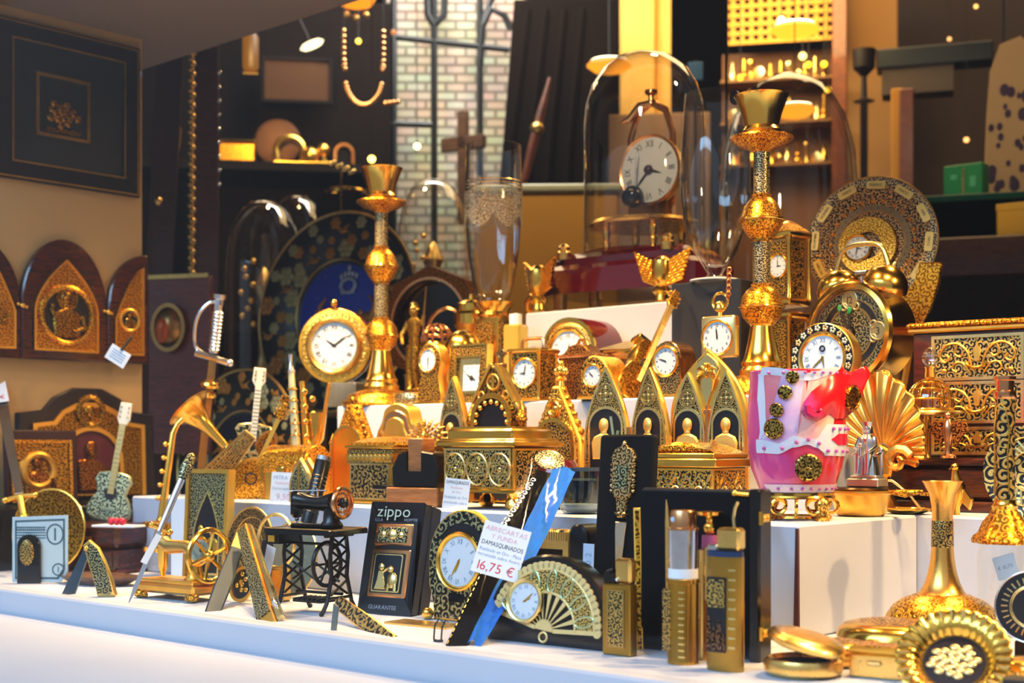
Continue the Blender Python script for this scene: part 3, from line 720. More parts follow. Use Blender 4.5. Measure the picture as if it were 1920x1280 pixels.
MB().box(-60, 60, -34, 34, 0, 60, 2).put('body', GOLDS, t)
l = MB().lathe([(34, -62), (37, -60), (37, 60), (34, 62)], 40, ax='x').xf(Matrix.Translation((0, 0, 66)) @ Matrix.Scale(.98, 4, (0, 0, 1))).put('lid', RELG, t)
MB().box(-62, 62, -37, 37, 58, 66, 2).put('band', RELF, t); MB().prism(rrect(18, 24, 5, 0, 40), -40, -36, 2).put('lock', GOLD, t)
for x in (-50, 50): MB().box(x - 4, x + 4, -36, -34, 2, 58).put('strap', RELF, t)
card('price_card', 'white price card reading MITRA below the treasure chest', 530, 1.008, Z1, 54, 56, 26, 2, 6, [('MITRA - P', 10, 46, BLUEI), ('Realizado en', 7, 36, PINKI), ('Damasquinado', 8, 26, GREYI), ('9,50', 17, 10, PINKI)])
t = T('mitre_figurine', 'small gold bishop mitre with damascene bands behind the black sewing machine', 'miniature mitre', 572, 1.02, Z1, 40)
MB().prism(gothic(56, 84, 30), -16, -8, 3).prism(gothic(56, 84, 30), 6, 14, 3).box(-28, 28, -12, 10, 0, 22).put('cap', PALE, t)
MB().prism(gothic(40, 66, 24, 6), -17.5, -16).put('panel', DAMG, t)
MB().tube([(0, -17, 8), (0, -17, 74)], 2.4).put('ridge', GOLD, t)

# ---------------------------------------------------------------- front row around the sewing machine
t = T('sewing_machine', 'miniature black sewing machine on a cast iron treadle table', 'sewing machine', 592, .865, 0, 40)
o = rrect(168, 118, 14); tb = MB().prism([(x, z - 59) for x, z in o], -158, -148, 2).xf(Matrix.Rotation(-pi / 2, 4, 'X')).put('table_top', BLACK, t)
MB().ring([(x * .98, (z - 59) * .98) for x, z in o], [(x * .93, (z - 59) * .9) for x, z in o], -158.8, -157.5).xf(Matrix.Rotation(-pi / 2, 4, 'X')).put('gold_line', OLD, tb)
for x in (-56, 56):
    m = MB()
    for s in (-1, 1):
        m.tube([(x, s * 20, 146), (x, s * 26, 110), (x, s * 22, 70), (x, s * 36, 22), (x, s * 50, 2)], 4, 6)
    m.tube([(x, -34, 30), (x, 34, 30)], 3, 6).tube([(x, -40, 146), (x, 40, 146)], 4, 6)
    for z in (36, 64, 92, 118):
        m.tube([(x, -24, z), (x, 24, z + 26)], 2.6, 6).tube([(x, 24, z), (x, -24, z + 26)], 2.6, 6)
    m.put('leg_frame', IRON, t)
    for s in (-1, 1): MB().ball(x, s * 50, 4, 5, 8).put('foot', IRON, t)
m = MB().tube([(-56, 10, 36), (56, 10, 36)], 3, 6).tube([(-56, 0, 128), (56, 0, 128)], 3, 6)
for s in (-1, 1): m.tube([(-56, 0, 60), (0, 0, 92), (56, 0, 60)] if s > 0 else [(-56, 0, 92), (0, 0, 60), (56, 0, 92)], 2.4, 6)
m.put('cross_brace', IRON, t)
m = MB().box(-34, 34, -26, 22, 20, 25)
for i in range(6): m.box(-32 + 11 * i, -28 + 11 * i, -28, 24, 24, 28)
m.put('treadle', IRON, t)
w = MB().torus(34, -8, 92, 40, 4, 'x', 32).put('drive_wheel', IRON, t)
m = MB()
for i in range(3): m.tube([(34, -8 + 38 * cos(i * pi / 3), 92 + 38 * sin(i * pi / 3)), (34, -8 - 38 * cos(i * pi / 3), 92 - 38 * sin(i * pi / 3))], 2.4, 6)
m.put('spoke', IRON, w)
d = MB().box(-82, -50, -46, 10, 128, 147).put('drawer_box', BLACK, t); MB().box(-74, -58, -50, -46, 132, 144).put('drawer_front', GOLDS, d)
h = MB().box(-50, 54, -18, 18, 158, 165, 3).lathe([(22, 0), (16, 8), (14, 30), (18, 44)], 18, (38, 0, 164)).tube([(44, 0, 206), (8, 0, 203), (-24, 0, 206), (-44, 0, 208)], [19, 13, 14, 17], 14).box(-56, -36, -13, 13, 176, 226, 6).put('machine_head', BLACK, t)
MB().tube([(-46, 0, 176), (-46, 0, 160)], 2.4, 6).ball(-46, 0, 174, 5).put('needle_bar', STEEL, h)
MB().tube([(-60, -4, 226), (30, -4, 228)], 1.4, 6).tube([(4, 0, 214), (4, 0, 232)], 2).put('thread_guide', SILVER, h)
w = MB().torus(64, 0, 206, 27, 4.4, 'x', 32).torus(64, 0, 206, 18, 2.4, 'x', 24).put('hand_wheel', COPPER, t)
m = MB()
for i in range(5): m.tube([(64, 24 * cos(i * pi / 5), 206 + 24 * sin(i * pi / 5)), (64, -24 * cos(i * pi / 5), 206 - 24 * sin(i * pi / 5))], 1.6, 6)
m.put('spoke', COPPER, w); MB().ball(66, 0, 206, 10).put('hub', BLACK, w)
t, L = T2('black_torch', 'black ribbed tube with silver end leaning behind the sewing machine', 'torch', (572, 1005, .965), (608, 856, .99))
m = MB().lathe([(0, 0), (14, 0), (15, L * .1), (15, L * .94), (13, L * .96)], 20)
for i in range(10): m.torus(0, 0, L * (.3 + .05 * i), 15, .9, 'z', 20, 5)
m.put('tube', BLACK, t); MB().lathe([(14, L * .94), (14.5, L), (11, L), (10, L * .97), (0, L * .97)], 20).put('end_ring', SILVER, t)
t = T('damascene_plate', 'bronze damascene plate on edge between gold clock and sewing machine', 'plate', 466, .935, 0, 56, lean=6)
MB().lathe([(0, 0), (60, 0), (78, 5), (80, 8), (76, 8), (58, 3), (0, 2)], 44, (0, 0, 80), 'y').put('plate', dam('bronze scrolls', '#a27a38', '#33200c', 5), t)
m = MB().torus(0, -7, 80, 78, 2.4).torus(0, -4, 80, 60, 1.6).torus(0, -3, 80, 40, 1.4).put('rim', OLD, t)
t = T('medallion', 'small round medallion with gold flower on black at the foot of the bronze plate', 'medallion', 452, .865, 0, 50, lean=14)
MB().lathe([(0, 0), (31, 0), (34, 4), (34, 8), (28, 8), (27, 4), (0, 4)], 32, (0, 0, 34), 'y').put('case', GOLDS, t)
MB().lathe([(0, 4), (27, 4), (0, 5.4)], 32, (0, -1, 34), 'y').put('enamel', NICHE, t)
m = MB()
for i in range(7): m.ball(cos(i * 2.4) * 3 * i ** .6 * 2, -6, 34 + sin(i * 2.4) * 3.4 * i ** .6 * 2, 5.5, 8, 1, .4, 1)
m.put('flower', GOLD, t)
t = T('oval_mirror', 'pale green oval mirror dish on edge behind the treadle legs', 'mirror', 545, .93, 0, 50, lean=8)
MB().lathe([(0, 0), (56, 0), (70, 5), (72, 8), (66, 8), (54, 3), (0, 2.5)], 40, (0, 0, 72), 'y').put('dish', mat('pale green glaze', '#8c9580', .3, .25), t)
MB().torus(0, -7, 72, 70, 2).put('rim', PALE, t)
t = T('bangle_watch', 'gold bangle watch with dark blue strap and white slip behind the table top', 'watch', 518, .90, 0, 48)
MB().torus(0, 0, 112, 50, 3.4, n=36).put('bangle', PALE, t); MB().box(-38, -8, -10, -3, 58, 112, 3).rot(14, 'Y', (-20, 0, 80)).put('strap', mat('navy leather', '#101a3c', 0, .5), t)
MB().box(-18, 6, -14, -13, 46, 104).rot(16, 'Y', (-6, 0, 76)).put('tag', CARD, t); MB().box(-34, 30, -12, 12, 0, 62, 4).put('stand', OLD, t)
t, L = T2('pocket_knife', 'slate blue handled pocket knife leaning against the bronze plate', 'pocket knife', (394, 1165, .795), (458, 985, .90))
MB().prism([(-15, 0), (12, 0), (16, L * .4), (13, L * .74), (-11, L * .74), (-16, L * .3)], -6, 6, 3).put('handle', mat('slate blue enamel', '#2c3d4d', .4, .3), t)
MB().prism([(-11, L * .74), (13, L * .74), (16, L * .9), (2, L), (-10, L * .9)], -3, 3, 1).put('bolster', OLD, t)
t, L = T2('damascene_razor', 'folded gold razor with damascene side standing at the sill beside blue knife', 'razor', (508, 1178, .79), (457, 990, .875), -28)
MB().prism([(-20, 0), (16, 0), (15, L * .2), (11, L), (-13, L)], -8, 8, 2).put('handle', GOLDS, t)
MB().prism([(-18, L * .10), (12, L * .10), (9, L * .97), (-11, L * .97)], -10, -7).put('inlay', DAMG, t)
MB().prism([(18, L * .02), (30, L * .02), (26, L * .25), (18, L * .98), (11, L)], -5, 6, 2).put('blade', PALE, t)
MB().ball(24, -4, L * .14, 9, 10, .8, 1, 2).put('bolster', STEEL, t)

t = T('lighter_box', 'black presentation box holding a copper lighter with damascene plates', 'lighter', 722, .895, 0, 36, lean=13)
BX = mat('black card box', '#0b0d14', 0, .45)
MB().ring(rrect(126, 214, 4), rect(108, 150, -4, 26), -4, 22).box(-60, 60, 18, 58, 2, 212, 3).put('box', BX, t)
MB().box(-58, 54, 14, 18, 26, 176).put('inset', VELVET, t)
MB().txt('zippo', 31, -8, 196, -4.6, asp=1.15).put('brand_lettering', mat('silver green lettering', '#c3cdb4', .2, .4), t)
MB().txt('U.S.A', 8, -40, 179, -4.5).txt('HOMTEE', 8, 34, 180, -4.5).txt('GUARANTEE', 11, -6, 13, -4.5).put('small_lettering', GREYI, t)
b = MB().box(-40, 38, -6, 16, 30, 122, 4).put('case_body', COPPER, t)
MB().box(-32, 28, -8, -5, 38, 112, 1).put('plate', NICHE, b); l = MB().box(-40, 38, -6, 16, 124, 170, 5).put('case_lid', COPPER, t)
MB().box(-30, 26, -8, -5, 132, 160, 1).put('plate', DAMG, l)
m = MB(); m.ball(-14, -9, 86, 6, 8, 1, .5, 1.1).prism([(-24, 44), (0, 44), (-6, 66), (-9, 80), (-19, 80), (-20, 62)], -9.5, -7, 2).tube([(-10, -9, 76), (6, -9, 88)], 2.6, 6)
m.ball(10, -9, 62, 12, 10, .8, .35, 1.3).tube([(4, -9, 56), (3, -9, 42)], 3.4, 6).tube([(16, -9, 56), (17, -9, 42)], 3.4, 6).ball(4, -9, 82, 6, 8, 1, .5, 1)
m.box(-28, 24, -9, -7.6, 40, 42.4).put('dancer_relief', PALE, b)
MB().ring(rrect(54, 70, 4, -2, 40), rrect(50, 66, 4, -2, 42), -8.6, -7.5).put('plate_border', PALE, b)
m = MB().ball(-2, -9, 146, 10, 8, 1, .4, 1)
for s in (-1, 1): m.ball(-2 + s * 17, -9, 146, 6, 8, 1, .4, 1)
m.put('flower_relief', PALE, l)
for q in (b, l): q.scale = (1.2, 1, 1.03)
t, L = T2('pocket_knife', 'black and gold damascene pocket knife lying aslant before the lighter box', 'pocket knife', (736, 1204, .795), (634, 1130, .835))
o = [(-12, 0), (0, -10), (14, 2), (16, L * .5), (15, L - 6), (2, L + 6), (-12, L - 4), (-15, L * .5)]
MB().prism(o, -6, 6, 3).put('handle', GOLDS, t); MB().prism(inset(o, 2.4), -7, -5).put('inlay', DAMB, t)
MB().ring(ell(11, 22, 24, 0, L / 2), ell(8.6, 19, 24, 0, L / 2), -8, -6).ring(ell(6, 12, 20, 0, L / 2), ell(4.4, 9, 20, 0, L / 2), -8, -6).put('oval_motif', PALE, t)
t = T('knife_blade', 'narrow dark steel blade of the slanting pocket knife sticking up at the lip', 'paper knife', 627, .79, 0, 30)
MB().prism([(-7, 0), (4, 0), (9, 44), (-1, 50)], -2, 2).put('blade', mat('dull steel', '#6f7d80', .8, .4), t)  # blade of the slanting pocket knife, built as its own thing
# ---------------------------------------------------------------- front row, middle
WINE = glassm('wine glass', (.975, .98, .98), .03, 1.0, 0, .55)
t = T('arch_clock', 'arch shaped damascene clock with gold ring dial and small ball foot', 'clock', 862, .905, 0, 42, lean=5)
o = [(-62, 0), (62, 0), (66, 30), (80, 66), (84, 110)] + [(84 * cos(pi * i / 18), 122 + 88 * sin(pi * i / 18)) for i in range(19)] + [(-84, 110), (-80, 66), (-66, 30)]
b = MB().prism(o, -6, 8, 2).put('body', GOLDS, t); MB().prism(inset(o, 4), -7.5, -5).put('damascene_face', dam('arch damascene', '#b3ad7c', '#06100d', 6.5, 14, .15), t)
MB().ring(ell(62, 58, 20, 0, 126, .5, pi - .5) + ell(48, 42, 20, 0, 126, pi - .5, .5), ell(60, 56, 20, 0, 126, .52, pi - .52) + ell(50, 44, 20, 0, 126, pi - .52, .52), -9.5, -7).prism(ell(61, 57, 20, 0, 126, .5, pi - .5) + ell(49, 43, 20, 0, 126, pi - .5, .5), -8.5, -7).put('arch_slot', NICHE, t)
dial(t, -4, 112, -8, 48, 6, 35, .17, 'roman', mk=mat('blue grey ink', '#6d88a8', 0, .6), hand=GOLDS)
MB().box(-24, 14, -9, -7, 36, 52).put('nameplate', VELVET, t)
for x in (-70, 62): MB().ball(x, -14, 10, 12).put('foot', GOLD, t)
t = T('brass_tray', 'flat brass plate lying under the arch shaped clock', 'tray', 796, .865, 0, 40)
MB().prism([(-78, -26), (70, -26), (70, 34), (-78, 34)], -4, 0, 1).xf(Matrix.Rotation(-pi / 2, 4, 'X')).put('plate', BRASS, t)
t = T('wire_ring', 'small dark wire loop lying on the white sill under the arch clock', 'wire loop', 822, .80, 0, 30)
MB().tube([(-10, 0, 4), (-8, 0, 30), (2, 0, 44), (12, 0, 36)], 1.6, 6).tube([(6, 0, 4), (8, 0, 28), (16, 0, 42), (22, 0, 38)], 1.6, 6).tube([(-8, -2, 3), (0, -3, 1.6), (10, -2, 3)], 3, 8).put('wire', INK, t)

t, L = T2('letter_opener', 'letter opener in clear film with black sheath and blue tissue', 'letter opener', (852, 1226, .788), (1050, 826, 1.02), -14)
MB().prism([(-20, 6), (14, 6), (18, L * .30), (18, L * .62), (-22, L * .62), (-24, L * .30)], -4, 4, 1).put('sheath', mat('black leather', '#08090c', 0, .7, bump=.2, bs=500, spec=.02), t)
m = MB()
for i in range(24): m.box(-19 - 3 * min(1, i / 12), -17.5 - 3 * min(1, i / 12), -5, -3.8, 14 + i * L * .024, 14 + i * L * .024 + 8)
m.put('stitching', PALE, t)
fo = []; ff = []; nx, nz = 7, 26
for j in range(nz + 1):
    for i in range(nx + 1):
        u, v = i / nx, j / nz
        fo.append((14 + 46 * u * (.35 + .65 * sin(min(1, v * 1.35) * pi * .5 + .25)), -7 - 5 * sin(u * 7 + v * 21) * sin(v * 13 + u * 3) - 4 * u, 26 + v * L * .82 + 8 * sin(u * 5)))
for j in range(nz):
    for i in range(nx): ff.append((j * (nx + 1) + i, j * (nx + 1) + i + 1, (j + 1) * (nx + 1) + i + 1, (j + 1) * (nx + 1) + i))
MB().add(fo, ff).put('tissue', mat('sky blue tissue', '#1767c4', 0, .7, .25, 70, spec=.15), t, 'crumpled sky blue tissue', 20)
MB().prism([(-14, L * .62), (12, L * .62), (16, L * .82), (-16, L * .82)], -7, -1, 2).put('grip', mat('black leather', ''), t)
MB().lathe([(0, 0), (28, 0), (30, 4), (24, 6), (0, 6)], 28, (0, -4, L * .88), 'y').put('pommel_disc', relief('pale silver gilt', '#cfc09a', '#4d4534', 4), t)
m = MB()
for i in range(22): m.torus(-26 + (i % 2) * 2 + i * .6, -8, L * .52 + i * 7.4, 4.4, 1.2, 'y' if i % 2 else 'x', 10, 5)
m.put('chain', STEEL, t)
fo = []; ff = []; nx, nz = 8, 24
for j in range(nz + 1):
    for i in range(nx + 1):
        u, v = i / nx - .5, j / nz
        fo.append((u * (84 + 26 * max(0, v - .85) * 6) + 8, -16 - 5 * sin(u * 9 + v * 14) + 30 * u * u, v * (L + 30) - 4 + (8 * sin(u * 11) if v > .95 else 0)))
for j in range(nz):
    for i in range(nx): ff.append((j * (nx + 1) + i, j * (nx + 1) + i + 1, (j + 1) * (nx + 1) + i + 1, (j + 1) * (nx + 1) + i))
MB().add(fo, ff).put('clear_film', PLAST, t, 'clear plastic film', 180)
card('price_card', 'white price card with 16,75 € in red on the film wrapped letter opener', 925, .836, None, 92, 100, 14, 14, 14, [('ABRECARTAS', 13, 88, PINKI), ('Y FUNDA', 12, 74, PINKI), ('DAMASQUINADOS', 12, 60, INK), ('Realizado en Oro - Plata', 9, 47, BLUEI), ('incrustado sobre Acero', 9, 37, BLUEI), ('16,75 €', 25, 16, RED)], py=1081)

t = T('fan_clock', 'black half round clock with a gold fan and small off-centre dial', 'clock', 1020, .845, 0, 37, lean=9)
o = [(-142, 8), (-136, 0), (136, 0), (142, 8), (140, 40)] + [(140 * cos(pi * (i + 1.2) / 20), 34 + 136 * sin(pi * (i + 1.2) / 20)) for i in range(18)] + [(-140, 40)]
MB().prism(o, -6, 40, 5).put('body', BLACK, t)
FX, FZ = 2, 26
def fp(r, a): return FX + r * cos(radians(a)), FZ + r * sin(radians(a))
A0, A1 = 2, 166
band = [fp(118, A0 + (A1 - A0) * i / 40) for i in range(41)] + [fp(70, A1 - (A1 - A0) * i / 40) for i in range(41)]
MB().prism(band, -9, -6).put('fan_leaf', dam('fan scrolls', '#f0c468', '#2a2810', 3.4, 14, -.35), t)
m = MB()
for i in range(28):
    p = fp(122, A0 + (A1 - A0) * i / 27); m.lathe([(0, 0), (9, 0), (9, 4), (0, 4)], 14, (p[0], -6, p[1]), 'y')
m.tube([(fp(115, A0 + (A1 - A0) * i / 40)[0], -9, fp(115, A0 + (A1 - A0) * i / 40)[1]) for i in range(41)], 2.4, 6)
m.tube([(fp(72, A0 + (A1 - A0) * i / 40)[0], -9, fp(72, A0 + (A1 - A0) * i / 40)[1]) for i in range(41)], 2.6, 6)
for a in (A0, A1): m.bar(*fp(22, a), *fp(122, a), 8, -9.6, -6)
m.put('fan_border', PRINT, t)
m = MB()
for i in range(7):
    a = A0 + (A1 - A0) * (i + .5) / 7; c = [fp(94, a)[0], fp(94, a)[1]]; an = radians(a)
    q = [(c[0] + 21 * cos(b) * cos(an) - 9.5 * sin(b) * -sin(an) * -1, c[1] + 21 * cos(b) * sin(an) + 9.5 * sin(b) * cos(an)) for b in [2 * pi * k / 22 for k in range(22)]]
    m.tube([(x, -9.6, z) for x, z in q], 2.3, 6, True)
m.put('fan_petal', mat('pale green gold', '#b9c79a', .8, .3), t)
m = MB()
for i in range(11):
    a = A0 + (A1 - A0) * i / 10; m.prism([fp(20, a - 2), fp(70, a - 3.6), fp(70, a + 3.6), fp(20, a + 2)], -9, -6)
m.put('fan_stick', PRINT, t)
MB().prism([fp(22, -6 + 180 * i / 14) for i in range(15)], -11, -6, 2).torus(FX, -8, FZ - 12, 9, 2.4, n=18).put('fan_pivot', PRINT, t)
dial(t, -46, 78, -12, 35, 2, 8, .22, 'roman', mk=mat('lavender ink', '#8f9ac0', 0, .6), hand=GOLDS, rim=PALE)

def lighter(t, w, d, h, cap, panel, band=None):
    MB().box(-w / 2, w / 2, -d / 2, d / 2, 0, h, 3).put('body', ribm('engine turned gold', '#b8923e', 1, .3, 1.1, 'X', .5), t)
    MB().box(-w * .28, w * .28, -d / 2 - 1.6, -d / 2, h * .14, h * .90).put('damascene_panel', panel, t)
    MB().ring(rect(w * .60, h * .80, 0, h * .12), rect(w * .53, h * .76, 0, h * .14), -d / 2 - 2.2, -d / 2).put('panel_border', OLD, t)
    MB().box(-w * .08, w / 2, -d / 2 + 1, d / 2 - 1, h + 2, h + cap, 5).put('cap', BRASS, t)
    MB().box(-w / 2, -w * .1, -d / 2 + 3, d / 2 - 3, h, h + cap * .42, 2).tube([(-w * .45, 0, h + cap * .4), (-w * .2, 0, h + cap * .5)], 5, 8).put('lever', BLACK, t)
    MB().ball(w * .05, -d / 2, h + cap * .18, 4, 8).put('rivet', SILVER, t)
t = T('cigarette_lighter', 'squat brass lighter with honeycomb panel beside the fan clock', 'lighter', 1162, .842, 0, 35)
lighter(t, 64, 26, 134, 48, DAMF)
t = T('open_case', 'tall black open case with brass hinges behind the atomizers', 'case', 1304, .885, 0, 30)
MB().box(-118, 122, -2, 14, 0, 310, 4).put('back_panel', mat('black satin case', '#070a14', 0, .5), t)
MB().box(122, 146, -24, 24, -2, 312, 4).put('side_panel', BLACK, t)
MB().box(-118, 118, -2.8, -1, 6, 304).put('lining', VELVET, t)
for z in (52, 260):
    h = MB().box(146, 149, -20, 10, z - 8, z + 8, 1).tube([(148, -22, z - 12), (148, -22, z + 12)], 4, 8).put('hinge', GOLD, t)
    MB().ball(149, -10, z, 3, 6).ball(149, 4, z, 3, 6).put('rivet', GOLDS, h)
MB().tube([(84, -4, 303), (116, -6, 301)], 4, 8).ball(84, -4, 303, 6).put('latch', GOLD, t)
t, L = T2('gold_chain', 'twisted gold chain hanging beside the brass hinges of the black case', 'chain', (1434, 1190, .955), (1434, 962, .985))
m = MB()
for i in range(int(L / 5.2)): m.torus(0, 0, i * 5.2 + 4, 5, 2.2, 'z', 12, 6, 1, .8).rot(0)
m.put('link', GOLD, t); MB().box(-5, 5, 4, 10, -40, L).put('backing_strip', BLACK, t)
t, L = T2('gilt_paper_knife', 'narrow gilt ornamental strip standing against the edge of the black case', 'paper knife', (1200, 1232, .875), (1194, 952, .90))
MB().box(-7, 7, -3, 3, 0, L, 1).put('strip', GOLDS, t); MB().box(-4, 4, -5, -3, 6, L - 6).put('inlay', RELO, t)
t = T('perfume_atomizer', 'slim silver and gold atomizer with white collar before the open case', 'atomizer', 1281, .842, 0, 34)
MB().lathe([(0, 0), (29, 0), (30, 3), (29, 6), (29, 150), (31, 152), (31, 158), (28, 160)], 32).put('body', ribm('ribbed gold', '#c99a3a', 1, .25, 1.4, 'X', .5), t)
MB().lathe([(0, 160), (28, 160), (28, 178), (0, 178)], 32).put('collar', CARD, t)
MB().lathe([(0, 178), (27, 178), (27, 250), (0, 250)], 32).put('sleeve', SILVER, t)
n = MB().lathe([(29, 250), (29, 254), (24, 255), (24, 284), (22, 287), (0, 287)], 32).put('nozzle', COPPER, t); MB().ball(-8, -23, 270, 5, 8, 1, .4, 1).put('spray_hole', mat('pale blue bead', '#bcd3ee', 0, .3), n)
MB().box(-27, -3, -30, -26, 22, 140, 2).rot(-18, 'Z').put('damascene_panel', DAMF, t)
m = MB()
for i in range(11): m.box(8, 20, -28.6, -24, 14 + 12 * i, 17 + 12 * i)
m.put('engraved_bar', PALE, t)
t = T('perfume_atomizer', 'short gold atomizer with bow shaped cap half hidden behind the tall lighter', 'atomizer', 1331, .872, 0, 30)
MB().lathe([(0, 0), (22, 0), (22, 205), (0, 205)], 24).put('body', BRASS, t); MB().lathe([(16, 205), (15, 232), (0, 232)], 20).put('collar', mat('pink plastic', '#d56a9a', 0, .4), t)
MB().ball(0, 0, 246, 13, 12).lathe([(6, 252), (8, 262), (24, 270), (26, 276), (0, 278)], 20).put('cap', GOLD, t)
t = T('gold_pin', 'thin gold pin leaning behind the silver atomizer in the open case', 'pin', 1251, .865, 0, 30)
MB().tube([(4, 0, 0), (2, 0, 250), (-2, 0, 292)], [5, 6, 1], 8).put('pin', BRASS, t)
t = T('cigarette_lighter', 'tall brass lighter with dark scenic panel and blue band', 'lighter', 1360, .835, 0, 28)
MB().lathe([(0, 0), (37, 0), (38, 4), (38, 214), (0, 214)], 32, sy=.55).put('body', ribm('engine turned gold', '#b8923e', 1, .3, 1.1, 'X', .5), t)
MB().box(-28, 12, -23, -17, 36, 176, 1).put('scenic_panel', NICHE, t)
MB().box(-26, 10, -24.2, -22, 120, 172).put('scroll_inlay', DAMF, t)
m = MB()
for x, w, h in ((-22, 8, 74), (-12, 9, 46), (-1, 12, 60), (8, 6, 34)): m.prism([(x - w / 2, 40), (x + w / 2, 40), (x + w / 2, 40 + h * .6), (x, 40 + h), (x - w / 2, 40 + h * .6)], -24.4, -22)
m.put('church_inlay', relief('copper inlay', '#8a6a50', '#2a1a14', 4), t)
MB().lathe([(0, 214), (37, 214), (37, 224), (0, 224)], 32, sy=.55).put('band', mat('blue enamel band', '#24385e', .2, .3), t)
MB().box(-12, 36, -15, 15, 226, 268, 5).put('cap', BRASS, t); MB().box(-32, -12, -12, 12, 224, 236, 2).put('lever', SILVER, t)
MB().tube([(20, 0, 266), (17, 0, 286), (20, 0, 304), (26, 0, 316)], 3, 8).put('wire', PALE, t)
MB().box(-39, -34, -8, 4, 130, 230, 1).put('clip', BRASS, t)
m = MB()
for i in range(9): m.box(16, 30, -19.5, -14, 44 + 18 * i, 48 + 18 * i)
m.put('engraved_bar', PALE, t)

t = T('letter_opener_box', 'upright black velvet box holding a gilt letter opener with ornate handle', 'letter opener', 1156, .945, 0, 36, lean=5)
MB().prism(rrect(126, 372, 9), 0, 16, 4).put('box', VELVET, t)
m = MB().prism([(-16, 250), (16, 250), (24, 262), (24, 318), (30, 326), (20, 344), (8, 348), (0, 360), (-8, 348), (-20, 344), (-30, 326), (-24, 318), (-24, 262)], -9, 0, 3)
for s in (-1, 1):
    for i in range(6): m.ball(s * 25, -5, 264 + i * 10, 4.4, 8)
m.prism([(-9, 214), (9, 214), (14, 252), (-14, 252)], -8, 0, 3).torus(0, -4, 222, 11, 3, 'z', 16).ball(0, -5, 352, 6)
m.put('handle', relief('champagne gilt', '#e6c88c', '#5a4016', 4), t)
MB().box(-13, 13, -11, -8, 268, 312).put('damascene_plate', DAMG, t)
MB().prism([(-4, 86), (4, 86), (12, 190), (14, 206), (-12, 206), (-12, 190)], -6, -2, 1).put('blade', mat('champagne steel', (.78, .68, .50), 1, .25), t)
t = T('gold_case', 'gold cigarette case with toothed top edge and black end behind the fan clock', 'cigarette case', 1034, .955, 0, 38)
MB().box(-74, 58, -20, 22, 0, 176, 4).put('body', BRASS, t); MB().box(-70, 40, -22, -19, 8, 140).put('front_plate', mat('dark smoked plate', '#241a10', .6, .25), t)
MB().prism(rrect(40, 188, 18, 78), -24, 26, 4).put('end_cap', BLACK, t)
m = MB()
for i in range(22): m.box(-70 + i * 5.6, -67 + i * 5.6, -23, -18, 156, 172)
m.put('tooth', PALE, t)
MB().box(-62, -10, -24, -21, 70, 124, 1).put('damascene_plate', DAMW, t); MB().box(0, 48, -24, -21, 78, 120, 1).put('ribbed_plate', ribm('ribbed plate', '#d2a64a', 1, .3, 1.0, 'Z', .6), t)
t = T('price_tag', 'narrow pale tag with pencilled figures beside the black velvet box', 'price tag', 1102, .925, None, 24, 2, py=1077)
MB().box(-11, 11, 0, 1, 0, 58).put('sheet', mat('pale blue card', '#b9d0ea', 0, .6), t); MB().txt('10/2', 17, 0, 28, -.4, pi / 2).put('lettering', BLUEI, t)

# ---------------------------------------------------------------- lowest riser
def casket(t, w, d, h, lid, panel, ft=0, lidm=None, style=0):
    if ft: feet(t, w - 16, d - 16, ft, GOLD)
    z = ft * 1.9
    MB().box(-w / 2, w / 2, -d / 2, d / 2, z, z + h, 2).put('body', GOLDS, t)
    MB().box(-w / 2 - 5, w / 2 + 5, -d / 2 - 5, d / 2 + 5, z, z + h * .10, 2).put('base_moulding', GOLD, t)
    MB().box(-w / 2 + 7, w / 2 - 7, -d / 2 - 2, -d / 2, z + h * .14, z + h * .93).put('front_panel', panel, t)
    MB().box(w / 2, w / 2 + 2, -d / 2 + 7, d / 2 - 7, z + h * .14, z + h * .93).put('side_panel', panel, t)
    L = MB().box(-w / 2 - 4, w / 2 + 4, -d / 2 - 4, d / 2 + 4, z + h, z + h + lid * .4, 2).put('lid', GOLD, t)
    return z + h, L
t = T('jewel_box', 'gold jewel box with scroll leaf panels and a dark beaded lid band', 'jewel box', 742, 1.075, Z1, 45)
zt, l = casket(t, 114, 132, 78, 40, dam('leafy damascene', '#d6b266', '#0c0e0b', 6, 15, .05))
MB().box(-60, 60, -69, 69, zt - 4, zt + 24, 2).put('lid_band', DAMF, l); m = MB()
for i in range(10): m.prism(star(4, 5, 2.4, -50 + 11 * i, zt + 10), -70.6, -69)
m.put('star_bead', PALE, l)
MB().box(-64, 64, -72, 72, zt + 24, zt + 30, 2).put('cornice', GOLD, l)
MB().lathe([(84, 0), (80, 6), (60, 12), (30, 16), (0, 17)], 4, (0, 0, zt + 30), sy=1.14).rot(45, 'Z').put('lid_top', RELG, l)
MB().ring(rect(102, 66, 0, 9), rect(96, 60, 0, 12), -69, -66).put('panel_border', PALE, t)
t = T('star_casket', 'gold casket with three star medallions on ball feet', 'jewel box', 937, 1.06, Z1, 40)
zt, l = casket(t, 172, 124, 84, 40, DAM, 16)
for i, x in enumerate((-54, 0, 54)):
    r = MB().torus(x, -65, zt - 40, 29, 2.6, n=32, sx=.86).put('medallion_ring', PALE, t)
    m = MB().ring(star(6, 25, 15, x, zt - 40), star(6, 20, 12, x, zt - 40), -66.5, -64); m.ring(star(6, 15, 9, x, zt - 40), star(6, 11, 6.4, x, zt - 40), -66.5, -64).ball(x, -65, zt - 40, 5, 8, 1, .5, 1).put('star_relief', PALE, r)
m = MB()
for sx in (-1, 1): m.prism(rrect(12, 4, 1, sx * 66, zt - 6), -66, -64)
MB().ring(rect(160, 78, 0, zt - 80), rect(154, 72, 0, zt - 77), -65.5, -64).put('panel_border', PALE, t)
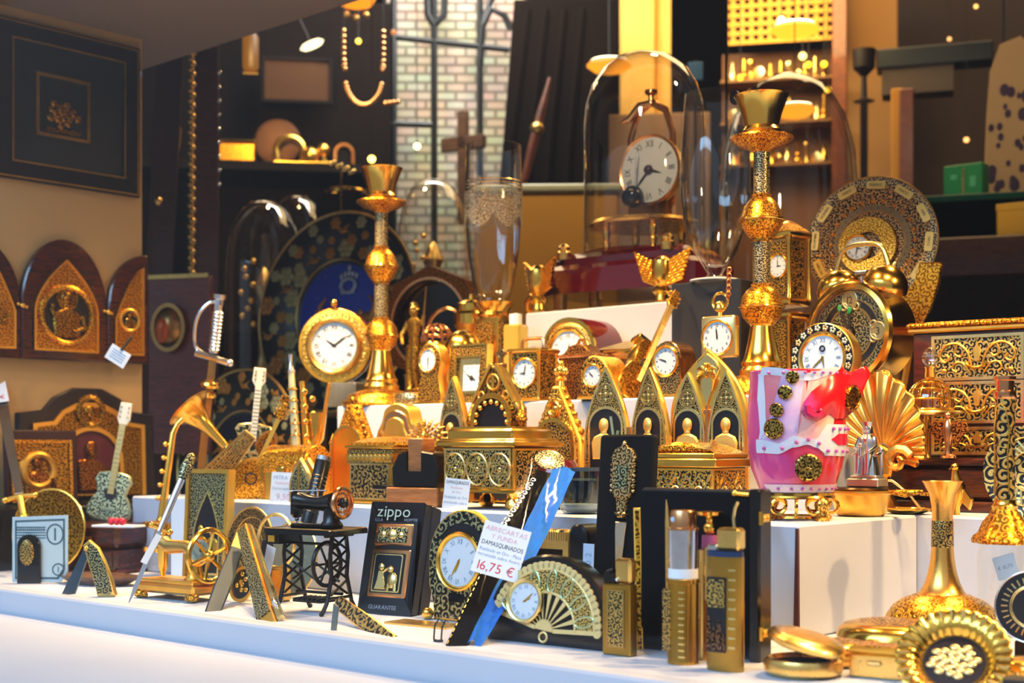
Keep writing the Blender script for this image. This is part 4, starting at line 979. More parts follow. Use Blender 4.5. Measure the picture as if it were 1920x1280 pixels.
MB().box(-96, 96, -74, 74, zt, zt + 12, 3).put('lid_rim', GOLD, l); MB().box(-80, 80, -60, 60, zt + 12, zt + 34, 4).box(-74, 74, -54, 54, zt + 34, zt + 38).put('lid_top', GOLD, l)
t = T('star_casket', 'gold casket with domed engraved lid and star lattice panels beside pink vase', 'jewel box', 1300, 1.115, Z1, 32)
zt, l = casket(t, 158, 118, 86, 40, DAMW)
for pl in (0, 1):
    m = MB(); n = 3 if not pl else 2
    for i in range(n):
        x = (-50 + 50 * i) if not pl else (-26 + 52 * i)
        m.ring(star(4, 30, 17, x, zt - 42), star(4, 26, 14.5, x, zt - 42), -1.5, 1).torus(x, 0, zt - 42, 8, 2, n=12)
        m.bar(x - 25, zt - 14, x - 10, zt - 42, 3, -1.4, 1).bar(x + 25, zt - 14, x + 10, zt - 42, 3, -1.4, 1).bar(x - 25, zt - 72, x - 10, zt - 42, 3, -1.4, 1).bar(x + 25, zt - 72, x + 10, zt - 42, 3, -1.4, 1)
    m.xf(Matrix.Translation((0, -62, 0)) if not pl else Matrix.Translation((82, 0, 0)) @ Matrix.Rotation(pi / 2, 4, 'Z')).put('star_lattice', PALE, t)
MB().box(-88, 88, -66, 66, zt, zt + 16, 2).box(-82, 82, -62, 62, zt + 16, zt + 26, 2).put('lid_rim', GOLD, l)
pp = [(-78 + 156 * i / 14, 20 * sin(pi * i / 14)) for i in range(15)]
MB().prism([(x, z + zt + 26) for x, z in [(-78, -1)] + pp[1:-1] + [(78, -1)]], -58, 58, 6).put('lid_top', RELG, l)
t = T('tape_stand', 'orange wood block stand with black notched holder on the lowest riser', 'stand', 788, 1.035, Z1, 34)
MB().box(-58, 58, -30, 30, 0, 36, 2).put('wood_base', PINE, t)
MB().prism([(-46, 36), (52, 36), (58, 70), (46, 100), (20, 104), (20, 66), (-14, 66), (-14, 104), (-34, 98), (-48, 72)], -26, 26, 3).put('notched_holder', BLACK, t)
MB().box(-14, 20, -22, 20, 64, 128, 2).put('wood_block', PINE, t); MB().box(-96, -40, -22, 20, 30, 40, 2).put('arm', BLACK, t)
card('price_card', 'white price card headed DAMASQUINADOS in front of the casket with stars', 852, 1.008, Z1, 52, 58, 24, 5, 6, [('DAMASQUINADOS', 9, 51, INK), ('Realizado', 6, 41, PINKI), ('en Oro', 6, 33, GREYI), ('Realizado en Oro', 7.4, 23, BLUEI), ('incrustado sobre', 7.4, 13, BLUEI)])
t = T('glass_inkwell', 'small blue grey glass tub beside the film wrapped letter opener', 'glass tub', 1092, 1.03, Z1, 30)
MB().lathe([(0, 0), (34, 0), (42, 8), (46, 30), (46, 84), (43, 84), (42, 30), (30, 8), (0, 6)], 28).put('tub', glassm('blue grey glass', (.55, .66, .72), .06, .7), t)
MB().lathe([(0, 3), (28, 3), (38, 10), (40, 18), (0, 18)], 28).put('white_base', CARD, t); MB().lathe([(47, 80), (47, 86), (40, 86), (40, 80)], 28).put('rim', mat('slate rim', '#4a5b66', .4, .3), t)
MB().box(-26, 26, -12, 12, 20, 66, 4).put('dark_insert', mat('dark blue velvet insert', '#1b2a38', 0, .6), t)
t = T('maroon_pot', 'dark maroon pot hidden between letter opener film and blue grey glass tub', 'pot', 1044, 1.085, Z1, 30)
MB().lathe([(0, 0), (28, 0), (40, 12), (46, 50), (40, 84), (34, 92), (0, 92)], 28).put('pot', MAROON, t)

# pointed shrines standing behind the caskets
def gpanel(par, w, h, d, x=0, fig=1, flip=1, cross=0):
    MB().prism(gothic(w, h, h * .46, 0, x), -d / 2, d / 2, 3).put('frame', GOLDS, par)
    f = MB().prism(gothic(w - 8, h - 9, h * .46 - 2, 4, x), -d / 2 - 2, -d / 2).put('damascene_face', DAMF, par)
    m = MB().ring(gothic(w - 6, h - 6, h * .46, 3, x), gothic(w - 14, h - 16, h * .46 - 2, 5, x), -d / 2 - 4, -d / 2)
    m.ring(rarch(w - 24, h * .69, 6, x), rarch(w - 32, h * .69 - 5, 6, x), -d / 2 - 4, -d / 2 - 1); tracery(m, x, h * .80, w * .19, -d / 2 - 3).put('tracery', PALE, f)
    MB().prism(rarch(w - 28, h * .69 - 2, 6, x), -d / 2 - 2.8, -d / 2 - 1).put('niche', NICHE, f)
    if fig: figure(MB(), x - 3 * flip, h * .34, h * .29, -d / 2 - 5, flip).put('saint_relief', mat('matt gold relief', (1, .66, .16), 1, .42), f)
    if cross: MB().bar(x + w * .26, h * .30, x + w * .12, h * .64, 5, -d / 2 - 5, -d / 2 - 2).tube([(x + w * .24, -d / 2 - 4, h * .24), (x + w * .32, -d / 2 - 4, h * .36), (x + w * .24, -d / 2 - 4, h * .46), (x + w * .28, -d / 2 - 4, h * .54)], 3, 6).put('tree_relief', mat('pale green silver', '#9fb59a', .7, .35), f)
t = T('pointed_shrine', 'narrow pointed damascene shrine with a draped figure behind the star medallion casket', 'shrine', 853, 1.145, Z1, 44)
gpanel(t, 74, 236, 12)
t = T('gabled_shrine', 'gabled gilt shrine with cross on top and an empty dark lobed niche', 'shrine', 940, 1.155, Z1, 40)
o = [(-60, 0), (60, 0), (60, 178), (52, 186), (8, 256), (-8, 256), (-52, 186), (-60, 178)]
MB().prism(o, -20, 2, 3).put('body', OLD, t); MB().prism(inset(o, 6), -23, -19).put('front', relief('dark gilt relief', '#b48a3a', '#1a0f05', 5), t)
MB().prism(rarch(78, 188, 8), -24, -21).put('niche', NICHE, t)
n = MB().ring(rarch(98, 202, 4), rarch(80, 190, 6), -32, -20).put('arch_moulding', ribm('ribbed arch', '#e2ad48', 1, .25, 2.2, 'X', .6), t)
m = MB()
for i in range(9):
    a = pi * i / 8; m.ball(38 * cos(a), -29, 151 + 38 * sin(a), 5.4, 8)
m.put('lobe', GOLD, n)
m = MB().torus(0, -23, 226, 14, 3, n=20).bar(0, 216, 0, 237, 5, -25, -22).bar(-8, 228, 8, 228, 5, -25, -22)
for s in (-1, 1): m.torus(s * 30, -23, 202, 7, 2.4, n=14); m.bar(s * 52, 188, s * 5, 260, 6, -26, -20)
m.put('gable_relief', GOLDS, t)
MB().box(-9, 9, -8, 8, 252, 262, 2).bar(0, 262, 0, 294, 5, -3, 3).bar(-11, 280, 11, 280, 5, -3, 3).torus(0, 0, 280, 8, 2, n=14).put('cross', BRONZE, t)
for s in (-1, 1): MB().lathe([(10, 0), (9, 150), (12, 156), (0, 192)], 10, (s * 60, -14, 0)).put('buttress', RELO, t)
MB().ball(0, -27, 108, 24, 14, 1, .3, .8).put('half_medallion', DAMG, t)
t = T('gabled_shrine', 'bright gold gabled shrine with fleur finial and dark arched scene', 'shrine', 1052, 1.165, Z1, 40)
o = [(-58, 0), (58, 0), (58, 122), (8, 222), (-8, 222), (-58, 122)]
MB().prism(o, -16, 4, 4).put('body', GOLDS, t); MB().prism(inset(o, 6), -19, -15).put('front', relief('bright gold relief', '#ffd062', '#8a5a10', 5), t)
MB().prism(rarch(92, 150, 6), -21, -18).put('niche', DAMW, t); MB().ring(rarch(104, 158, 4), rarch(90, 149, 6), -25, -18).put('arch_moulding', GOLD, t)
m = MB()
for s in (-1, 1):
    for i in range(7): m.ball(s * (60 - 8.4 * i), -4, 122 + 15.4 * i, 7.4, 8)
m.put('crocket', RELG, t)
MB().lathe([(8, 220), (6, 232), (12, 236), (6, 242)], 12).ball(0, 0, 252, 10).ball(-10, 0, 250, 7).ball(10, 0, 250, 7).ball(0, 0, 264, 7).put('finial', GOLD, t)
MB().torus(0, -20, 180, 13, 4, n=18).ball(0, -19, 180, 8, 8, 1, .4, 1).put('rosette', GOLD, t)
t = T('gabled_shrine', 'small gold gable with ribbed shell niche behind the beaded lid jewel box', 'shrine', 663, 1.13, Z1, 46)
o = [(-46, 0), (46, 0), (46, 96), (6, 176), (-6, 176), (-46, 96)]
MB().prism(o, -14, 16, 3).put('body', RELG, t); MB().prism(rarch(74, 130, 4), -16, -13).put('shell_niche', ribm('shell ribs', '#f2ac30', 1, .3, 3.0, 'X', .8), t); MB().ring(rarch(82, 136, 2), rarch(72, 128, 4), -20, -13).put('arch_moulding', GOLD, t)
m = MB()
for s in (-1, 1):
    for i in range(7): m.ball(s * (48 - 6.6 * i), -2, 98 + 12 * i, 5.4, 8)
m.ball(0, 0, 184, 7).put('crocket', RELO, t)
for s in (-1, 1): MB().lathe([(7, 0), (6, 100), (8, 104), (0, 124)], 10, (s * 48, -8, 0)).put('buttress', RELG, t)
t = T('trefoil_shrine', 'stepped trefoil arched shrine with dark silver centre behind the beaded lid jewel box', 'shrine', 754, 1.155, Z1, 44)
for k in range(4):
    w = 104 - 16 * k; q = [(-w / 2, 0), (w / 2, 0), (w / 2, 96 - 4 * k)] + [(w * .5 * cos(a) * (.92 + .10 * cos(6 * a)), 118 - 4 * k + (62 - 9 * k) * sin(a)) for a in [pi * i / 20 for i in range(21)]] + [(-w / 2, 96 - 4 * k)]
    MB().prism(q, -16 - 3 * k if k < 3 else -20, 16 - 8 * k if k < 3 else -14, 2).put('arch_step' if k < 3 else 'centre_panel', (COPPER if k % 2 else GOLDS) if k < 3 else RELO, t)
t = T('filigree_flower', 'dark gold filigree flower on a forked stem above the jewel boxes', 'ornament', 802, 1.125, Z1, 35)
m = MB()
for k, (rr, n_) in enumerate(((11, 7), (21, 11), (31, 15), (38, 17))):
    for i in range(n_):
        a = 2 * pi * (i + .5 * k) / n_; x, z = cos(a) * rr * 1.1, sin(a) * rr * .75
        m.tube([(x * .55, -12 + 3 * k, 124 + z * .55), (x * .9, -16 + 3 * k, 124 + z * .9), (x * 1.12, -10 + 3 * k, 124 + z * 1.12)], [1.6, 3.6, 1], 6)
m.put('petal', OLD, t); MB().ball(0, -10, 124, 10).put('centre', GOLD, t)
MB().tube([(-18, 0, 0), (-6, 0, 60), (0, 0, 110)], 4, 8).tube([(30, 0, 0), (14, 0, 60), (0, 0, 110)], 4, 8).put('stem', BRONZE, t)
t = T('diptych_icon', 'two leaf gilt diptych with pointed panels hinged at an angle', 'icon', 1139, 1.15, Z1, 29)
gpanel(t, 98, 266, 9, 0, 1, 1, 1)
e = bpy.data.objects.new('side_leaf', None); COL.objects.link(e); e.parent = t; e.location = (50 * KS[0], 4 * KS[0], 0); e.rotation_euler = (0, 0, radians(-16))
m0 = gothic(94, 260, 120, 0, 56)
b = MB().prism(m0, -13, -4, 3).put('side_frame', GOLDS, e)
bpy.context.view_layer.update()
for ch in [b]: ch.parent = t; ch.location = e.location; ch.rotation_euler = e.rotation_euler
bpy.data.objects.remove(e)
sl = b
def on(par, mb, n, mt): return mb.put(n, mt, par)
on(sl, MB().prism(gothic(84, 250, 118, 4, 56), -15, -13), 'damascene_face', DAMF)
m = MB().ring(gothic(88, 254, 118, 3, 56), gothic(80, 244, 116, 5, 56), -17, -13).ring(rarch(68, 180, 6, 56), rarch(60, 175, 6, 56), -17, -14)
on(sl, tracery(m, 56, 208, 18, -16), 'tracery', PALE); on(sl, MB().prism(rarch(62, 177, 6, 56), -15.8, -14), 'niche', NICHE)
on(sl, figure(MB(), 56, 90, 77, -18, -1), 'saint_relief', mat('matt gold relief', '#fff'))
MB().tube([(51, -10, 60), (51, -10, 110)], 5).tube([(51, -10, 130), (51, -10, 150)], 5).put('hinge', COPPER, t)
t = T('arched_icon', 'gilt icon with two pointed panels and a dove under one broad arch', 'icon', 1333, 1.165, Z1, 30)
o = gothic(166, 302, 172, 0, 0, 14, 2.1)
MB().prism(o, -12, -4, 3).put('frame', GOLDS, t)
for x, fl in ((-41, 1), (41, -1)):
    p = MB().prism(gothic(70, 250, 130, 6, x), -15, -12).put('damascene_face', DAMF, t)
    m = MB().ring(gothic(76, 256, 132, 4, x), gothic(68, 246, 130, 6, x), -18, -12).ring(rarch(62, 184, 8, x), rarch(54, 179, 8, x), -17, -14)
    tracery(m, x, 210, 17, -16).put('tracery', PALE, p); MB().prism(rarch(56, 181, 8, x), -15.8, -14).put('niche', NICHE, p)
    figure(MB(), x, 96, 78, -18, fl).put('saint_relief', mat('matt gold relief', '#fff'), p)
d = MB().prism([(-26, 262), (0, 196), (26, 262), (20, 280), (0, 294), (-20, 280)], -16, -12, 2).put('dove_panel', PALE, t)
m = MB().ball(0, -19, 258, 6, 10, .8, .6, 1.9).ball(0, -20, 272, 4.6)
for s in (-1, 1):
    for i in range(5): m.tube([(0, -18, 260), (s * (10 + 2 * i), -19, 268 - 6 * i), (s * (20 - 2 * i), -17, 264 - 10 * i)], [3, 3.4, 1], 6)
m.put('dove_relief', GOLD, d); MB().tube([(0, -14, 4), (0, -14, 196)], 4, 10).box(-7, 7, -18, -10, 180, 190, 2).put('column', COPPER, t)

# ---------------------------------------------------------------- middle riser
CS = [((0, 0), (73, 0), (75, 4), (73, 9), (66, 14), (62, 22), (46, 28), (34, 31), (0, 32)),
      ((33, 31), (34, 38), (30, 44), (31, 50), (27, 56), (24, 66), (20, 84), (17, 104), (19, 107)),
      ((16, 104), (20, 108), (28, 117), (31, 128), (33, 131), (33, 134), (31, 137), (29, 148), (22, 158), (15, 163), (16, 166), (13, 168)),
      ((13, 167), (13, 230)), ((12, 228), (16, 231), (16, 234), (22, 240), (30, 254), (33, 260), (33, 264), (30, 268), (26, 282), (18, 292), (13, 296), (15, 299), (12, 301)),
      ((12, 300), (12, 364)), ((12, 362), (16, 366), (34, 372), (47, 382), (46, 385), (30, 382), (18, 384)),
      ((18, 383), (27, 388), (29, 394), (25, 400), (30, 420), (38, 442), (41, 446), (37, 446), (28, 420), (20, 402), (0, 400))]
def candlestick(label, px, Y):
    t = T('candlestick', label, 'candlestick', px, Y, Z2, 0)
    for nm, p, m in zip(('base', 'bell', 'knop', 'column', 'knop', 'column', 'drip_pan', 'candle_cup'), CS, (RELG, GOLD, relief('engraved gold', '#f8b838', '#8e5a10', 4), dam('column scrolls', '#d8c088', '#0a1412', 3.6), relief('engraved gold', '', ''), dam('column scrolls'), relief('leafy gold', '#f4ae2c', '#8a5410', 3.6), GOLD)):
        MB().lathe(p, 40).put(nm, m, t)
    for z in (132.5, 262): MB().torus(0, 0, z, 33, 2.2, 'z', 40).put('ring', GOLD, t)
    return t
c1 = candlestick('shorter looking gold candlestick with knops beside the yellow faced round clock', 715, 1.262)
c1['label'] = 'gold candlestick with knops standing before the blue oval plate'
pr = pt(1428, 700, 1.27); dup(c1, (pr.x, 1.27, Z2), 'gold candlestick with knops standing beside the large wine glass'); c1['group'] = 'pair of gold candlesticks'
for o in bpy.data.objects:
    if o.name.startswith('candlestick') and o.parent is None: o['group'] = 'pair of gold candlesticks'
t = T('trinket_box', 'small oval gilt trinket box at the foot of the farther candlestick', 'box', 768, 1.235, Z2, 40)
MB().lathe([(0, 0), (30, 0), (34, 6), (34, 14), (30, 22), (0, 25)], 28, sy=.7).put('box', relief('white gold relief', '#f2dca0', '#7a5a20', 4), t)
t = T('glass_block', 'grey ribbed glass block carrying the yellow faced round clock', 'glass block', 650, 1.245, Z2, 30)
MB().prism(rrect(62, 46, 4), -20, 20, 2).put('block', ribm('grey ribbed glass', '#6d6a5e', .3, .15, 4, 'X', .5), t)
t = T('round_clock', 'round clock with yellow enamel rim, maroon edge and white roman dial', 'clock', 628, 1.245, Z2 + 46 * KS[0], 16)
MB().lathe([(0, -20), (66, -20), (72, -14), (72, -4), (0, -4)], 44, (0, 0, 70), 'y').put('case', mat('crimson edge', '#5e0a14', 0, .2, coat=.5), t)
MB().lathe([(0, -3), (70, -3), (70, 2), (66, 4), (0, 4)], 44, (0, 0, 70), 'y').put('enamel_rim', mat('yellow enamel', '#e8b83a', .7, .25), t)
m = MB()
for i in range(8):
    a = i * pi / 4 + pi / 8; x, z = 59 * cos(a), 70 + 59 * sin(a); m.torus(x, -4, z, 7, 1, n=12).ball(x, -4, z, 3, 6, 1, .5, 1)
    for s in (-1, 1): m.torus(59 * cos(a + s * .22), -4, 70 + 59 * sin(a + s * .22), 5, .9, n=10)
    b = a + pi / 8; m.tube([(54 * cos(b - .12), -4, 70 + 54 * sin(b - .12)), (62 * cos(b), -4, 70 + 62 * sin(b)), (54 * cos(b + .12), -4, 70 + 54 * sin(b + .12))], 1.1, 5)
m.put('rim_scrolls', OLD, t)
dial(t, 0, 70, -6, 44, 10, 9, .22, 'roman', rim=BRASS)
MB().lathe([(7, 138), (5, 142), (0, 143)], 12).ball(0, -6, 149, 7).put('crown', GOLD, t)

def small_clock(t, outline, d, fm, cx, cz, r, h, m, side=None, bez=.16, style='tick', foot=1):
    MB().prism(outline, -d / 2, d / 2, 2).put('case', side or GOLDS, t)
    MB().prism(inset(outline, 3), -d / 2 - 2, -d / 2 + 1).put('front', fm, t)
    if foot:
        w = max(p[0] for p in outline); MB().box(-w - 5, w + 5, -d / 2 - 6, d / 2 + 4, -.2, 6, 2).put('base', GOLD, t)
    dial(t, cx, cz, -d / 2 - 3, r, h, m, bez, style)
t = T('balloon_clock', 'small damascene clock with balloon top and narrow waist beside knight figurine', 'clock', 813, 1.235, Z2, 44)
o = [(-32, 0), (32, 0), (30, 20), (23, 50)] + [(30 * cos(a), 82 + 33 * sin(a)) for a in [-.5 + (pi + 1) * i / 16 for i in range(17)]] + [(-23, 50), (-30, 20)]
small_clock(t, o, 24, DAMW, 0, 82, 20, 12, 30)
t = T('square_clock', 'square damascene framed clock with photo style white dial', 'clock', 880, 1.245, Z2, 42, lean=4)
MB().ring(rect(92, 110), rect(60, 66, 0, 20), -8, 8).put('frame', DAMW, t); MB().ring(rect(94, 112, 0, -1), rect(88, 106, 0, 2), -10, 8).ring(rect(66, 72, 0, 17), rect(60, 66, 0, 20), -10, 0).put('gilt_edge', GOLD, t)
MB().box(-30, 30, -3, 2, 20, 86).put('glass_panel', PALE, t); MB().box(-14, 28, -5, -3, 24, 72).put('dial_face', WHITE, t)
m = MB()
for i in range(12):
    a = pi / 2 - i * pi / 6; m.txt(str(i or 12), 6.5, 7 + 17 * max(-1, min(1, 1.3 * cos(a))), 48 + 19 * max(-1, min(1, 1.3 * sin(a))), -5.4)
m.put('numeral_ring', INK, t); MB().bar(7, 48, 17, 44, 3, -6.4, -6).put('hour_hand', INK, t); MB().bar(7, 48, -6, 56, 2, -6.8, -6.4).ball(7, -6, 48, 5, 8, 1, .4, 1).put('minute_hand', INK, t)
t = T('knight_figurine', 'tall gold knight figurine holding a long lance beside the balloon clock', 'figurine', 776, 1.365, Z2, 35)
MB().box(-22, 22, -16, 16, 0, 22, 3).box(-16, 16, -12, 12, 22, 34, 3).put('pedestal', GOLD, t)
m = MB()
for s in (-1, 1): m.tube([(s * 5 - 2, 0, 118), (s * 8 - 6, -4 * s, 82), (s * 6, 2 * s, 40), (s * 7, -6, 34)], [9, 7.5, 5, 5], 10)
m.lathe([(8, 112), (12, 118), (10, 134), (14, 152), (15, 164), (8, 170), (4, 174)], 16, sy=.7).ball(1, -2, 182, 9, 12, .9, 1, 1.15)
m.tube([(-13, 0, 162), (-24, -6, 140), (-18, -12, 122)], [5, 4.4, 3.6], 8).tube([(13, 0, 162), (26, -8, 156), (30, -12, 172)], [5, 4.4, 3.6], 8).put('body', relief('knight gold', '#f4cf5a', '#7a5210', 3.4), t)
MB().lathe([(12, 186), (9, 190), (8, 198), (0, 201)], 14).put('helmet', GOLD, t)
MB().tube([(24, -12, 36), (31, -12, 172), (36, -12, 226)], [2.4, 2.4, 1], 6).put('lance', BRONZE, t)
t = T('caged_dome', 'copper caged dome on a gold drum behind the balloon clock', 'ornament', 820, 1.365, Z2, 35)
MB().lathe([(0, 0), (28, 0), (26, 90), (32, 96), (32, 118), (28, 124), (0, 124)], 28).put('drum', GOLD, t)
m = MB()
for i in range(10):
    a = i * pi / 5; m.tube([(30 * cos(a) * cos(b), 30 * sin(a) * cos(b), 124 + 34 * sin(b)) for b in [pi / 2 * k / 6 for k in range(7)]], 1.8, 5)
m.torus(0, 0, 136, 28, 1.6, 'z', 24).torus(0, 0, 148, 21, 1.6, 'z', 24).put('cage', COPPER, t)
t = T('globe_lid_box', 'gold box with bright round globe lid behind the square clock', 'box', 868, 1.33, Z2, 35)
MB().box(-36, 36, -30, 30, 0, 100, 3).put('body', GOLDS, t); MB().lathe([(36, 100), (36, 104), (34, 116), (28, 130), (16, 140), (0, 144)], 32).put('globe_lid', GOLD, t)
t = T('canister', 'tall gold ribbed canister with stepped lid beside the etched flute glass', 'canister', 884, 1.42, Z2, 35)
MB().lathe([(0, 0), (29, 0), (29, 150), (32, 154), (32, 160)], 32).put('body', GOLDS, t); MB().lathe([(33, 158), (33, 176), (28, 182), (28, 196), (20, 202), (8, 204), (6, 214), (0, 216)], 32).put('lid', GOLD, t)
m = MB()
for z in (40, 90, 140): m.torus(0, 0, z, 29.5, 2, 'z', 32, 6)
m.put('ring', GOLD, t)
t = T('gold_tower', 'gold damascene tower with flared top under the etched flute glass', 'pedestal', 925, 1.385, Z2, 40)
MB().box(-28, 28, -24, 24, 0, 168, 2).put('shaft', GOLD, t); MB().box(-20, 20, -26, -23, 10, 158).put('front_panel', DAMW, t); MB().box(27, 30, -16, 16, 10, 158).put('side_panel', DAMW, t)
MB().lathe([(24, 166), (30, 172), (28, 178), (36, 190), (38, 196), (0, 196)], 32).put('flared_top', GOLD, t)
zt = Z2 + 196 * KS[0]
t = T('flute_glass', 'tall flute glass with etched garland band on the gold tower', 'glass', 925, 1.385, zt, 0)
FL = [(0, 0), (30, 0), (31, 3), (28, 6), (33, 14), (40, 40), (48, 90), (53, 150), (54, 190), (53, 250), (52, 294), (50.5, 294), (51.5, 250), (52, 190), (51, 150), (46, 90), (38, 40), (30, 16), (0, 12)]
MB().lathe(FL, 44).put('bowl', WINE, t)
def etchm():
    m, nt, N, L, b = base('etched garland'); h, vo = spiral(N, L, 6, 12); out = [n for n in N if n.type == 'OUTPUT_MATERIAL'][0]
    b.inputs['Base Color'].default_value = lin('#efe2c4'); b.inputs['Roughness'].default_value = .7
    tr = N.new('ShaderNodeBsdfTransparent'); mi = N.new('ShaderNodeMixShader'); mr = N.new('ShaderNodeMapRange'); mr.inputs[1].default_value = -.1; mr.inputs[2].default_value = .4; mr.inputs[4].default_value = .5
    L.new(h, mr.inputs[0]); L.new(mr.outputs[0], mi.inputs[0]); L.new(tr.outputs[0], mi.inputs[1]); L.new(b.outputs[0], mi.inputs[2]); L.new(mi.outputs[0], out.inputs[0]); return m
ETCH = etchm()
fo = []; ff = []; n = 72
for i in range(n):
    a = 2 * pi * i / n; lo = 158 - 22 * abs(cos(a * 3)); hi = 206 + 26 * max(0, cos(a * 3)) ** 6
    for k in range(7): z = lo + (hi - lo) * k / 6; fo.append((54.6 * cos(a), 54.6 * sin(a), z))
for i in range(n):
    for k in range(6): j = (i + 1) % n; ff.append((i * 7 + k, j * 7 + k, j * 7 + k + 1, i * 7 + k + 1))
MB().add(fo, ff).put('etched_garland', ETCH, t, 'etched frosted garland', 180)
m = MB()
for z in (212, 218, 224): m.torus(0, 0, z, 54, .9, 'z', 48, 5)
m.put('gilt_line', PALE, t)
t = T('perfume_bottle', 'pale yellow square perfume bottle between flute glass and carriage clock', 'bottle', 967, 1.36, Z2, 35)
MB().box(-20, 20, -16, 16, 0, 152, 4).put('bottle', mat('pale yellow gilt glass', '#d8b84e', .5, .2), t); MB().lathe([(12, 152), (12, 172), (0, 174)], 20).put('stopper', CARD, t)
t = T('carriage_clock', 'gold carriage clock with damascene sides, oval dial and top handle', 'clock', 1000, 1.235, Z2, 36)
small_clock(t, rect(64, 92), 52, DAMW, 0, 52, 25, 9, 2, None, .16)
MB().box(31, 34, -22, 22, 6, 88).put('side_panel', DAMW, t); MB().box(-40, 40, -34, 34, 90, 98, 3).put('cornice', GOLD, t)
MB().tube([(-26, 0, 98), (-24, 0, 114), (-18, 0, 118), (18, 0, 118), (24, 0, 114), (26, 0, 98)], 3.4, 8).put('handle', COPPER, t)
for sx in (-1, 1):
    for sy in (-1, 1): MB().lathe([(5, 4), (4, 8), (4, 86), (6, 90)], 10, (sx * 32, sy * 27, 0)).put('column', GOLD, t)
t = T('mantel_clock', 'maroon lacquer arched mantel clock with wide gold front', 'clock', 1083, 1.335, Z2, 38)
MB().prism(rarch(126, 160, 0), -26, 60, 2).put('case', MAROON, t); MB().ring(rarch(126, 160, 0), rarch(112, 152, 2), -30, -20).put('gilt_edge', GOLD, t)
MB().prism(rarch(114, 154, 2), -27, -22).put('front', GOLDS, t)
MB().lathe([(44, -3), (56, -3), (57, 1), (54, 4), (48, 5), (43, 2)], 44, (0, -27, 94), 'y').put('damascene_ring', dam('ring scrolls', '#d9b050', '#150b04', 3.4), t)
dial(t, 0, 94, -30, 40, 12, 30, .14, 'roman'); MB().box(-68, 68, -34, 62, 0, 8, 2).put('base', WOOD, t)
t = T('arched_clock', 'small arched gold clock with textured barrel side and blue dial', 'clock', 1098, 1.20, Z2 - .0, 38)
t.location.y = 1.232
small_clock(t, rarch(62, 82, 0), 62, DAMW, 0, 44, 19, 9, 52, mat('hammered gold', (1, .56, .10), 1, .28, .1, bump=.6, bs=420, dist=.002), .2)
t = T('scroll_top_clock', 'brown damascene clock case with scrolled top behind the textured barrel clock', 'clock', 1093, 1.285, Z2, 38)
o = [(-44, 0), (44, 0), (44, 86), (30, 92), (18, 104), (0, 108), (-18, 104), (-30, 92), (-44, 86)]
MB().prism(o, -20, 20, 2).put('case', dam('brown scrolls', '#b3772e', '#1c0a04', 4.4), t); MB().box(-50, 50, -26, 26, 82, 88, 2).put('cornice', COPPER, t); MB().tube([(-14, 0, 106), (-8, 0, 116), (8, 0, 116), (14, 0, 106)], 3, 8).ball(0, 0, 118, 5).put('handle', GOLD, t)
t = T('house_casket', 'house shaped brass casket with low pyramid roof behind the gold guitar', 'jewel box', 1187, 1.33, Z2, 38)
MB().box(-52, 52, -40, 40, 0, 92, 2).put('body', BRASS, t); MB().box(-38, 38, -42, -39, 12, 80).put('front_panel', mat('pinkish enamel', '#5a3428', .3, .3), t); MB().ring(rect(80, 72, 0, 10), rect(72, 64, 0, 14), -43, -39).put('panel_border', GOLD, t)
MB().box(-60, 60, -48, 48, 90, 97, 2).put('cornice', GOLD, t); MB().lathe([(74, 97), (12, 114), (0, 115)], 4, sy=.85).rot(45, 'Z').put('roof', mat('satin pale brass', (.72, .60, .30), 1, .35), t)
t, L = T2('guitar_figurine', 'large polished gold guitar leaning against the topmost riser', 'miniature guitar', (1172, 752, 1.235), (1262, 552, 1.345), 24)
bl = L * .50; pr_ = [(0, 0), (.34, .02), (.5, .14), (.5, .30), (.40, .48), (.33, .58), (.36, .72), (.40, .86), (.3, 1)]
o = [(x * 70, z * bl) for x, z in pr_] + [(-x * 70, z * bl) for x, z in pr_[::-1][:-1]]
MB().prism(o, -12, 16, 2).put('body', GOLD, t); MB().prism(inset(o, 3), -14, -11).put('soundboard', RELG, t)
MB().torus(0, -14, bl * .62, 9, 2, n=20).put('sound_hole', INK, t)
n = MB().box(-5, 5, -18, -8, bl * .7, L * .86).put('neck', OLD, t)
h = MB().prism([(-6, L * .85), (6, L * .85), (11, L * .88), (7, L), (-7, L), (-11, L * .88)], -16, -10, 1).put('headstock', RELG, t)
m = MB()
for s in (-1, 1):
    for i in range(3): m.ball(s * 12, -13, L * (.885 + .04 * i), 3, 8)
m.put('tuning_peg', GOLD, h); m = MB()
for i in range(6): m.tube([(-4 + 1.6 * i, -19, bl * .3), (-4 + 1.6 * i, -19, L * .86)], .5, 4)
m.put('string', PALE, t); MB().box(-34, 34, -13, 17, bl * .94, bl * 1.02, 2).put('shoulder_block', GOLD, t)
t = T('waisted_clock', 'bronze waisted clock with arched top and damascene front beside pocket watch', 'clock', 1264, 1.25, Z2, 36)
o = [(-42, 0), (42, 0), (40, 14), (31, 40)] + [(32 * cos(a), 72 + 34 * sin(a)) for a in [-.2 + (pi + .4) * i / 16 for i in range(17)]] + [(-31, 40), (-40, 14)]
small_clock(t, o, 48, dam('bronze green scrolls', '#b99a5c', '#120c06', 4), 0, 68, 25, 9, 48, mat('brown bronze', (.30, .15, .07), 1, .25, .1), .2)
t = T('display_block', 'tall black block carrying the large wine glass', 'display block', 1345, 1.385, Z2, 30)
MB().box(-74, 74, -44, 44, 0, 222, 2).put('block', mat('black blue block', '#0a0f1c', 0, .55), t); zb = Z2 + 222 * KS[0]
t = T('wine_glass', 'large clear wine glass with dark sticker on the black block', 'glass', 1341, 1.37, zb, 0)
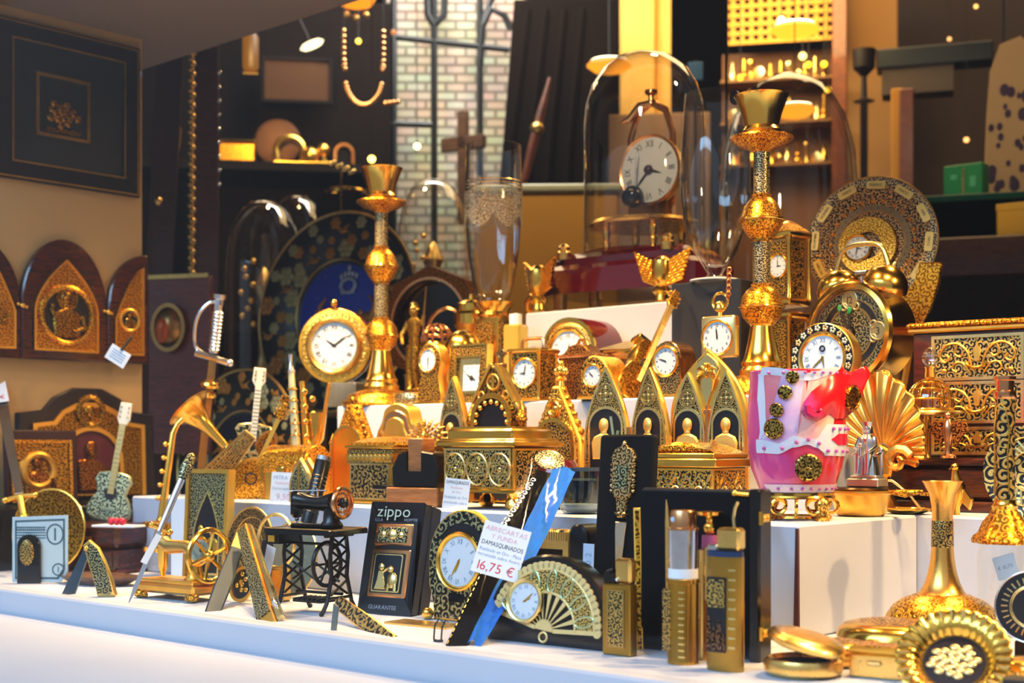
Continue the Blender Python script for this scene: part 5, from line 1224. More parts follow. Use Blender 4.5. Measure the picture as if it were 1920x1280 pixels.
WG = [(0, 0), (46, 0), (47, 2), (20, 8), (14, 14), (20, 24), (40, 54), (58, 104), (65, 160), (66, 210), (62, 280), (57, 350), (55.5, 350), (60.5, 280), (64, 210), (63, 160), (56, 106), (38, 58), (18, 30), (0, 26)]
MB().lathe(WG, 52).put('bowl', WINE, t)
MB().lathe([(47, 0), (48, 1.5), (47, 3), (40, 3), (40, 0), (47, 0)], 48).put('foot_rim', CARD, t)
MB().ball(36, -46, 332, 10, 10, 1, .3, 1.4).put('sticker', mat('dark blue sticker', '#1a1c33', 0, .4), t)
t = T('pocket_watch_stand', 'square brass watch with loop and chain in front of the black block', 'watch', 1350, 1.245, Z2, 30)
MB().box(-38, 6, -12, 6, 0, 72, 2).put('stand', GOLD, t)
MB().prism(rrect(72, 78, 5, 0, 73), -8, 8, 2).put('case', mat('pale satin brass', (.86, .68, .28), 1, .3), t)
dial(t, -1, 110, -9, 30, 11, 59, .14, 'num', rim=GOLD)
MB().lathe([(6, 150), (5, 158), (11, 162), (11, 172), (7, 178), (0, 179)], 14).put('crown', GOLD, t)
MB().torus(0, 0, 178, 16, 3, n=24).put('loop', GOLD, t); m = MB()
for i in range(10): m.torus(16 + 2 * (i % 2) + i * .2, 0, 186 + i * 5.6, 4.4, 1.4, 'y' if i % 2 else 'x', 12, 6)
m.put('chain', COPPER, t)
t = T('tower_clock', 'two tier columned gold tower clock behind the candlestick', 'clock', 1476, 1.41, Z2, 40)
for z0, z1 in ((0, 160), (176, 310)):
    MB().box(-24, 24, -24, 24, z0 + 12, z1 - 8, 1).put('shaft', OLD, t); MB().box(-32, 32, -32, 32, z0, z0 + 12, 3).put('plinth', GOLD, t); MB().box(-34, 34, -34, 34, z1 - 8, z1 + 4, 3).put('cornice', GOLD, t)
    MB().box(23, 25.5, -18, 18, z0 + 18, z1 - 14).put('side_panel', DAMW, t); MB().box(-18, 18, -25.5, -23, z0 + 18, z1 - 14).put('front_panel', DAMW, t)
    for sx in (-1, 1):
        for sy in (-1, 1): MB().lathe([(7, z0 + 12), (4.6, z0 + 22), (4.6, z1 - 18), (7, z1 - 8)], 12, (sx * 28, sy * 28, 0)).put('column', GOLD, t)
dial(t, 0, 250, -27, 20, 3, 0, .2)
MB().lathe([(44, 314), (20, 330), (10, 336), (0, 338)], 4).rot(45, 'Z').put('roof', RELG, t)
# ---------------------------------------------------------------- beside and behind the pink vase
t = T('calendar_plate', 'large dark damascene calendar plate with a little clock at its centre', 'plate', 1632, 1.50, Z2, 14, lean=4)
CZ = 300
MB().lathe([(0, 0), (84, 0), (92, 6), (122, 12), (124, 16), (120, 17), (90, 11), (80, 6), (0, 5)], 56, (0, 0, CZ), 'y').put('plate', dam('calendar scrolls', '#c69a5a', '#140e0a', 4.2, 13, .1), t)
m = MB()
for r, w, y in ((123, 2, -15), (92, 2.4, -8), (86, 1.6, -6), (60, 1.4, -6)): m.torus(0, y, CZ, r, w, n=56)
m.put('rim', BRONZE, t)
MB().lathe([(60, 5), (72, 5), (72, 7), (60, 7)], 56, (0, 0, CZ), 'y').put('date_ring', mat('grey bronze ring', '#6c5638', .8, .4), t)
m = MB(); tx = MB(); MN = ['ENERO', 'FEBRERO', 'MARZO', 'ABRIL', 'MAYO', 'JUNIO', 'JULIO', 'AGOSTO', 'SEPTIEMBRE', 'OCTUBRE', 'NOVIEMBRE', 'DICIEMBRE']
for i in range(12):
    a = pi / 2 - i * pi / 6 + .45; x, z = 107 * cos(a), CZ + 107 * sin(a)
    m.add(*(lambda q: (q.v, q.f))(MB().prism(rrect(36, 15, 4, 0, -7.5), -19.5, -10).xf(Matrix.Translation((x, 0, z)) @ Matrix.Rotation(-(a - pi / 2), 4, 'Y'))))
    tx.txt(MN[i], 7, x, z, -20, a - pi / 2, asp=.8)
m.put('month_plaque', mat('yellow enamel plaque', '#d9b45c', .4, .35), t); tx.put('month_lettering', INK, t)
m = MB()
for i in range(31): a = 2 * pi * i / 31; m.txt(str(i + 1), 6, 66 * cos(a), CZ + 66 * sin(a), -8, a - pi / 2)
m.put('date_lettering', INK, t)
m = MB()
for i in range(24): a = 2 * pi * i / 24; m.ball(79 * cos(a), -6, CZ + 79 * sin(a), 4.4, 6, 1, .4, 1)
m.put('beast_relief', mat('copper relief', '#b8742a', 1, .35), t)
MB().lathe([(24, 4), (52, 4), (56, 10), (54, 14), (26, 12)], 44, (-8, 0, CZ - 6), 'y').put('inner_dish', RELF, t)
dial(t, -26, CZ - 10, -14, 22, 3, 32, .2, 'roman')
t = T('plate_easel', 'gold embossed curved bracket supporting the calendar plate', 'easel', 1722, 1.475, Z2, 14)
o = [(0, 0), (30, 10), (40, 120), (62, 230), (66, 268), (36, 272), (24, 230), (4, 190), (-40, 160), (-60, 150), (-62, 130), (-20, 124), (-14, 60)]
MB().prism([(-20, 120), (0, 128), (26, 168), (40, 210), (48, 252), (6, 256), (-2, 226), (-22, 196), (-52, 176), (-46, 150)], -16, -4, 3).put('bracket', RELG, t)
MB().tube([(-30, -6, 0), (-16, -8, 80), (-6, -10, 140)], 6, 8).tube([(30, 10, 0), (20, 0, 80), (6, -8, 150)], 6, 8).put('leg', GOLDS, t)

t = T('alarm_clock', 'big gold twin bell alarm clock with dark damascene dial', 'clock', 1596, 1.345, Z2, 35)
CZ = 120; R = 92
MB().lathe([(0, -84), (84, -84), (90, -78), (90, -8), (94, 0), (96, 8), (92, 15), (84, 17), (80, 10), (80, 0), (0, 0)], 56, (0, 0, CZ), 'y').put('drum', GOLD, t)
MB().lathe([(0, 0), (80, 0), (80, 1.5), (0, 1.5)], 48, (0, 0, CZ), 'y').put('dial_ground', mat('near black dial', '#0b1016', 0, .35), t)
MB().lathe([(46, 1.5), (50, 1.5), (50, 3), (46, 3)], 48, (0, 0, CZ), 'y').lathe([(62, 1.5), (64, 1.5), (64, 3), (62, 3)], 48, (0, 0, CZ), 'y').lathe([(76, 1.5), (79, 1.5), (79, 4), (76, 4)], 48, (0, 0, CZ), 'y').put('dial_ring', mat('olive gold', '#b59b56', .9, .3), t)
MB().lathe([(12, 2), (45, 2), (45, 2.8), (12, 2.8)], 48, (0, 0, CZ), 'y').put('damascene_centre', DAMG, t)
MB().lathe([(64, 1.8), (76, 1.8), (76, 2.6), (64, 2.6)], 48, (0, 0, CZ), 'y').put('damascene_band', DAMG, t)
m = MB(); tx = MB()
for k, s in enumerate(('12', '3', '6', '9')):
    a = pi / 2 - k * pi / 2; x, z = 61 * cos(a), CZ + 61 * sin(a)
    m.lathe([(0, 2), (15, 2), (15, 4.4), (0, 4.4)], 24, (x, 0, z), 'y').torus(x, -4, z, 16, 2.2, n=24)
    for s2 in (-1, 1): m.torus(x + s2 * 13 * abs(sin(a)) - 10 * cos(a), -3.4, z + s2 * 13 * abs(cos(a)) - 12 * sin(a), 6.6, 2.4, n=14)
    tx.txt(s, 19, x, z, -5)
for i in range(12):
    if i % 3: a = pi / 2 - i * pi / 6; tx.txt(str(i), 9, 70 * cos(a), CZ + 70 * sin(a), -4.6, a - pi / 2)
m.put('numeral_plaque', mat('pale olive gold', '#c6b980', .8, .35), t); tx.put('numeral', mat('green black ink', '#0f2418', 0, .5), t)
GR = mat('green luminous enamel', '#16a05a', 0, .35)
for nm, a, l in (('hour_hand', pi / 2 - .02, 50), ('minute_hand', pi / 2 + .42, 62)):
    h = MB().bar(0, CZ, l * cos(a), CZ + l * sin(a), 5, -7, -6).put(nm, INK, t); MB().ball(l * .84 * cos(a), -7.4, CZ + l * .84 * sin(a), 5, 10, .9, .3, 1.4).put('luminous_tip', GR, h)
MB().ball(0, -7, CZ, 9, 12, 1, .7, 1).put('hub', BLACK, t)
MB().lathe([(0, 14.5), (82, 14.5), (82, 15), (0, 15)], 48, (0, 0, CZ), 'y').put('crystal', glassm('dial crystal', (.97, .97, .97), .015, .3), t)
for s in (-1, 1):
    M_ = Matrix.Translation((s * 50, 34, CZ + 84)) @ Matrix.Rotation(radians(28 * s), 4, 'Y')
    b = MB().lathe([(42, 0), (43, 3), (41, 14), (34, 27), (22, 36), (8, 41), (0, 42)], 36).xf(M_).put('bell', GOLD, t)
    MB().lathe([(5, 40), (5, 46), (3, 50), (0, 51)], 12).xf(M_).put('screw', BRASS, b)
    MB().tube([(s * 36, 34, CZ + 74), (s * 50, 34, CZ + 86)], 4, 8).put('bell_post', STEEL, t)
    MB().tube([(s * 46, 20, 30), (s * 58, 10, 8), (s * 60, 8, 0)], [7, 6, 9], 10).put('foot', GOLD, t)
MB().tube(CR([(-58, 34, CZ + 124), (-46, 34, CZ + 156), (-24, 34, CZ + 168), (24, 34, CZ + 168), (46, 34, CZ + 156), (58, 34, CZ + 124)]), 4.6, 10).put('handle', PALE, t)
MB().tube([(0, 34, CZ + 88), (0, 34, CZ + 112)], 3, 8).tube([(-12, 34, CZ + 114), (12, 34, CZ + 114)], 6, 10).put('hammer', STEEL, t)
t = T('flower_rim_clock', 'small round gold clock with flower inlaid rim in front of alarm clock', 'clock', 1543, 1.235, Z2, 28)
MB().lathe([(0, -40), (58, -40), (64, -30), (66, -2), (66, 4), (62, 7), (44, 3), (44, 0), (0, 0)], 48, (0, 0, 66), 'y').put('case', mat('satin deep gold', (.86, .50, .13), 1, .34), t)
MB().lathe([(50, 4), (64, 6.6), (64, 7.6), (50, 5.4)], 48, (0, 0, 66), 'y').put('flower_rim', NICHE, t)
for nm, mt, off in (('silver_flower', mat('silver green inlay', '#c9d3b4', .6, .35), 0), ('gold_flower', PALE, 1)):
    m = MB()
    for i in range(11):
        a = 2 * pi * (i + off * .5) / 11
        for k in range(5): b = k * 2 * pi / 5; m.ball(57 * cos(a) + 4 * cos(b), -7, 66 + 57 * sin(a) + 4 * sin(b), 2.7, 6, 1, .4, 1)
    m.put(nm, mt, t)
dial(t, 0, 66, -2, 43, 5, 38, .08, 'roman', face=mat('pale blue white dial', '#cfe2f2', 0, .35), hand=GOLD, mk=mat('blue grey ink'  , '#fff'))
MB().torus(0, -3, 84, 5, 1.4, n=16).bar(-3, 80, 3, 80, 2, -3.4, -2.6).put('emblem', INK, t)

# the pink vase: glazed fields raised on one turned body
t = T('enamelled_vase', 'pink and red enamelled vase with swan shaped spout and gold medallions', 'vase', 1493, 1.075, Z1, 0)
VP = [(52, 46), (66, 52), (74, 70), (84, 96), (90, 130), (92, 165), (90, 200), (88, 235), (86, 262), (88, 276)]
def vr(z):
    for (r0, z0), (r1, z1) in zip(VP, VP[1:]):
        if z0 <= z <= z1: q = (z - z0) / (z1 - z0); q = q * q * (3 - 2 * q) if 0 else q; return r0 + (r1 - r0) * q
    return VP[0][0] if z < VP[0][1] else VP[-1][0]
U0 = phi(1493)
def sp_(x, z, off=0):
    """a point of the vase's skin, x measured across its front as seen from the street"""
    r0 = vr(z); r = r0 + off; s = max(-.99, min(.99, x / r0)); a = math.asin(s); v = Vector((r * sin(a), -r * cos(a), z)); v.rotate(Matrix.Rotation(U0, 3, 'Z')); return v
def field(name, fn, mt, off, nu=10, nv=18, lab=None):
    V = []; Fs = []
    for o_ in (off, -2):
        for j in range(nv + 1):
            for i in range(nu + 1): x, z = fn(i / nu, j / nv); V.append(sp_(x, z, o_))
    n1 = (nu + 1) * (nv + 1)
    for j in range(nv):
        for i in range(nu): a = j * (nu + 1) + i; Fs.append((a, a + 1, a + nu + 2, a + nu + 1))
    loop = [i for i in range(nu + 1)] + [j * (nu + 1) + nu for j in range(1, nv + 1)] + [nv * (nu + 1) + i for i in range(nu - 1, -1, -1)] + [j * (nu + 1) for j in range(nv - 1, 0, -1)]
    for a, b in zip(loop, loop[1:] + loop[:1]): Fs.append((a, b, b + n1, a + n1))
    return MB().add(V, Fs).put(name, mt, t, lab, 50)
def glaze(name, c1, c2, sc=30, c3=None):
    if name in MC: return MC[name]
    m, nt, N, L, b = base(name); tc = N.new('ShaderNodeTexCoord'); nz = N.new('ShaderNodeTexNoise'); nz.inputs['Scale'].default_value = sc; nz.inputs['Detail'].default_value = 6
    L.new(tc.outputs['Object'], nz.inputs['Vector']); cr = N.new('ShaderNodeValToRGB'); e = cr.color_ramp.elements
    e[0].color = lin(c1); e[1].color = lin(c2); e[0].position = .36; e[1].position = .62
    sx = N.new('ShaderNodeSeparateXYZ'); L.new(tc.outputs['Object'], sx.inputs[0]); ad = N.new('ShaderNodeMath'); ad.operation = 'MULTIPLY_ADD'; ad.inputs[1].default_value = 6
    L.new(sx.outputs[0], ad.inputs[0]); L.new(nz.outputs[0], ad.inputs[2]); L.new(ad.outputs[0], cr.inputs[0])
    L.new(cr.outputs[0], b.inputs['Base Color']); b.inputs['Roughness'].default_value = .22; b.inputs['Coat Weight'].default_value = .5
    b.inputs['Subsurface Weight'].default_value = .0
    MC[name] = m; return m
MB().lathe([(0, 48)] + VP + [(84, 278), (80, 262), (82, 200), (60, 60), (0, 56)], 56).put('body', glaze('rose to red glaze', '#d04a90', '#dc1626', 26), t)
LIL = glaze('lilac white glaze', '#d9a8d8', '#e6cfe2', 40); WH = mat('pale blue white glaze', '#dcdfec', 0, .2, coat=.5); SAL = glaze('salmon glaze', '#ee7a86', '#f6b0a6', 30)
field('salmon_field', lambda u, v: (-88 + 60 * u, 146 + 128 * v), SAL, .8)
field('salmon_field', lambda u, v: (-46 + 26 * v + (62 + 10 * v) * u, 148 + 126 * v), glaze('peach glaze', '#f2a4a8', '#f7c6b4', 45), 1.0)
field('lilac_band', lambda u, v: (-89 + 27 * v + (42 - 10 * v) * u, 144 + 130 * v), LIL, 1.8)
field('pearl_border', lambda u, v: (-89 + 5 * u + 2 * v, 150 + 120 * v), WH, 1.6, 4)
WB = [(-92, 125, 150), (-70, 123, 143), (-49, 135, 156), (-28, 140, 150), (-10, 134, 150), (2, 127, 166), (7, 120, 177), (92, 118, 177)]
def wb(x):
    for a, b in zip(WB, WB[1:]):
        if a[0] <= x <= b[0]: q = (x - a[0]) / (b[0] - a[0]); q = q * q * (3 - 2 * q); return a[1] + (b[1] - a[1]) * q, a[2] + (b[2] - a[2]) * q
    return WB[-1][1:]
def wave(x): return wb(x)[0]
field('white_band', lambda u, v: (-90 + 181 * u, wb(-90 + 181 * u)[0] + v * (wb(-90 + 181 * u)[1] - wb(-90 + 181 * u)[0])), WH, 2.4, 60, 6)
field('magenta_tongue', lambda u, v: (18 + 58 * u, 139 + 21 * v + (10.5 - 21 * v) * max(0, .3 - u) * 3.3), glaze('magenta glaze', '#b8267c', '#d01c46', 30), 3.4, 10, 6)
field('foot_band', lambda u, v: (-80 + 160 * u, 52 + 15 * v), mat('pale rose white glaze', '#e3c9cf', 0, .25), 2.2, 30, 3)
field('rim_band', lambda u, v: (-85 + 165 * u, 262 + 14 * v + 6 * cos(u * 9)), WH, 2.0, 30, 4)
MAG = glaze('magenta to red glaze', '#b03a92', '#d4161e', 26)
# the swan shaped leaf that ends in the spout
top = [(-39, 200), (-34, 216), (-20, 236), (-7, 246), (20, 264), (51, 283), (66, 278), (80, 274), (107, 286)]
bot = [(-39, 200), (-32, 188), (-11, 183), (4, 190), (14, 196), (30, 187), (66, 189), (91, 208), (105, 252)]
def lf(P, u):
    k = min(len(P) - 2, int(u * (len(P) - 1))); q = u * (len(P) - 1) - k; return P[k][0] + (P[k + 1][0] - P[k][0]) * q, P[k][1] + (P[k + 1][1] - P[k][1]) * q
V = []; Fs = []; nu, nv = 32, 10
for o_ in (0, 1):
    for j in range(nv + 1):
        for i in range(nu + 1):
            u = i / nu; a = lf(top, u); b_ = lf(bot, u); v = j / nv; x = a[0] + (b_[0] - a[0]) * v; z = a[1] + (b_[1] - a[1]) * v
            p = sp_(min(x, 70), max(60, min(274, z)), 3 + 9 * sin(pi * v) * (1 - o_) + (0 if o_ == 0 else -2)); p.z = z
            if x > 70: d = Vector((x - 70, -(x - 70) * .25, 0)); d.rotate(Matrix.Rotation(U0, 3, 'Z')); p += d
            V.append(p)
n1 = (nu + 1) * (nv + 1)
for j in range(nv):
    for i in range(nu): a = j * (nu + 1) + i; Fs += [(a, a + 1, a + nu + 2, a + nu + 1), (a + n1, a + n1 + nu + 1, a + n1 + nu + 2, a + n1 + 1)]
loop = list(range(nu + 1)) + [j * (nu + 1) + nu for j in range(1, nv + 1)] + [nv * (nu + 1) + i for i in range(nu - 1, -1, -1)] + [j * (nu + 1) for j in range(nv - 1, 0, -1)]
for a, b_ in zip(loop, loop[1:] + loop[:1]): Fs.append((a, b_, b_ + n1, a + n1))
s_ = MB().add(V, Fs).put('swan_spout', MAG, t, None, 60)
m = MB(); m.tube([sp_(-14 + (19 - 2.6 * k) * cos(2.6 + k * .75), 201 + (17 - 2.3 * k) * sin(2.6 + k * .75), 12 + .5 * k) for k in range(7)], [7, 7, 6.4, 6, 5, 4, 3], 8).put('scroll', glaze('magenta glaze', '', ''), s_)
GM = relief('medallion gold', '#b79a4c', '#3a2c10', 4)
def medal(x, z, rx, rz, name='medallion'):
    p = sp_(x, z, 4.5); n = sp_(x, z, 40) - p; n.z = 0; A = align((0, 0, 0), n)
    sq = Matrix.Diagonal((rx / rz, 1, 1, 1))
    b = MB().lathe([(0, 0), (rz, 0), (rz, 3), (rz * .86, 5), (rz * .80, 3.4), (0, 4.4)], 26).xf(Matrix.Translation(p) @ A @ Matrix.Scale(1, 4)).put(name, GM, t)
    return b
medal(-24, 98, 26, 25); medal(-49, 262, 11, 12); medal(-60, 235, 10, 13); medal(-71, 203, 10, 13); medal(-75, 169, 13, 19)
pp = sp_(64, 226, 10)
nrm = Vector((.45, -1, 0)); nrm.rotate(Matrix.Rotation(U0, 3, 'Z'))
MB().lathe([(0, 0), (26, 0), (26, 5), (22, 7), (20, 5), (0, 6)], 26).xf(Matrix.Translation(pp + nrm * 4) @ align((0, 0, 0), nrm) @ Matrix.Diagonal((.9, 1.0, 1, 1))).put('medallion', relief('amber gold', '#d08a22', '#4a2204', 4), s_)
m = MB()
for i in range(9): m.ball(*sp_(-84 + 19 * i, wave(-84 + 19 * i) + 9, 4), 3.6, 8)
for i in range(4): m.ball(*sp_(22 + 16 * i, 169, 4), 3.6, 8); 
for i in range(10): m.ball(*sp_(-74 + 16 * i, 59, 4), 3, 8).ball(*sp_(-78 + 16 * i, 271, 4), 3, 8)
m.put('pink_dot', mat('pink enamel dot', '#c65aa8', 0, .3), t)
MB().lathe([(64, 44), (70, 46), (70, 51), (56, 52)], 48).put('gilt_collar', GOLD, t)
m = MB(); m.lathe([(66, 40), (72, 42), (70, 46), (50, 46), (50, 40)], 48)
for i in range(12):
    a = i * pi / 6; m.torus(64 * cos(a), 64 * sin(a), 26, 13, 3.6, 'x' if i % 2 else 'y', 14, 6)
m.lathe([(44, 2), (58, 4), (56, 8), (44, 8)], 40).put('openwork_base', GOLD, t)
for i in range(4):
    a = U0 - pi / 2 + .2 + i * pi / 2; MB().lathe([(0, 0), (14, 0), (15, 4), (8, 9), (7, 16), (13, 22), (15, 30), (12, 38), (6, 44), (0, 46)], 14, (70 * cos(a), 70 * sin(a), 0)).put('foot', relief('bright foot gold', '#ffd46a', '#a86a10', 4), t)

t = T('scallop_shell', 'large ribbed gold scallop shell standing behind the silver seated figurine', 'shell', 1654, 1.262, Z1, 24)
V = []; Fs = []; NA, NR = 150, 14
for s in (0, 1):
    for j in range(NR + 1):
        for i in range(NA + 1):
            a = radians(-24 + 196 * i / NA); q = j / NR; ph = i / NA * 15 * pi
            R_ = (150 - 72 * cos(a) * (1 if cos(a) > 0 else -.30)) * (1 + .035 * abs(sin(ph))) * (1 if sin(a) > -.2 else .85)
            rr = 16 + (R_ - 16) * q
            V.append((rr * cos(a) * 1.02, -22 * sin(pi * .5 * q) ** 1 * (1 - q * .4) + 9 * q * abs(sin(ph)) + s * 3 + 10 * q * q, 112 + rr * sin(a)))
n1 = (NR + 1) * (NA + 1)
for j in range(NR):
    for i in range(NA): a = j * (NA + 1) + i; Fs += [(a, a + 1, a + NA + 2, a + NA + 1), (a + n1, a + n1 + NA + 1, a + n1 + NA + 2, a + n1 + 1)]
for i in range(NA): Fs += [(NR * (NA + 1) + i, NR * (NA + 1) + i + 1, n1 + NR * (NA + 1) + i + 1, n1 + NR * (NA + 1) + i)]
MB().add(V, Fs).put('shell', mat('deep satin gold', (.90, .42, .07), 1, .25, .12), t, None, 80)
m = MB()
V = [(40 + 26 * (1 - k / 14) * cos(.4 + k * .6), -16 - k * .8, 96 + 26 * (1 - k / 14) * sin(.4 + k * .6)) for k in range(13)]
m.tube(V, [11 - .5 * k for k in range(13)], 8).prism([(-22, 66), (22, 66), (30, 110), (0, 126), (-24, 112)], -14, 4, 4).put('hinge_scroll', mat('deep satin gold', ''), t)
MB().lathe([(0, 0), (44, 0), (46, 5), (30, 12), (14, 40), (12, 76), (0, 78)], 28, (0, 4, 0)).put('stand', GOLD, t)
t = T('gilt_bowl', 'small round gold bowl with flat dark lid under the silver figurine', 'bowl', 1614, 1.165, Z1, 20)
MB().lathe([(0, 0), (40, 0), (46, 5), (51, 26), (54, 40), (60, 44), (60, 48), (0, 48)], 36).put('bowl', GOLDS, t); MB().lathe([(0, 48), (50, 48), (52, 51), (49, 54), (0, 55)], 36).put('lid', mat('dark bronze lid', '#3a2a14', .9, .3), t)
MB().tube([(58, 0, 46), (84, 0, 44), (116, 4, 48)], [4, 8, 3], 10).lathe([(0, 40), (16, 41), (20, 46), (0, 44)], 20, (128, 4, 0)).put('handle', RELG, t)
zb = Z1 + 55 * KS[0]
t = T('seated_figurine', 'silver figurine of a crowned seated woman with a child on her lap', 'figurine', 1626, 1.165, zb, 26)
MB().box(-32, 32, -22, 22, 0, 16, 2).box(-26, 26, -18, 18, 16, 22, 2).put('plinth', mat('brushed silver', (.66, .64, .60), 1, .34), t)
m = MB()
m.lathe([(24, 22), (22, 34), (20, 52), (15, 66), (13, 80), (15, 90), (9, 97), (5, 101)], 20, sy=.8, wob=lambda a: 1 + .06 * cos(9 * a))
for s in (-1, 1):
    m.tube([(s * 8, -2, 60), (s * 10, -17, 58), (s * 10, -19, 36), (s * 10, -22, 24)], [9, 8, 6, 5], 10).tube([(s * 14, 0, 92), (s * 19, -5, 76), (s * 13, -16, 68)], [5, 4.4, 3.4], 8).ball(s * 12, -18, 67, 3.8, 8)
m.ball(0, -1, 108, 8.6, 14, .88, .95, 1.15).ball(0, -9, 107, 2, 6).lathe([(10, 100), (10, 112), (6, 117), (0, 118)], 14, (0, 2.5, 0))
m.put('body', SILVER, t)
MB().lathe([(8.4, 114), (9.4, 122), (8, 122), (7.4, 114)], 14, wob=lambda a: 1 + .08 * cos(6 * a)).put('crown', SILVER, t)
MB().ball(-4, -20, 78, 5, 10).lathe([(6, 58), (5, 66), (4, 74)], 10, (-4, -19, 0)).tube([(-6, -22, 70), (-14, -26, 74)], 2, 6).put('child', SILVER, t)
for s in (-1, 1): MB().lathe([(4, 22), (3, 60), (5, 66), (4, 72), (0, 76)], 10, (s * 24, 8, 0)).tube([(s * 24, 8, 64), (s * 24, -12, 60)], 3, 8).put('throne_arm', SILVER, t)
t = T('gold_leaf_dish', 'thin gold leaf shaped dish with curved wire handle beside the small gold bowl', 'dish', 1700, 1.226, Z1, 25)
MB().lathe([(0, 2), (30, 4), (46, 10), (48, 12), (44, 8), (28, 1), (0, 0)], 28, sy=.7, wob=lambda a: 1 + .06 * cos(8 * a)).put('dish', GOLD, t)
MB().tube([(30, 0, 8), (6, -6, 40), (-24, -10, 62), (-66, -14, 66), (-96, -10, 84)], 2.4, 8).put('handle', PALE, t)

# ---------------------------------------------------------------- wide riser: wood base, drawers, globe
t = T('plinth_box', 'dark polished wooden plinth box under the chest of drawers', 'plinth', 1800, 1.345, Z1, 22)
MB().box(-112, 140, -98, 90, 0, 20, 3).box(-104, 132, -90, 84, 20, 84, 8).box(-110, 138, -96, 90, 84, 98, 4).put('body', WOOD, t)
zb = Z1 + 98 * KS[0]
t = T('chest_of_drawers', 'small maroon chest with gold cornice and damascene drawer fronts', 'chest of drawers', 1836, 1.385, zb, 20)
MB().box(-112, 120, -42, 50, 0, 234, 2).put('body', MAHOG, t)
MB().box(-120, 128, -52, 58, 234, 244, 3).put('cornice', GOLDS, t); m = MB()
for i in range(30): m.ball(-116 + i * 8.2, -53, 248, 5, 6, 1, .6, .8)
m.box(-118, 126, -50, 56, 244, 254, 2).put('beaded_edge', RELG, t)
for z, h in ((8, 46), (66, 72), (146, 78)):
    d = MB().box(-70, 96, -46, -40, z, z + h, 1).put('drawer', dam('drawer scrolls', '#e6c46c', '#15100a', 5.4, 14, -.05), t)
    MB().ring(rect(172, h + 6, 13, z - 3), rect(160, h - 6, 13, z + 3), -49, -42).put('drawer_border', PALE, d)
    m = MB().prism([(x + 13, z + h * .5 + zz) for x, zz in ((-4, -h * .1), (4, -h * .1), (8, h * .18), (3, h * .26), (0, h * .42), (-3, h * .26), (-8, h * .18))], -49, -46, 1)
    for s in (-1, 1): m.tube(CR([(13 + s * q[0], -48, z + h * .5 + h * q[1]) for q in ((10, -.2), (18, .14), (36, .33), (58, .30), (70, .08), (62, -.10), (52, -.02), (57, .08))]), 2.3, 6).tube(CR([(13 + s * q[0], -48, z + h * .5 + h * q[1]) for q in ((12, -.38), (26, -.14), (40, -.12), (46, -.26), (38, -.34))]), 1.9, 6).tube(CR([(13 + s * q[0], -48, z + h * .5 + h * q[1]) for q in ((36, .33), (42, .12), (32, .02), (26, .1))]), 1.9, 6).ball(13 + s * 62, -48, z + h * .2, 4, 8, 1.4, .5, 1)
    m.put('leaf_relief', GOLDS, d)
    MB().tube([(13 + 18 * cos(a), -52 - 3 * sin(a), z + h * .40 - 12 * sin(a) * h / 78) for a in [pi * i / 8 for i in range(9)]], 3, 8).put('handle', GOLD, d)
t = T('globe_stand', 'gold and glass globe cage on three legs with crystal finial', 'globe', 1744, 1.312, zb, 25)
MB().lathe([(40, 78), (54, 80), (57, 84), (54, 88), (0, 88)], 36).put('ring_plate', PALE, t)
for k in range(3): a = k * 2 * pi / 3 + 2.2; MB().lathe([(8, 0), (5, 6), (4, 40), (6, 70), (4, 80)], 12, (34 * cos(a), 34 * sin(a), 0)).put('leg', GOLD, t)
m = MB()
for i in range(12):
    a = i * pi / 6; m.tube([(42 * cos(a) * cos(b), 42 * sin(a) * cos(b), 104 + 44 * sin(b)) for b in [-.3 + (pi / 2 + .3) * k / 7 for k in range(8)]], 1.6, 5)
for b in (-.3, .15, .6, 1.0): m.torus(0, 0, 104 + 44 * sin(b), 42 * cos(b), 1.8, 'z', 32, 5)
m.put('cage', GOLD, t)
MB().lathe([(40 * cos(b), 104 + 42 * sin(b)) for b in [-.3 + (pi / 2 + .29) * k / 8 for k in range(9)]] + [(0, 146)], 28).put('glass_globe', glassm('warm glass', (.98, .88, .74), .12, .8), t)
MB().lathe([(6, 146), (10, 152), (9, 166), (11, 170), (6, 172)], 14).put('finial_cup', GOLD, t); MB().lathe([(8, 172), (15, 180), (16, 190), (10, 202), (0, 208)], 8).put('crystal', glassm('crystal', (.95, .97, 1), .25, .9), t)
t = T('eagle_figurine', 'copper gold eagle figurine with raised wings beside the globe cage', 'figurine', 1778, 1.288, zb, 20)
MB().lathe([(0, 0), (14, 0), (15, 4), (8, 8), (6, 20), (8, 34), (11, 48), (10, 62), (6, 72)], 16).ball(0, -3, 80, 7, 10).prism([(-2, 78), (2, 78), (0, 72)], -14, -8).put('body', COPPER, t)
for s in (-1, 1): MB().prism([(s * 6, 60), (s * 14, 70), (s * 34, 66), (s * 40, 52), (s * 26, 40), (s * 16, 24), (s * 7, 34)], -3, 4, 1).put('wing', relief('copper feathers', '#d8943c', '#4a2408', 4), t)
t = T('gold_bird', 'small polished gold bird figurine at the foot of the dark wood base', 'figurine', 1795, 1.245, Z1, 20)
MB().tube([(-4, 0, 0), (-2, 0, 16), (2, 0, 34), (2, -2, 54), (-2, -4, 72), (-2, -6, 84)], [9, 7, 12, 15, 8, 6], 14).ball(-2, -8, 90, 7).prism([(12, 50), (30, 30), (24, 10), (10, 24)], -6, 4, 2).put('body', GOLD, t)
MB().tube([(-4, -14, 90), (-8, -22, 86)], [3, 1], 6).put('beak', GOLD, t)

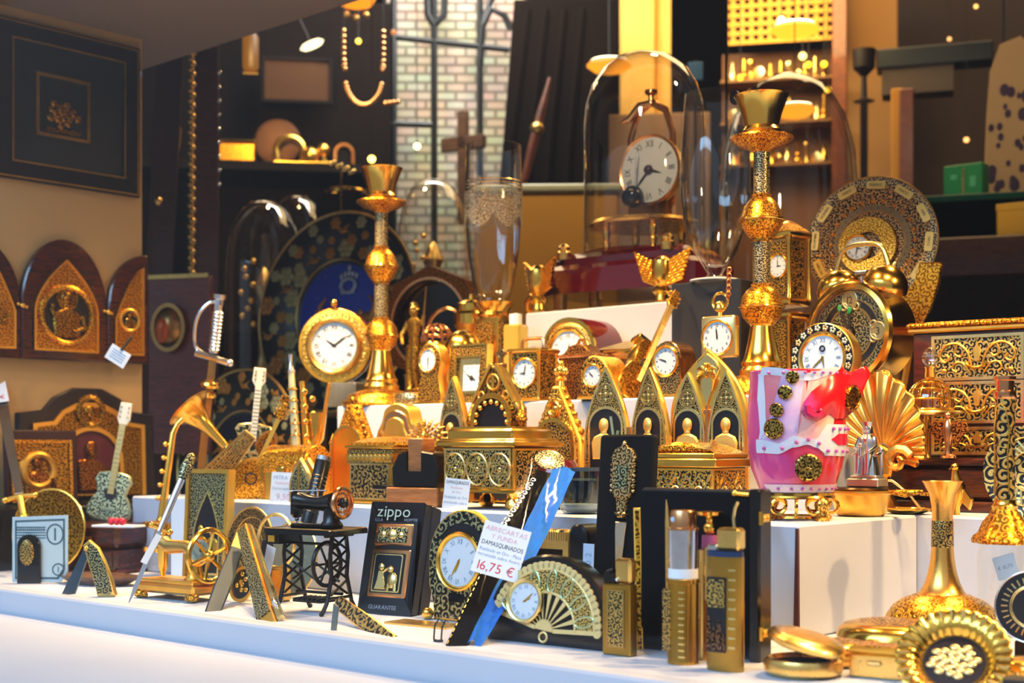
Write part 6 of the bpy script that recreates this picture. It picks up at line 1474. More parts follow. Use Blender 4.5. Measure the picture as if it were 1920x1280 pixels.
t = T('bell_vase', 'tall satin gold vase with slim neck and wide engraved foot', 'vase', 1767, 1.085, 0, 0)
MB().lathe([(0, 0), (90, 0), (98, 8), (103, 26), (104, 36)], 60).put('foot', mat('satin deep gold', ''), t)
MB().lathe([(104, 36), (105, 38), (104, 42), (100, 50), (90, 64), (74, 76), (54, 84), (44, 88)], 60).put('engraved_shoulder', relief('engraved bright gold', '#ffc848', '#9a600e', 4.4, 15), t)
MB().torus(0, 0, 38, 104.5, 1.6, 'z', 60).put('dark_line', BRONZE, t)
MB().lathe([(46, 86), (40, 92), (32, 108), (26, 128), (22, 152), (20, 176)], 48).put('neck', mat('satin gold vase', (1, .52, .11), 1, .26), t)
MB().lathe([(20, 174), (20.6, 176), (19.6, 222), (19, 224)], 40).put('damascene_band', DAMF, t)
MB().lathe([(19, 222), (19.4, 250), (24, 274), (33, 292), (37, 298), (34, 298), (22, 272), (16, 240), (0, 236)], 44).put('flared_mouth', mat('satin gold vase', ''), t)
t = T('glass_jar', 'clear glass jar carrying a gilt candle column at its top', 'jar', 1884, 1.15, 0, 20)
MB().lathe([(0, 0), (46, 0), (50, 4), (50, 150), (46, 172), (43, 172), (47, 148), (47, 6), (0, 4)], 44).put('jar', GLASS, t)
MB().box(-8, 34, -30, -29, 108, 152).rot(-18, 'Y', (12, 0, 130)).put('price_tag', CARD, t); MB().txt('€ 10,75', 10, 12, 130, -30.6, .32).put('lettering', GREYI, t)
zj = 172 * KS[0]
t = T('column_candlestick', 'damascene column candlestick with ornate gold foot on the glass jar', 'candlestick', 1884, 1.15, zj, 25)
MB().lathe([(0, 0), (56, 0), (58, 6), (54, 14), (46, 20), (38, 40), (26, 56), (22, 64)], 40, wob=lambda a: 1 + .05 * cos(7 * a)).put('foot', RELG, t)
MB().lathe([(22, 62), (24, 70), (20, 76), (20, 82)], 32).put('collar', GOLD, t)
MB().lathe([(18.5, 82), (18.5, 272)], 32).put('column', dam('tall column scrolls', '#e0bc66', '#0a0d0c', 8, 16), t)
m = MB()
for s in (-1, 1): m.tube([(s * 14, -13, 92), (s * 12, -15, 170), (s * 15, -12, 210), (s * 9, -17, 254), (0, -19, 262)], 1.8, 6)
m.put('gilt_scroll', GOLD, t)
MB().lathe([(19, 270), (21, 274), (20, 284), (16, 286), (17, 304), (20, 306), (20, 312), (14, 312), (13, 300), (0, 300)], 32).put('candle_cup', COPPER, t)
t = T('damascene_dish', 'black and gold striped damascene dish behind the candle column', 'dish', 1932, 1.225, Z1, 15, lean=6)
MB().lathe([(0, 0), (70, 0), (86, 6), (88, 10), (82, 10), (66, 4), (0, 3)], 48, (0, 0, 88), 'y').put('dish', DAMB, t); m = MB()
for i in range(28): a = i * pi / 14; m.bar(40 * cos(a), 88 + 40 * sin(a), 64 * cos(a + .2), 88 + 64 * sin(a + .2), 4, -6, -3)
for r in (86, 66, 38): m.torus(0, -7, 88, r, 2, n=44)
m.put('stripe', PALE, t)
t = T('ring_plate', 'dark round plate with white rim and gold rays before the glass jar', 'plate', 1934, 1.03, 0, 12, lean=6)
MB().box(-30, 30, -8, 30, 0, 34, 2).put('stand', BLACK, t)
MB().lathe([(0, 0), (60, 0), (66, 4), (68, 8), (62, 8), (0, 4)], 48, (0, 0, 98), 'y').put('plate', NICHE, t); MB().torus(0, -7, 98, 67, 1.8, n=48).put('rim', SILVER, t); m = MB()
for i in range(30): a = i * pi / 15; m.bar(44 * cos(a), 98 + 44 * sin(a), 56 * cos(a), 98 + 56 * sin(a), 2.4, -8, -5)
for r in (60, 40, 37): m.torus(0, -6, 98, r, 1.4, n=44)
m.put('ray', PALE, t)

# ---------------------------------------------------------------- compacts and ashtray
def compact(name, label, px, Y, z, r, h, top=DAMW, sy=1, py=None):
    t = T(name, label, 'compact', px, Y, z, 20, py=py)
    MB().lathe([(0, 0), (r * .86, 0), (r * .97, h * .16), (r, h * .40), (r * .98, h * .46)], 52, sy=sy).put('lower_shell', GOLDS, t)
    MB().lathe([(r * .98, h * .46), (r, h * .52), (r * .97, h * .74), (r * .86, h * .92), (r * .7, h)], 52, sy=sy).put('lid', GOLD, t)
    MB().lathe([(r * .72, h * .985), (r * .3, h * 1.05), (0, h * 1.06)], 48, sy=sy).put('inlay', top, t)
    MB().box(-r * .1, r * .1, -r * 1.05 * sy, -r * .9 * sy, h * .36, h * .62, 2).put('clasp', PALE, t)
    return t
compact('compact', 'largest round gold compact in front of the bell footed vase', 1676, 1.0, 0, 106, 56)
compact('compact', 'flat gold compact with engraved disc behind the open compact', 1574, .915, 0, 64, 44)
t = T('open_compact', 'round gold compact standing half open at the corner of the window', 'compact', 1506, .855, 0, 20)
MB().lathe([(0, 0), (62, 0), (72, 8), (74, 22), (70, 32), (64, 34), (60, 26), (0, 22)], 48).put('lower_shell', BRASS, t)
b = MB().lathe([(0, 0), (66, 0), (74, 4), (75, 11), (68, 18), (40, 22), (0, 23)], 48, (-70, 0, 0)).xf(Matrix.Translation((72, 0, 36)) @ Matrix.Rotation(radians(15), 4, 'Y')).put('lid', BRASS, t)
MB().lathe([(0, 26), (56, 26)], 40).put('mirror', mat('dark mirror', '#15110d', .6, .08), t); MB().ball(72, -8, 36, 8, 10).put('hinge', GOLD, t)
t = T('pill_box', 'rectangular gold pill box with engraved lid beside the fluted ashtray', 'box', 1650, .885, 0, 18)
MB().box(-48, 48, -34, 34, 0, 44, 3).put('body', BRASS, t); l = MB().box(-50, 50, -36, 36, 45, 58, 4).put('lid', GOLDS, t); MB().box(-42, 42, -30, 30, 57, 60, 1).put('inlay', RELG, l)
MB().box(-14, 14, -38, -33, 24, 34, 2).ball(-28, -35, 30, 3).put('clasp', PALE, t)
t = T('fluted_ashtray', 'fluted bright gold ashtray with white flower medallion tilted towards the street', 'ashtray', 1782, .865, 0, 8, lean=42)
CZ = 70; fl = lambda a: 1 + .022 * cos(30 * a)
MB().lathe([(0, -16), (60, -16), (74, -6), (80, 2), (104, 8), (107, 12), (100, 14), (80, 10), (70, 2), (62, -8), (0, -10)], 120, (0, 0, CZ), 'y', wob=fl).put('dish', GOLD, t)
m = MB()
for i in range(30): a = i * pi / 15; m.tube([(82 * cos(a), -10, CZ + 82 * sin(a)), (104 * cos(a), -14, CZ + 104 * sin(a))], [3, 6], 6)
m.put('flute', mat('bright gold', (1, .70, .20), 1, .2), t)
MB().lathe([(0, -9.5), (58, -9.5), (58, -8), (0, -6)], 44, (0, 0, CZ), 'y').put('enamel', mat('plum black enamel', '#1c141c', 0, .3), t)
m = MB()
for i in range(26): a = i * 2.4; r = 9 * sqrt(i); m.ball(r * cos(a), 6, CZ + r * sin(a) * .8, 9, 8, 1, .3, .8)
m.put('flower', mat('cream gold inlay', '#f3d48c', .7, .3), t)
t = T('medallion', 'round black and gold medallion with metal key ring before the bell footed vase', 'medallion', 1846, .985, 0, 15, lean=10)
MB().lathe([(0, -10), (34, -10), (37, -4), (37, 4), (32, 6), (31, 3), (0, 3)], 36, (0, 0, 46), 'y').put('case', BRONZE, t)
MB().lathe([(0, 3), (31, 3), (0, 4)], 36, (0, -.5, 46), 'y').put('enamel', NICHE, t); m = MB()
for i in range(14): a = i * 2.4; r = 6 * sqrt(i); m.ball(r * cos(a) - 2, -5, 46 + r * sin(a), 5, 8, 1.3, .3, .7)
m.put('flower', mat('cream gold inlay', ''), t); MB().box(-20, 20, -6, 20, 0, 12, 3).put('stand', GOLD, t)
for k in range(4): m = MB().torus(-48 - 12 * k, -6, 22 - 4 * k, 9, 2.6, 'y' if k % 2 else 'z', 16).put('chain_link', GOLD, t)
compact('compact', 'gold compact partly out of view beside the fluted ashtray', 1925, .93, 0, 56, 44)
t = T('black_box', 'small black box lying at the corner of the sill', 'box', 1935, .835, 0, 10)
MB().box(-46, 46, -30, 30, 0, 44, 2).put('body', BX, t); MB().box(-48, 48, -32, 32, 44, 58, 2).put('lid', BX, t)

# ---------------------------------------------------------------- topmost riser: domed clock
t = T('dome_clock', 'brass clock under a tall glass dome on a maroon lacquer base', 'clock', 1208, 1.545, Z3, 32)
ob = [(-186, -70), (-140, -98), (110, -98), (150, -70), (150, 70), (110, 98), (-140, 98), (-186, 70)]
for nm, sc, z0, z1 in (('base_step', 1, 42, 96), ('base_top', .86, 96, 118)):
    MB().prism([(x * sc, z * sc) for x, z in ob], -z1, -z0, 10).xf(Matrix.Rotation(-pi / 2, 4, 'X')).put(nm, MAROON, t)
for x, y in ((-150, -60), (-150, 60), (120, -60), (120, 60)):
    MB().lathe([(0, 0), (22, 0), (20, 8), (12, 16), (14, 44), (0, 44)], 18, (x, y, 0)).put('foot', BRONZE, t)
for x, y in ((-130, -76), (96, -76), (-130, 76)): MB().lathe([(12, 108), (14, 122), (10, 126), (12, 132), (6, 138), (0, 139)], 16, (x, y, 0)).put('brass_knob', BRASS, t)
MB().lathe([(113, 118), (114, 122), (113, 360), (110, 395), (100, 430), (82, 460), (56, 482), (26, 493), (0, 495)], 64).put('glass_dome', DOME, t)
MB().lathe([(0, 166), (100, 166), (104, 170), (100, 176), (0, 176)], 44).put('platform', BRASS, t)
for k in range(4): a = pi / 4 + k * pi / 2; MB().lathe([(9, 118), (6, 124), (8, 136), (5, 142), (8, 154), (6, 166)], 12, (72 * cos(a), 72 * sin(a), 0)).put('pillar', GOLD, t)
MB().box(-34, 52, -4, 30, 176, 250, 2).box(-26, 44, -2, 24, 250, 330, 2).put('movement', mat('dim brass works', '#8a5f2c', 1, .4, .3, 200), t)
for s in (-1, 1): MB().tube([(s * 46 + 10, 10, 176), (s * 46 + 10, 10, 340), (s * 30 + 10, 10, 384), (10, 10, 402)], 7, 8, flat=.6).put('bracket', COPPER, t)
MB().tube([(10, 8, 400), (-10, 0, 396), (-30, -6, 372), (-46, -8, 368)], [7, 8, 7, 3], 8).lathe([(5, 400), (5, 414), (12, 418), (12, 424), (0, 426)], 14, (10, 8, 0)).put('strike_arm', COPPER, t)
dial(t, 26, 268, -24, 62, 3, 37, .05, 'roman', face=IVORY, rim=COPPER)
MB().lathe([(0, 0), (60, 0), (62, 3), (0, 24)], 36, (26, 0, 268), 'y').put('dial_back', BRASS, t)
MB().ball(26, -27, 268, 9, 12).put('centre_cap', mat('dark rosewood', '#3a1a14', 0, .3), t)
p = MB().tube([(8, -36, 300), (4, -40, 226)], 2, 8).put('pendulum_rod', STEEL, t); MB().ball(2, -44, 218, 21, 20).put('pendulum_bob', mat('navy black gloss ball', '#0b1020', .2, .08), p)
t = T('winged_cup', 'gold cup of spread fluted wings beside the large wine glass', 'ornament', 1241, 1.44, Z3, 32)
def wings(t, a=1):
    MB().lathe([(0, 0), (24, 0), (24, 6), (14, 10), (13, 20), (18, 26), (14, 34), (10, 38)], 20).put('foot', GOLD, t)
    MB().lathe([(10, 36), (16, 46), (20, 66), (18, 84), (10, 92), (0, 94)], 20).put('body', GOLD, t)
    for s in (-1, 1):
        V = []; Fs = []
        for j in range(9):
            for i in range(25):
                u = i / 24; v = j / 8; V.append((s * (10 + (54 * v) * (.6 + .4 * u)), -4 - 3 * abs(sin(u * 8 * pi)) + 6 * v, 36 + u * 46 + 10 * v * u - 4 * v * (1 - u) + 16 * v))
        for j in range(8):
            for i in range(24): q = j * 25 + i; Fs.append((q, q + 1, q + 26, q + 25))
        MB().add(V, Fs).add([(x, y + 4, z) for x, y, z in V], Fs).put('wing', ribm('fluted wing gold', '#ffbe3c', 1, .2, 3.2, 'Z', .5), t, None, 70)
wings(t)
t = T('winged_cup', 'gold shell like winged cup at the end of the topmost riser', 'ornament', 1010, 1.43, Z3, 62); wings(t)
MB().tube([(-30, -6, 0), (-24, -10, 24), (-10, -8, 34), (6, -4, 30)], [6, 7, 8, 6], 10).put('curved_handle', GOLD, t)

# ---------------------------------------------------------------- plates and domes at the back of the steps
def flower(m, x, z, r, y, n=6):
    for k in range(n): a = 2 * pi * k / n; m.ball(x + r * .62 * cos(a), y, z + r * .62 * sin(a), r * .42, 6, 1, .3, 1)
    m.ball(x, y - .5, z, r * .3, 6, 1, .4, 1)
def bird(m, x, z, r, y, f):
    m.ball(x, y, z, r * .5, 8, 1.5, .3, .8).ball(x + f * r * .8, y, z + r * .4, r * .28, 6, 1, .4, 1)
    m.prism([(x - f * r * .3, z), (x - f * r * 1.3, z + r * .9), (x + f * r * .2, z + r * .3)], y - .6, y + .6).prism([(x - f * r * .5, z - r * .2), (x - f * r * 1.5, z - r * .6), (x - f * r * .4, z + r * .2)], y - .6, y + .6)
def bigplate(t, R, cz, c1, c2, seed, lines):
    rnd = random.Random(seed)
    MB().lathe([(0, 0), (R * .5, 0), (R * .54, 6), (R * .97, 14), (R, 17), (R * .97, 19), (R * .53, 11), (R * .49, 5), (0, 4)], 72, (0, 0, cz), 'y').put('plate', c1, t)
    MB().lathe([(0, 4.4), (R * .5, 5.4), (0, 6)], 60, (0, 0, cz), 'y').put('centre_field', c2, t)
    m = MB().torus(0, -18, cz, R * .985, 3, n=72, m=6).torus(0, -10, cz, R * .53, 2.4, n=60, m=6).put('gilt_rim', lines, t)
    A = MB(); B = MB()
    for i in range(70):
        a = 2 * pi * i / 70 + rnd.uniform(-.03, .03); q = (.62, .80, .90, .71)[i % 4] + rnd.uniform(-.02, .02); r = R * q; y = -(11 + 7 * (q - .53) / .44) - 1.4
        x, z = r * cos(a), cz + r * sin(a)
        if i % 7 == 3: bird(A, x, z, R * .075, y, 1 if cos(a) < 0 else -1)
        else: flower(A if rnd.random() < .5 else B, x, z, R * rnd.choice((.045, .065, .10)), y)
    A.put('gold_flowers_inlay', mat('muted gold inlay', '#a8732a', .5, .4), t); B.put('pale_flowers_inlay', mat('pale sage inlay', '#9a9464', .4, .4), t)
t = T('blue_plate', 'large blue black plate with crown and flower border behind the round yellow clock', 'plate', 626, 1.56, Z2, 40, lean=6)
R = 192; bigplate(t, R, R + 2, mat('blue black enamel', '#07101c', 0, .3), mat('cobalt blue enamel', '#1338a8', 0, .25), 3, OLD)
m = MB(); m.torus(20, -8, R + 52, 17, 3.4, n=20, sz=.8)
for k in range(5): m.ball(2 + 9 * k, -8, R + 70 + 6 * sin(k * pi / 4), 4, 8, 1, .4, 1.5)
m.ball(20, -8, R + 86, 4.4, 8, 1, .4, 1.4).box(4, 36, -9, -7, R + 36, R + 42).put('crown_inlay', mat('silver blue inlay', '#9fb0c4', .5, .4), t)
m = MB()
for s in (-1, 1): m.tube([(20 + s * q[0], -8, R + q[1]) for q in ((0, -60), (34, -50), (60, -20), (66, 14), (52, 30))], [2, 4, 5, 4, 2], 6)
bird(m, -30, R - 10, 22, -8, 1); bird(m, 70, R - 10, 22, -8, -1); m.put('bird_inlay', mat('muted gold inlay', ''), t)
MB().box(-60, 60, 4, 40, 0, 12, 2).tube([(0, 12, 10), (0, 44, 200)], 5, 8).tube([(-40, 20, 4), (-46, 50, -Z2 / KS[0])], 5, 8).tube([(40, 20, 4), (46, 50, -Z2 / KS[0])], 5, 8).put('easel', BRONZE, t)
t = T('dark_plate', 'dark plate with sage flower rim standing low behind the gramophone', 'plate', 436, 1.30, 0, 50, lean=8)
R = 170; bigplate(t, R, R + 2, mat('green black enamel', '#10130c', 0, .3), mat('midnight enamel', '#0a1426', 0, .3), 5, OLD)
m = MB(); figure(m, 10, R - 50, 90, -8); m.put('figure_inlay', mat('muted rose gold inlay', '#7a5230', .4, .4), t)
m = MB(); bird(m, -50, R + 20, 24, -8, 1); m.put('bird_inlay', mat('muted gold inlay', ''), t)
t = T('octagonal_frame', 'brown bronze octagonal frame with round opening behind the flute glass', 'frame', 812, 1.485, Z2, 32)
a8 = pi / 8; n = 48
def octp(R_): return [(R_ * cos(b) / max(abs(cos(((b - a8 + pi / 8) % (pi / 4)) - pi / 8)), .5) * cos(pi / 8) * 1.0, 164 + R_ * sin(b) / max(abs(cos(((b - a8 + pi / 8) % (pi / 4)) - pi / 8)), .5) * cos(pi / 8)) for b in [2 * pi * i / n for i in range(n)]]
MB().ring([(x * 1.04, z) for x, z in octp(108)], ell(80, 82, n, 0, 164), -14, 14).put('frame', relief('brown leaf bronze', '#9c5a22', '#3c1c08', 4.6), t)
MB().ring(ell(84, 86, n, 0, 164), ell(79, 81, n, 0, 164), -18, -8).put('inner_ring', COPPER, t)
MB().lathe([(0, -6), (80, -6), (0, -2)], 40, (0, 0, 164), 'y').put('dark_glass', mat('dark smoked backing', '#120d08', .2, .15), t)
for s in (-1, 1): MB().lathe([(12, 0), (8, 10), (7, 60), (10, 70)], 12, (s * 56, 0, 0)).put('leg', BRONZE, t)
t = T('copper_arch', 'slim copper arch ornament standing inside the octagonal frame area', 'ornament', 836, 1.435, Z2, 34)
MB().tube([(-44, 0, 0), (-44, 0, 130)] + [(-44 * cos(pi * i / 14), 0, 140 + 50 * sin(pi * i / 14)) for i in range(15)] + [(44, 0, 130), (44, 0, 0)], 4, 8).put('arch', COPPER, t); MB().box(-52, 52, -12, 12, 0, 8, 2).put('base', COPPER, t)
# ---------------------------------------------------------------- the shop behind
def B(name, label, cat, px, d, py, psi=None, lean=0, group=None, tilt=0):
    return T(name, label, cat, px, Yd(px, d), None, phi(px) if psi is None else psi, tilt, lean, group, py)
def brick():
    m, nt, N, L, b = base('whitewashed brick'); tc = N.new('ShaderNodeTexCoord'); sp = N.new('ShaderNodeSeparateXYZ'); cb = N.new('ShaderNodeCombineXYZ')
    L.new(tc.outputs['Object'], sp.inputs[0]); L.new(sp.outputs['X'], cb.inputs['X']); L.new(sp.outputs['Z'], cb.inputs['Y'])
    bt = N.new('ShaderNodeTexBrick'); bt.inputs['Scale'].default_value = 9.5; bt.inputs['Color1'].default_value = lin('#b9bda6'); bt.inputs['Color2'].default_value = lin('#c3a896'); bt.inputs['Mortar'].default_value = lin('#7d7364'); bt.inputs['Mortar Size'].default_value = .035
    bt.inputs['Brick Width'].default_value = .45; bt.inputs['Row Height'].default_value = .2
    L.new(cb.outputs[0], bt.inputs['Vector'])
    nz = N.new('ShaderNodeTexNoise'); nz.inputs['Scale'].default_value = 9; L.new(tc.outputs['Object'], nz.inputs['Vector'])
    mx = N.new('ShaderNodeMix'); mx.data_type = 'RGBA'; mx.blend_type = 'MULTIPLY'; mx.inputs['Factor'].default_value = .5
    L.new(bt.outputs[0], mx.inputs['A']); L.new(nz.outputs[1], mx.inputs['B']); L.new(bt.outputs[0], mx.inputs['A'])
    L.new(mx.outputs['Result'], b.inputs['Base Color']); b.inputs['Roughness'].default_value = .85; return m
CURT = mat('dark brown curtain', '#120a05', 0, .9, .3, 4, spec=.05)
def dn(t): return -(t.location.z + 1) / KS[0]
def up(t): return (2.5 - t.location.z) / KS[0]
def lamp(col, s): return mat('lamp ' + col + str(s), '#000000', 0, .5, emit=col, es=s)
t = B('x', '', '', 836, 3.3, 520); loc, rot = t.location.copy(), t.rotation_euler.copy(); bpy.data.objects.remove(t)
o = MB().box(-112, 150, 0, 60, -60, 700).put('wall_brick', brick(), None); o.location = loc; o.rotation_euler = rot; o['kind'] = 'structure'
t = B('iron_grille', 'tall black wrought iron grille before the whitewashed brick wall', 'grille', 836, 3.22, 420)
for x in (-98, -22, 64): MB().tube([(x, 0, -160), (x, 0, 440)], 6.5, 8).put('bar', IRON, t)
m = MB().tube([(-102, 0, 350), (120, 0, 328)], 6, 8).put('cross_bar', IRON, t); MB().tube([(-102, 0, 188), (-26, 0, 186)], 6, 8).put('cross_bar', IRON, t)
MB().tube([(-22, 0, 372), (-34, 0, 392), (-36, 0, 460)], 7, 8).tube([(-22, 0, 372), (-4, 0, 392), (0, 0, 460)], 7, 8).put('fork', IRON, t)
MB().tube([(64, 0, 300), (68, 0, 370), (84, 0, 404), (110, 0, 392), (122, 0, 366)], 7, 8).tube([(66, 0, 370), (84, 0, 420), (106, 0, 440)], 6, 8).put('scroll', IRON, t)
t = B('dark_curtain', 'dark brown hanging curtain slanting beside the whitewashed brick wall', 'curtain', 1010, 3.1, 560)
m = []
V = [(-96, 0), (92, 0), (96, 360), (150, 470), (150, 560), (-46, 560), (-66, 300)]
MB().prism(V, -6, 10, 3).put('cloth', CURT, t)
m = MB()
for k in range(4): m.tube([(-70 + 36 * k, -6, 10), (-50 + 36 * k, -10, 300), (-20 + 34 * k, -6, 540)], 7, 6)
m.put('fold', CURT, t)
t = B('spear_ornament', 'reddish brown carved staff leaning on the dark curtain', 'staff', 985, 2.95, 330, tilt=14)
MB().tube([(-40, 0, -260), (0, 0, 0), (0, 0, 60), (0, 0, 120), (0, 0, 190)], [7, 7, 9, 8, 3], 8).put('staff', woodm('red brown wood', '#3a1608', '#70300f', .4), t); MB().ball(0, 0, 92, 13).put('knot', OLD, t)
t = B('wooden_crucifix', 'dark wooden crucifix in front of the iron grille', 'crucifix', 868, 3.1, 420, psi=30)
MB().box(-10, 10, -6, 8, 0, 212, 2).put('upright', woodm('dark oak', '#2c1606', '#54300f', .5), t); MB().box(-46, 46, -6, 8, 138, 164, 2).put('crossbeam', woodm('dark oak', '', ''), t)
t = B('shop_counter', 'mustard yellow shop counter behind the maroon clock base', 'counter', 1030, 2.75, 600)
MB().box(-140, 130, 0, 60, dn(t), 240, 4).put('front', mat('mustard counter paint', '#b8801c', 0, .6, .15, 6), t); MB().box(-146, 136, -10, 70, 240, 254, 3).put('top', mat('pale stone top', '#a8a890', 0, .4), t)
t = B('cream_pillar', 'bright yellow lit cream pillar above the glass dome', 'pillar', 1218, 3.3, 500)
MB().box(-56, 10, 0, 60, dn(t), 560, 3).box(10, 40, 20, 80, dn(t), 540, 3).put('shaft', mat('warm cream plaster', '#d9a84a', 0, .7, .08, 4), t)
spot('shop_spot', pt(1200, -160, Yd(1200, 2.7)), pt(1215, 140, Yd(1215, 3.3)), 3, (1, .74, .36), 60)
area('brick_fill', pt(840, -260, Yd(840, 2.85)), pt(850, 150, Yd(850, 3.3)), .5, 16, (1, .95, .84))  # added fill light, makes the brick wall brighter
spot('counter_fill', pt(1000, -100, Yd(1000, 2.4)), pt(1030, 430, Yd(1030, 2.75)), 9, (1, .76, .36), 60)  # added fill so the mustard counter does not stay dark
spot('dial_fill', (-.92, 1.15, .735), pt(1215, 330, 1.52), 5, (1, .82, .60), 40)  # added fill for the dial of the domed clock
def disc_lamp(label, px, py, d, w, s):
    t = B('ceiling_lamp', label, 'ceiling lamp', px, d, py, group=None)
    MB().lathe([(0, 10), (w * .42, 7), (w * .5, 0), (w * .5, -2), (w * .34, -12), (0, -15)], 32, sy=.9).put('shade', lamp('#ff9a20', s), t)
    MB().lathe([(0, 12), (w * .40, 9), (w * .42, 7), (0, 7)], 28, sy=.9).put('bulb_disc', lamp('#fff0c8', s * 4), t)
    MB().tube([(0, 0, 10), (0, 0, up(t))], 1.2, 6).put('cord', INK, t)
disc_lamp('glowing saucer lamp hanging just above the dome of the clock', 1142, 122, 3.0, 84, 1.6)
disc_lamp('brightest glowing saucer lamp hanging among the gilt trinkets', 1490, 55, 3.0, 92, 2.6)
disc_lamp('glowing saucer lamp behind the cup of the nearer candlestick', 1490, 206, 2.7, 78, 1.8)
def bulb(px, py, d, r, s, col='#ffdf90'):
    t = B('shop_bulb', 'small round glowing bulb seen blurred in the shop', 'bulb', px, d, py, group='small bulbs in the shop')
    MB().ball(0, 0, 0, r, 12).put('bulb', lamp(col, s), t); MB().lathe([(r * .5, r * .8), (r * .5, r * 1.6), (0, r * 1.7)], 12).tube([(0, 0, r * 1.6), (0, 0, up(t))], .8, 5).put('socket', INK, t)
for a in ((697, 298, 2.62, 7, 8, '#ffd25a'), (738, 60, 3.0, 5, 2, '#c07030'), (988, 113, 3.2, 7, 9), (782, 274, 2.9, 6, 9), (672, 77, 3, 5, 6, '#ffc840'), (1077, 24, 3.2, 6, .8, '#d08a50'), (1028, 50, 3.2, 6, .5, '#c87040'), (1465, 38, 3.1, 7, 10), (1552, 168, 3.1, 6, 6, '#ffc020'), (1505, 105, 3.1, 7, 5, '#ffe070'), (1545, 120, 3.1, 6, 5, '#ffc020'), (1516, 121, 3.1, 6, 4, '#ffc020'), (1388, 145, 3.1, 6, 4, '#ffb020'), (1812, 262, 3.0, 5, 3, '#ffb060'), (1830, 12, 3.0, 4, 3, '#ffc060'), (1780, 73, 3.0, 4, 2.4, '#ffb060')): bulb(*a)
t = B('oval_lamp', 'pale oval glowing ceiling fixture near the hanging amber lantern', 'ceiling lamp', 585, 2.9, 84, tilt=-24)
MB().lathe([(0, -7), (18, -5), (24, 0), (18, 5), (0, 7)], 24, sy=.7).put('diffuser', lamp('#ffe9b0', 3), t); MB().tube([(0, 4, 4), (-30, 8, up(t))], 1.5, 6).put('rod', INK, t)
t = B('amber_lantern', 'amber hanging lantern glowing over the bead chain', 'lantern', 668, 2.85, 20)
MB().lathe([(8, 4), (26, 10), (34, 26), (30, 44), (12, 54), (0, 56)], 24, sx=1.1, wob=lambda a: 1 + .04 * cos(8 * a)).put('shade', lamp('#ff8c10', 1.7), t); MB().tube([(0, 0, 56), (0, 0, up(t))], 1.5, 6).put('cord', INK, t)
for k in range(3): MB().ball(-18 + 18 * k, 0, -8 - 6 * (k % 2), 7).put('pendant_bead', OLD, t)
t = B('amber_lantern', 'tall narrow amber lantern hanging over the dark display cabinet', 'lantern', 470, 2.8, 132)
MB().lathe([(12, 0), (15, 6), (15, 62), (8, 72), (0, 74)], 16).put('shade', lamp('#c87808', .5), t); MB().tube([(-14, -4, -6), (14, -4, -6)], 4, 8).put('base_bar', GOLD, t); MB().tube([(0, 0, 74), (0, 0, up(t))], 1.5, 6).put('cord', INK, t)
t = B('bead_chain', 'looped amber bead chain hanging below the glowing lantern', 'bead chain', 682, 2.8, 195)
m = MB()
for i in range(26): a = pi + pi * i / 25; m.ball(36 * cos(a), 0, 60 + 62 * sin(a) + (0 if 2 < i < 23 else 20), 5, 8)
for i in range(7): m.ball(-37, 0, 70 + 11 * i, 5, 8).ball(37, 0, 70 + 11 * i, 5, 8)
for i in range(4): m.ball(40 + 8 * i, 0, 2 + i, 5, 8)
m.put('bead', COPPER, t); MB().tube([(-37, 0, 120), (-30, 0, up(t))], 1, 5).tube([(37, 0, 120), (30, 0, up(t))], 1, 5).put('cord', INK, t)
# dark cabinet with gilt pieces
t = B('display_cabinet', 'dark wooden display cabinet with gilt pieces on its shelf', 'cabinet', 556, 3.05, 620)
DK = mat('near black brown wood', '#17100c', 0, .7, .3, 12, spec=.1)
MB().box(-330, 180, 60, 70, -60, 640).put('back_panel', mat('dark umber panel', '#140d09', 0, .8, spec=.05), t); MB().box(-330, 180, 0, 62, 300, 316).put('shelf', DK, t); MB().box(-330, 180, 0, 62, 0, 14).put('shelf', DK, t)
MB().box(-336, -328, 0, 70, dn(t), 640).put('side_panel', DK, t)
zs = t.location.z + 316.3 * KS[0]; ysh = t.location.y + 26 * KS[0]
cab, kc = t, KS[0]
def onshelf(name, label, cat, px, back=26):
    r = T(name, label, cat, px, 2.0, zs, 0); r.rotation_euler = cab.rotation_euler; KS[0] = kc
    r.location = cab.location + Matrix.Rotation(cab.rotation_euler.z, 3, 'Z') @ Vector(((px - 556) * kc, back * kc, 316.3 * kc)); return r
t = B('tan_picture', 'faded tan picture in the dark cabinet under the pale oval lamp', 'picture', 560, 3.06, 188); MB().box(-66, 60, 10, 14, 0, 80, 1).put('sheet', mat('faded tan card', '#4a3220', 0, .8, .3, 8, spec=.1), t); MB().ring(rect(132, 86, -3, -3), rect(120, 74, -3, 3), 6, 14).put('frame', DK, t)
spot('cabinet_fill', pt(490, 20, Yd(490, 2.55)), pt(500, 275, Yd(500, 3.06)), 9, (1, .66, .26), 100)  # added warm fill that lifts the gilt pieces on the shelf
AMB = mat('amber gilt', (1, .55, .1), 1, .3, .2, 80)
t = onshelf('gilt_casket', 'bright gilt casket at the end of the dark cabinet shelf', 'box', 443); MB().box(-36, 36, -14, 14, 0, 36, 3).put('body', RELG, t); MB().box(-38, 38, -16, 16, 36, 42, 3).put('lid', AMB, t)
t = onshelf('horseshoe_frame', 'gilt horseshoe shaped frame on the dark cabinet shelf', 'frame', 543); MB().tube([(-24, 0, 7)] + [(26 * cos(a), 0, 28 + 24 * sin(a)) for a in [pi * 1.12 - 1.24 * pi * i / 14 for i in range(15)]] + [(24, 0, 7)], 6, 8).put('frame', AMB, t); MB().box(-30, 30, -8, 8, 0, 6, 1).put('base', AMB, t)
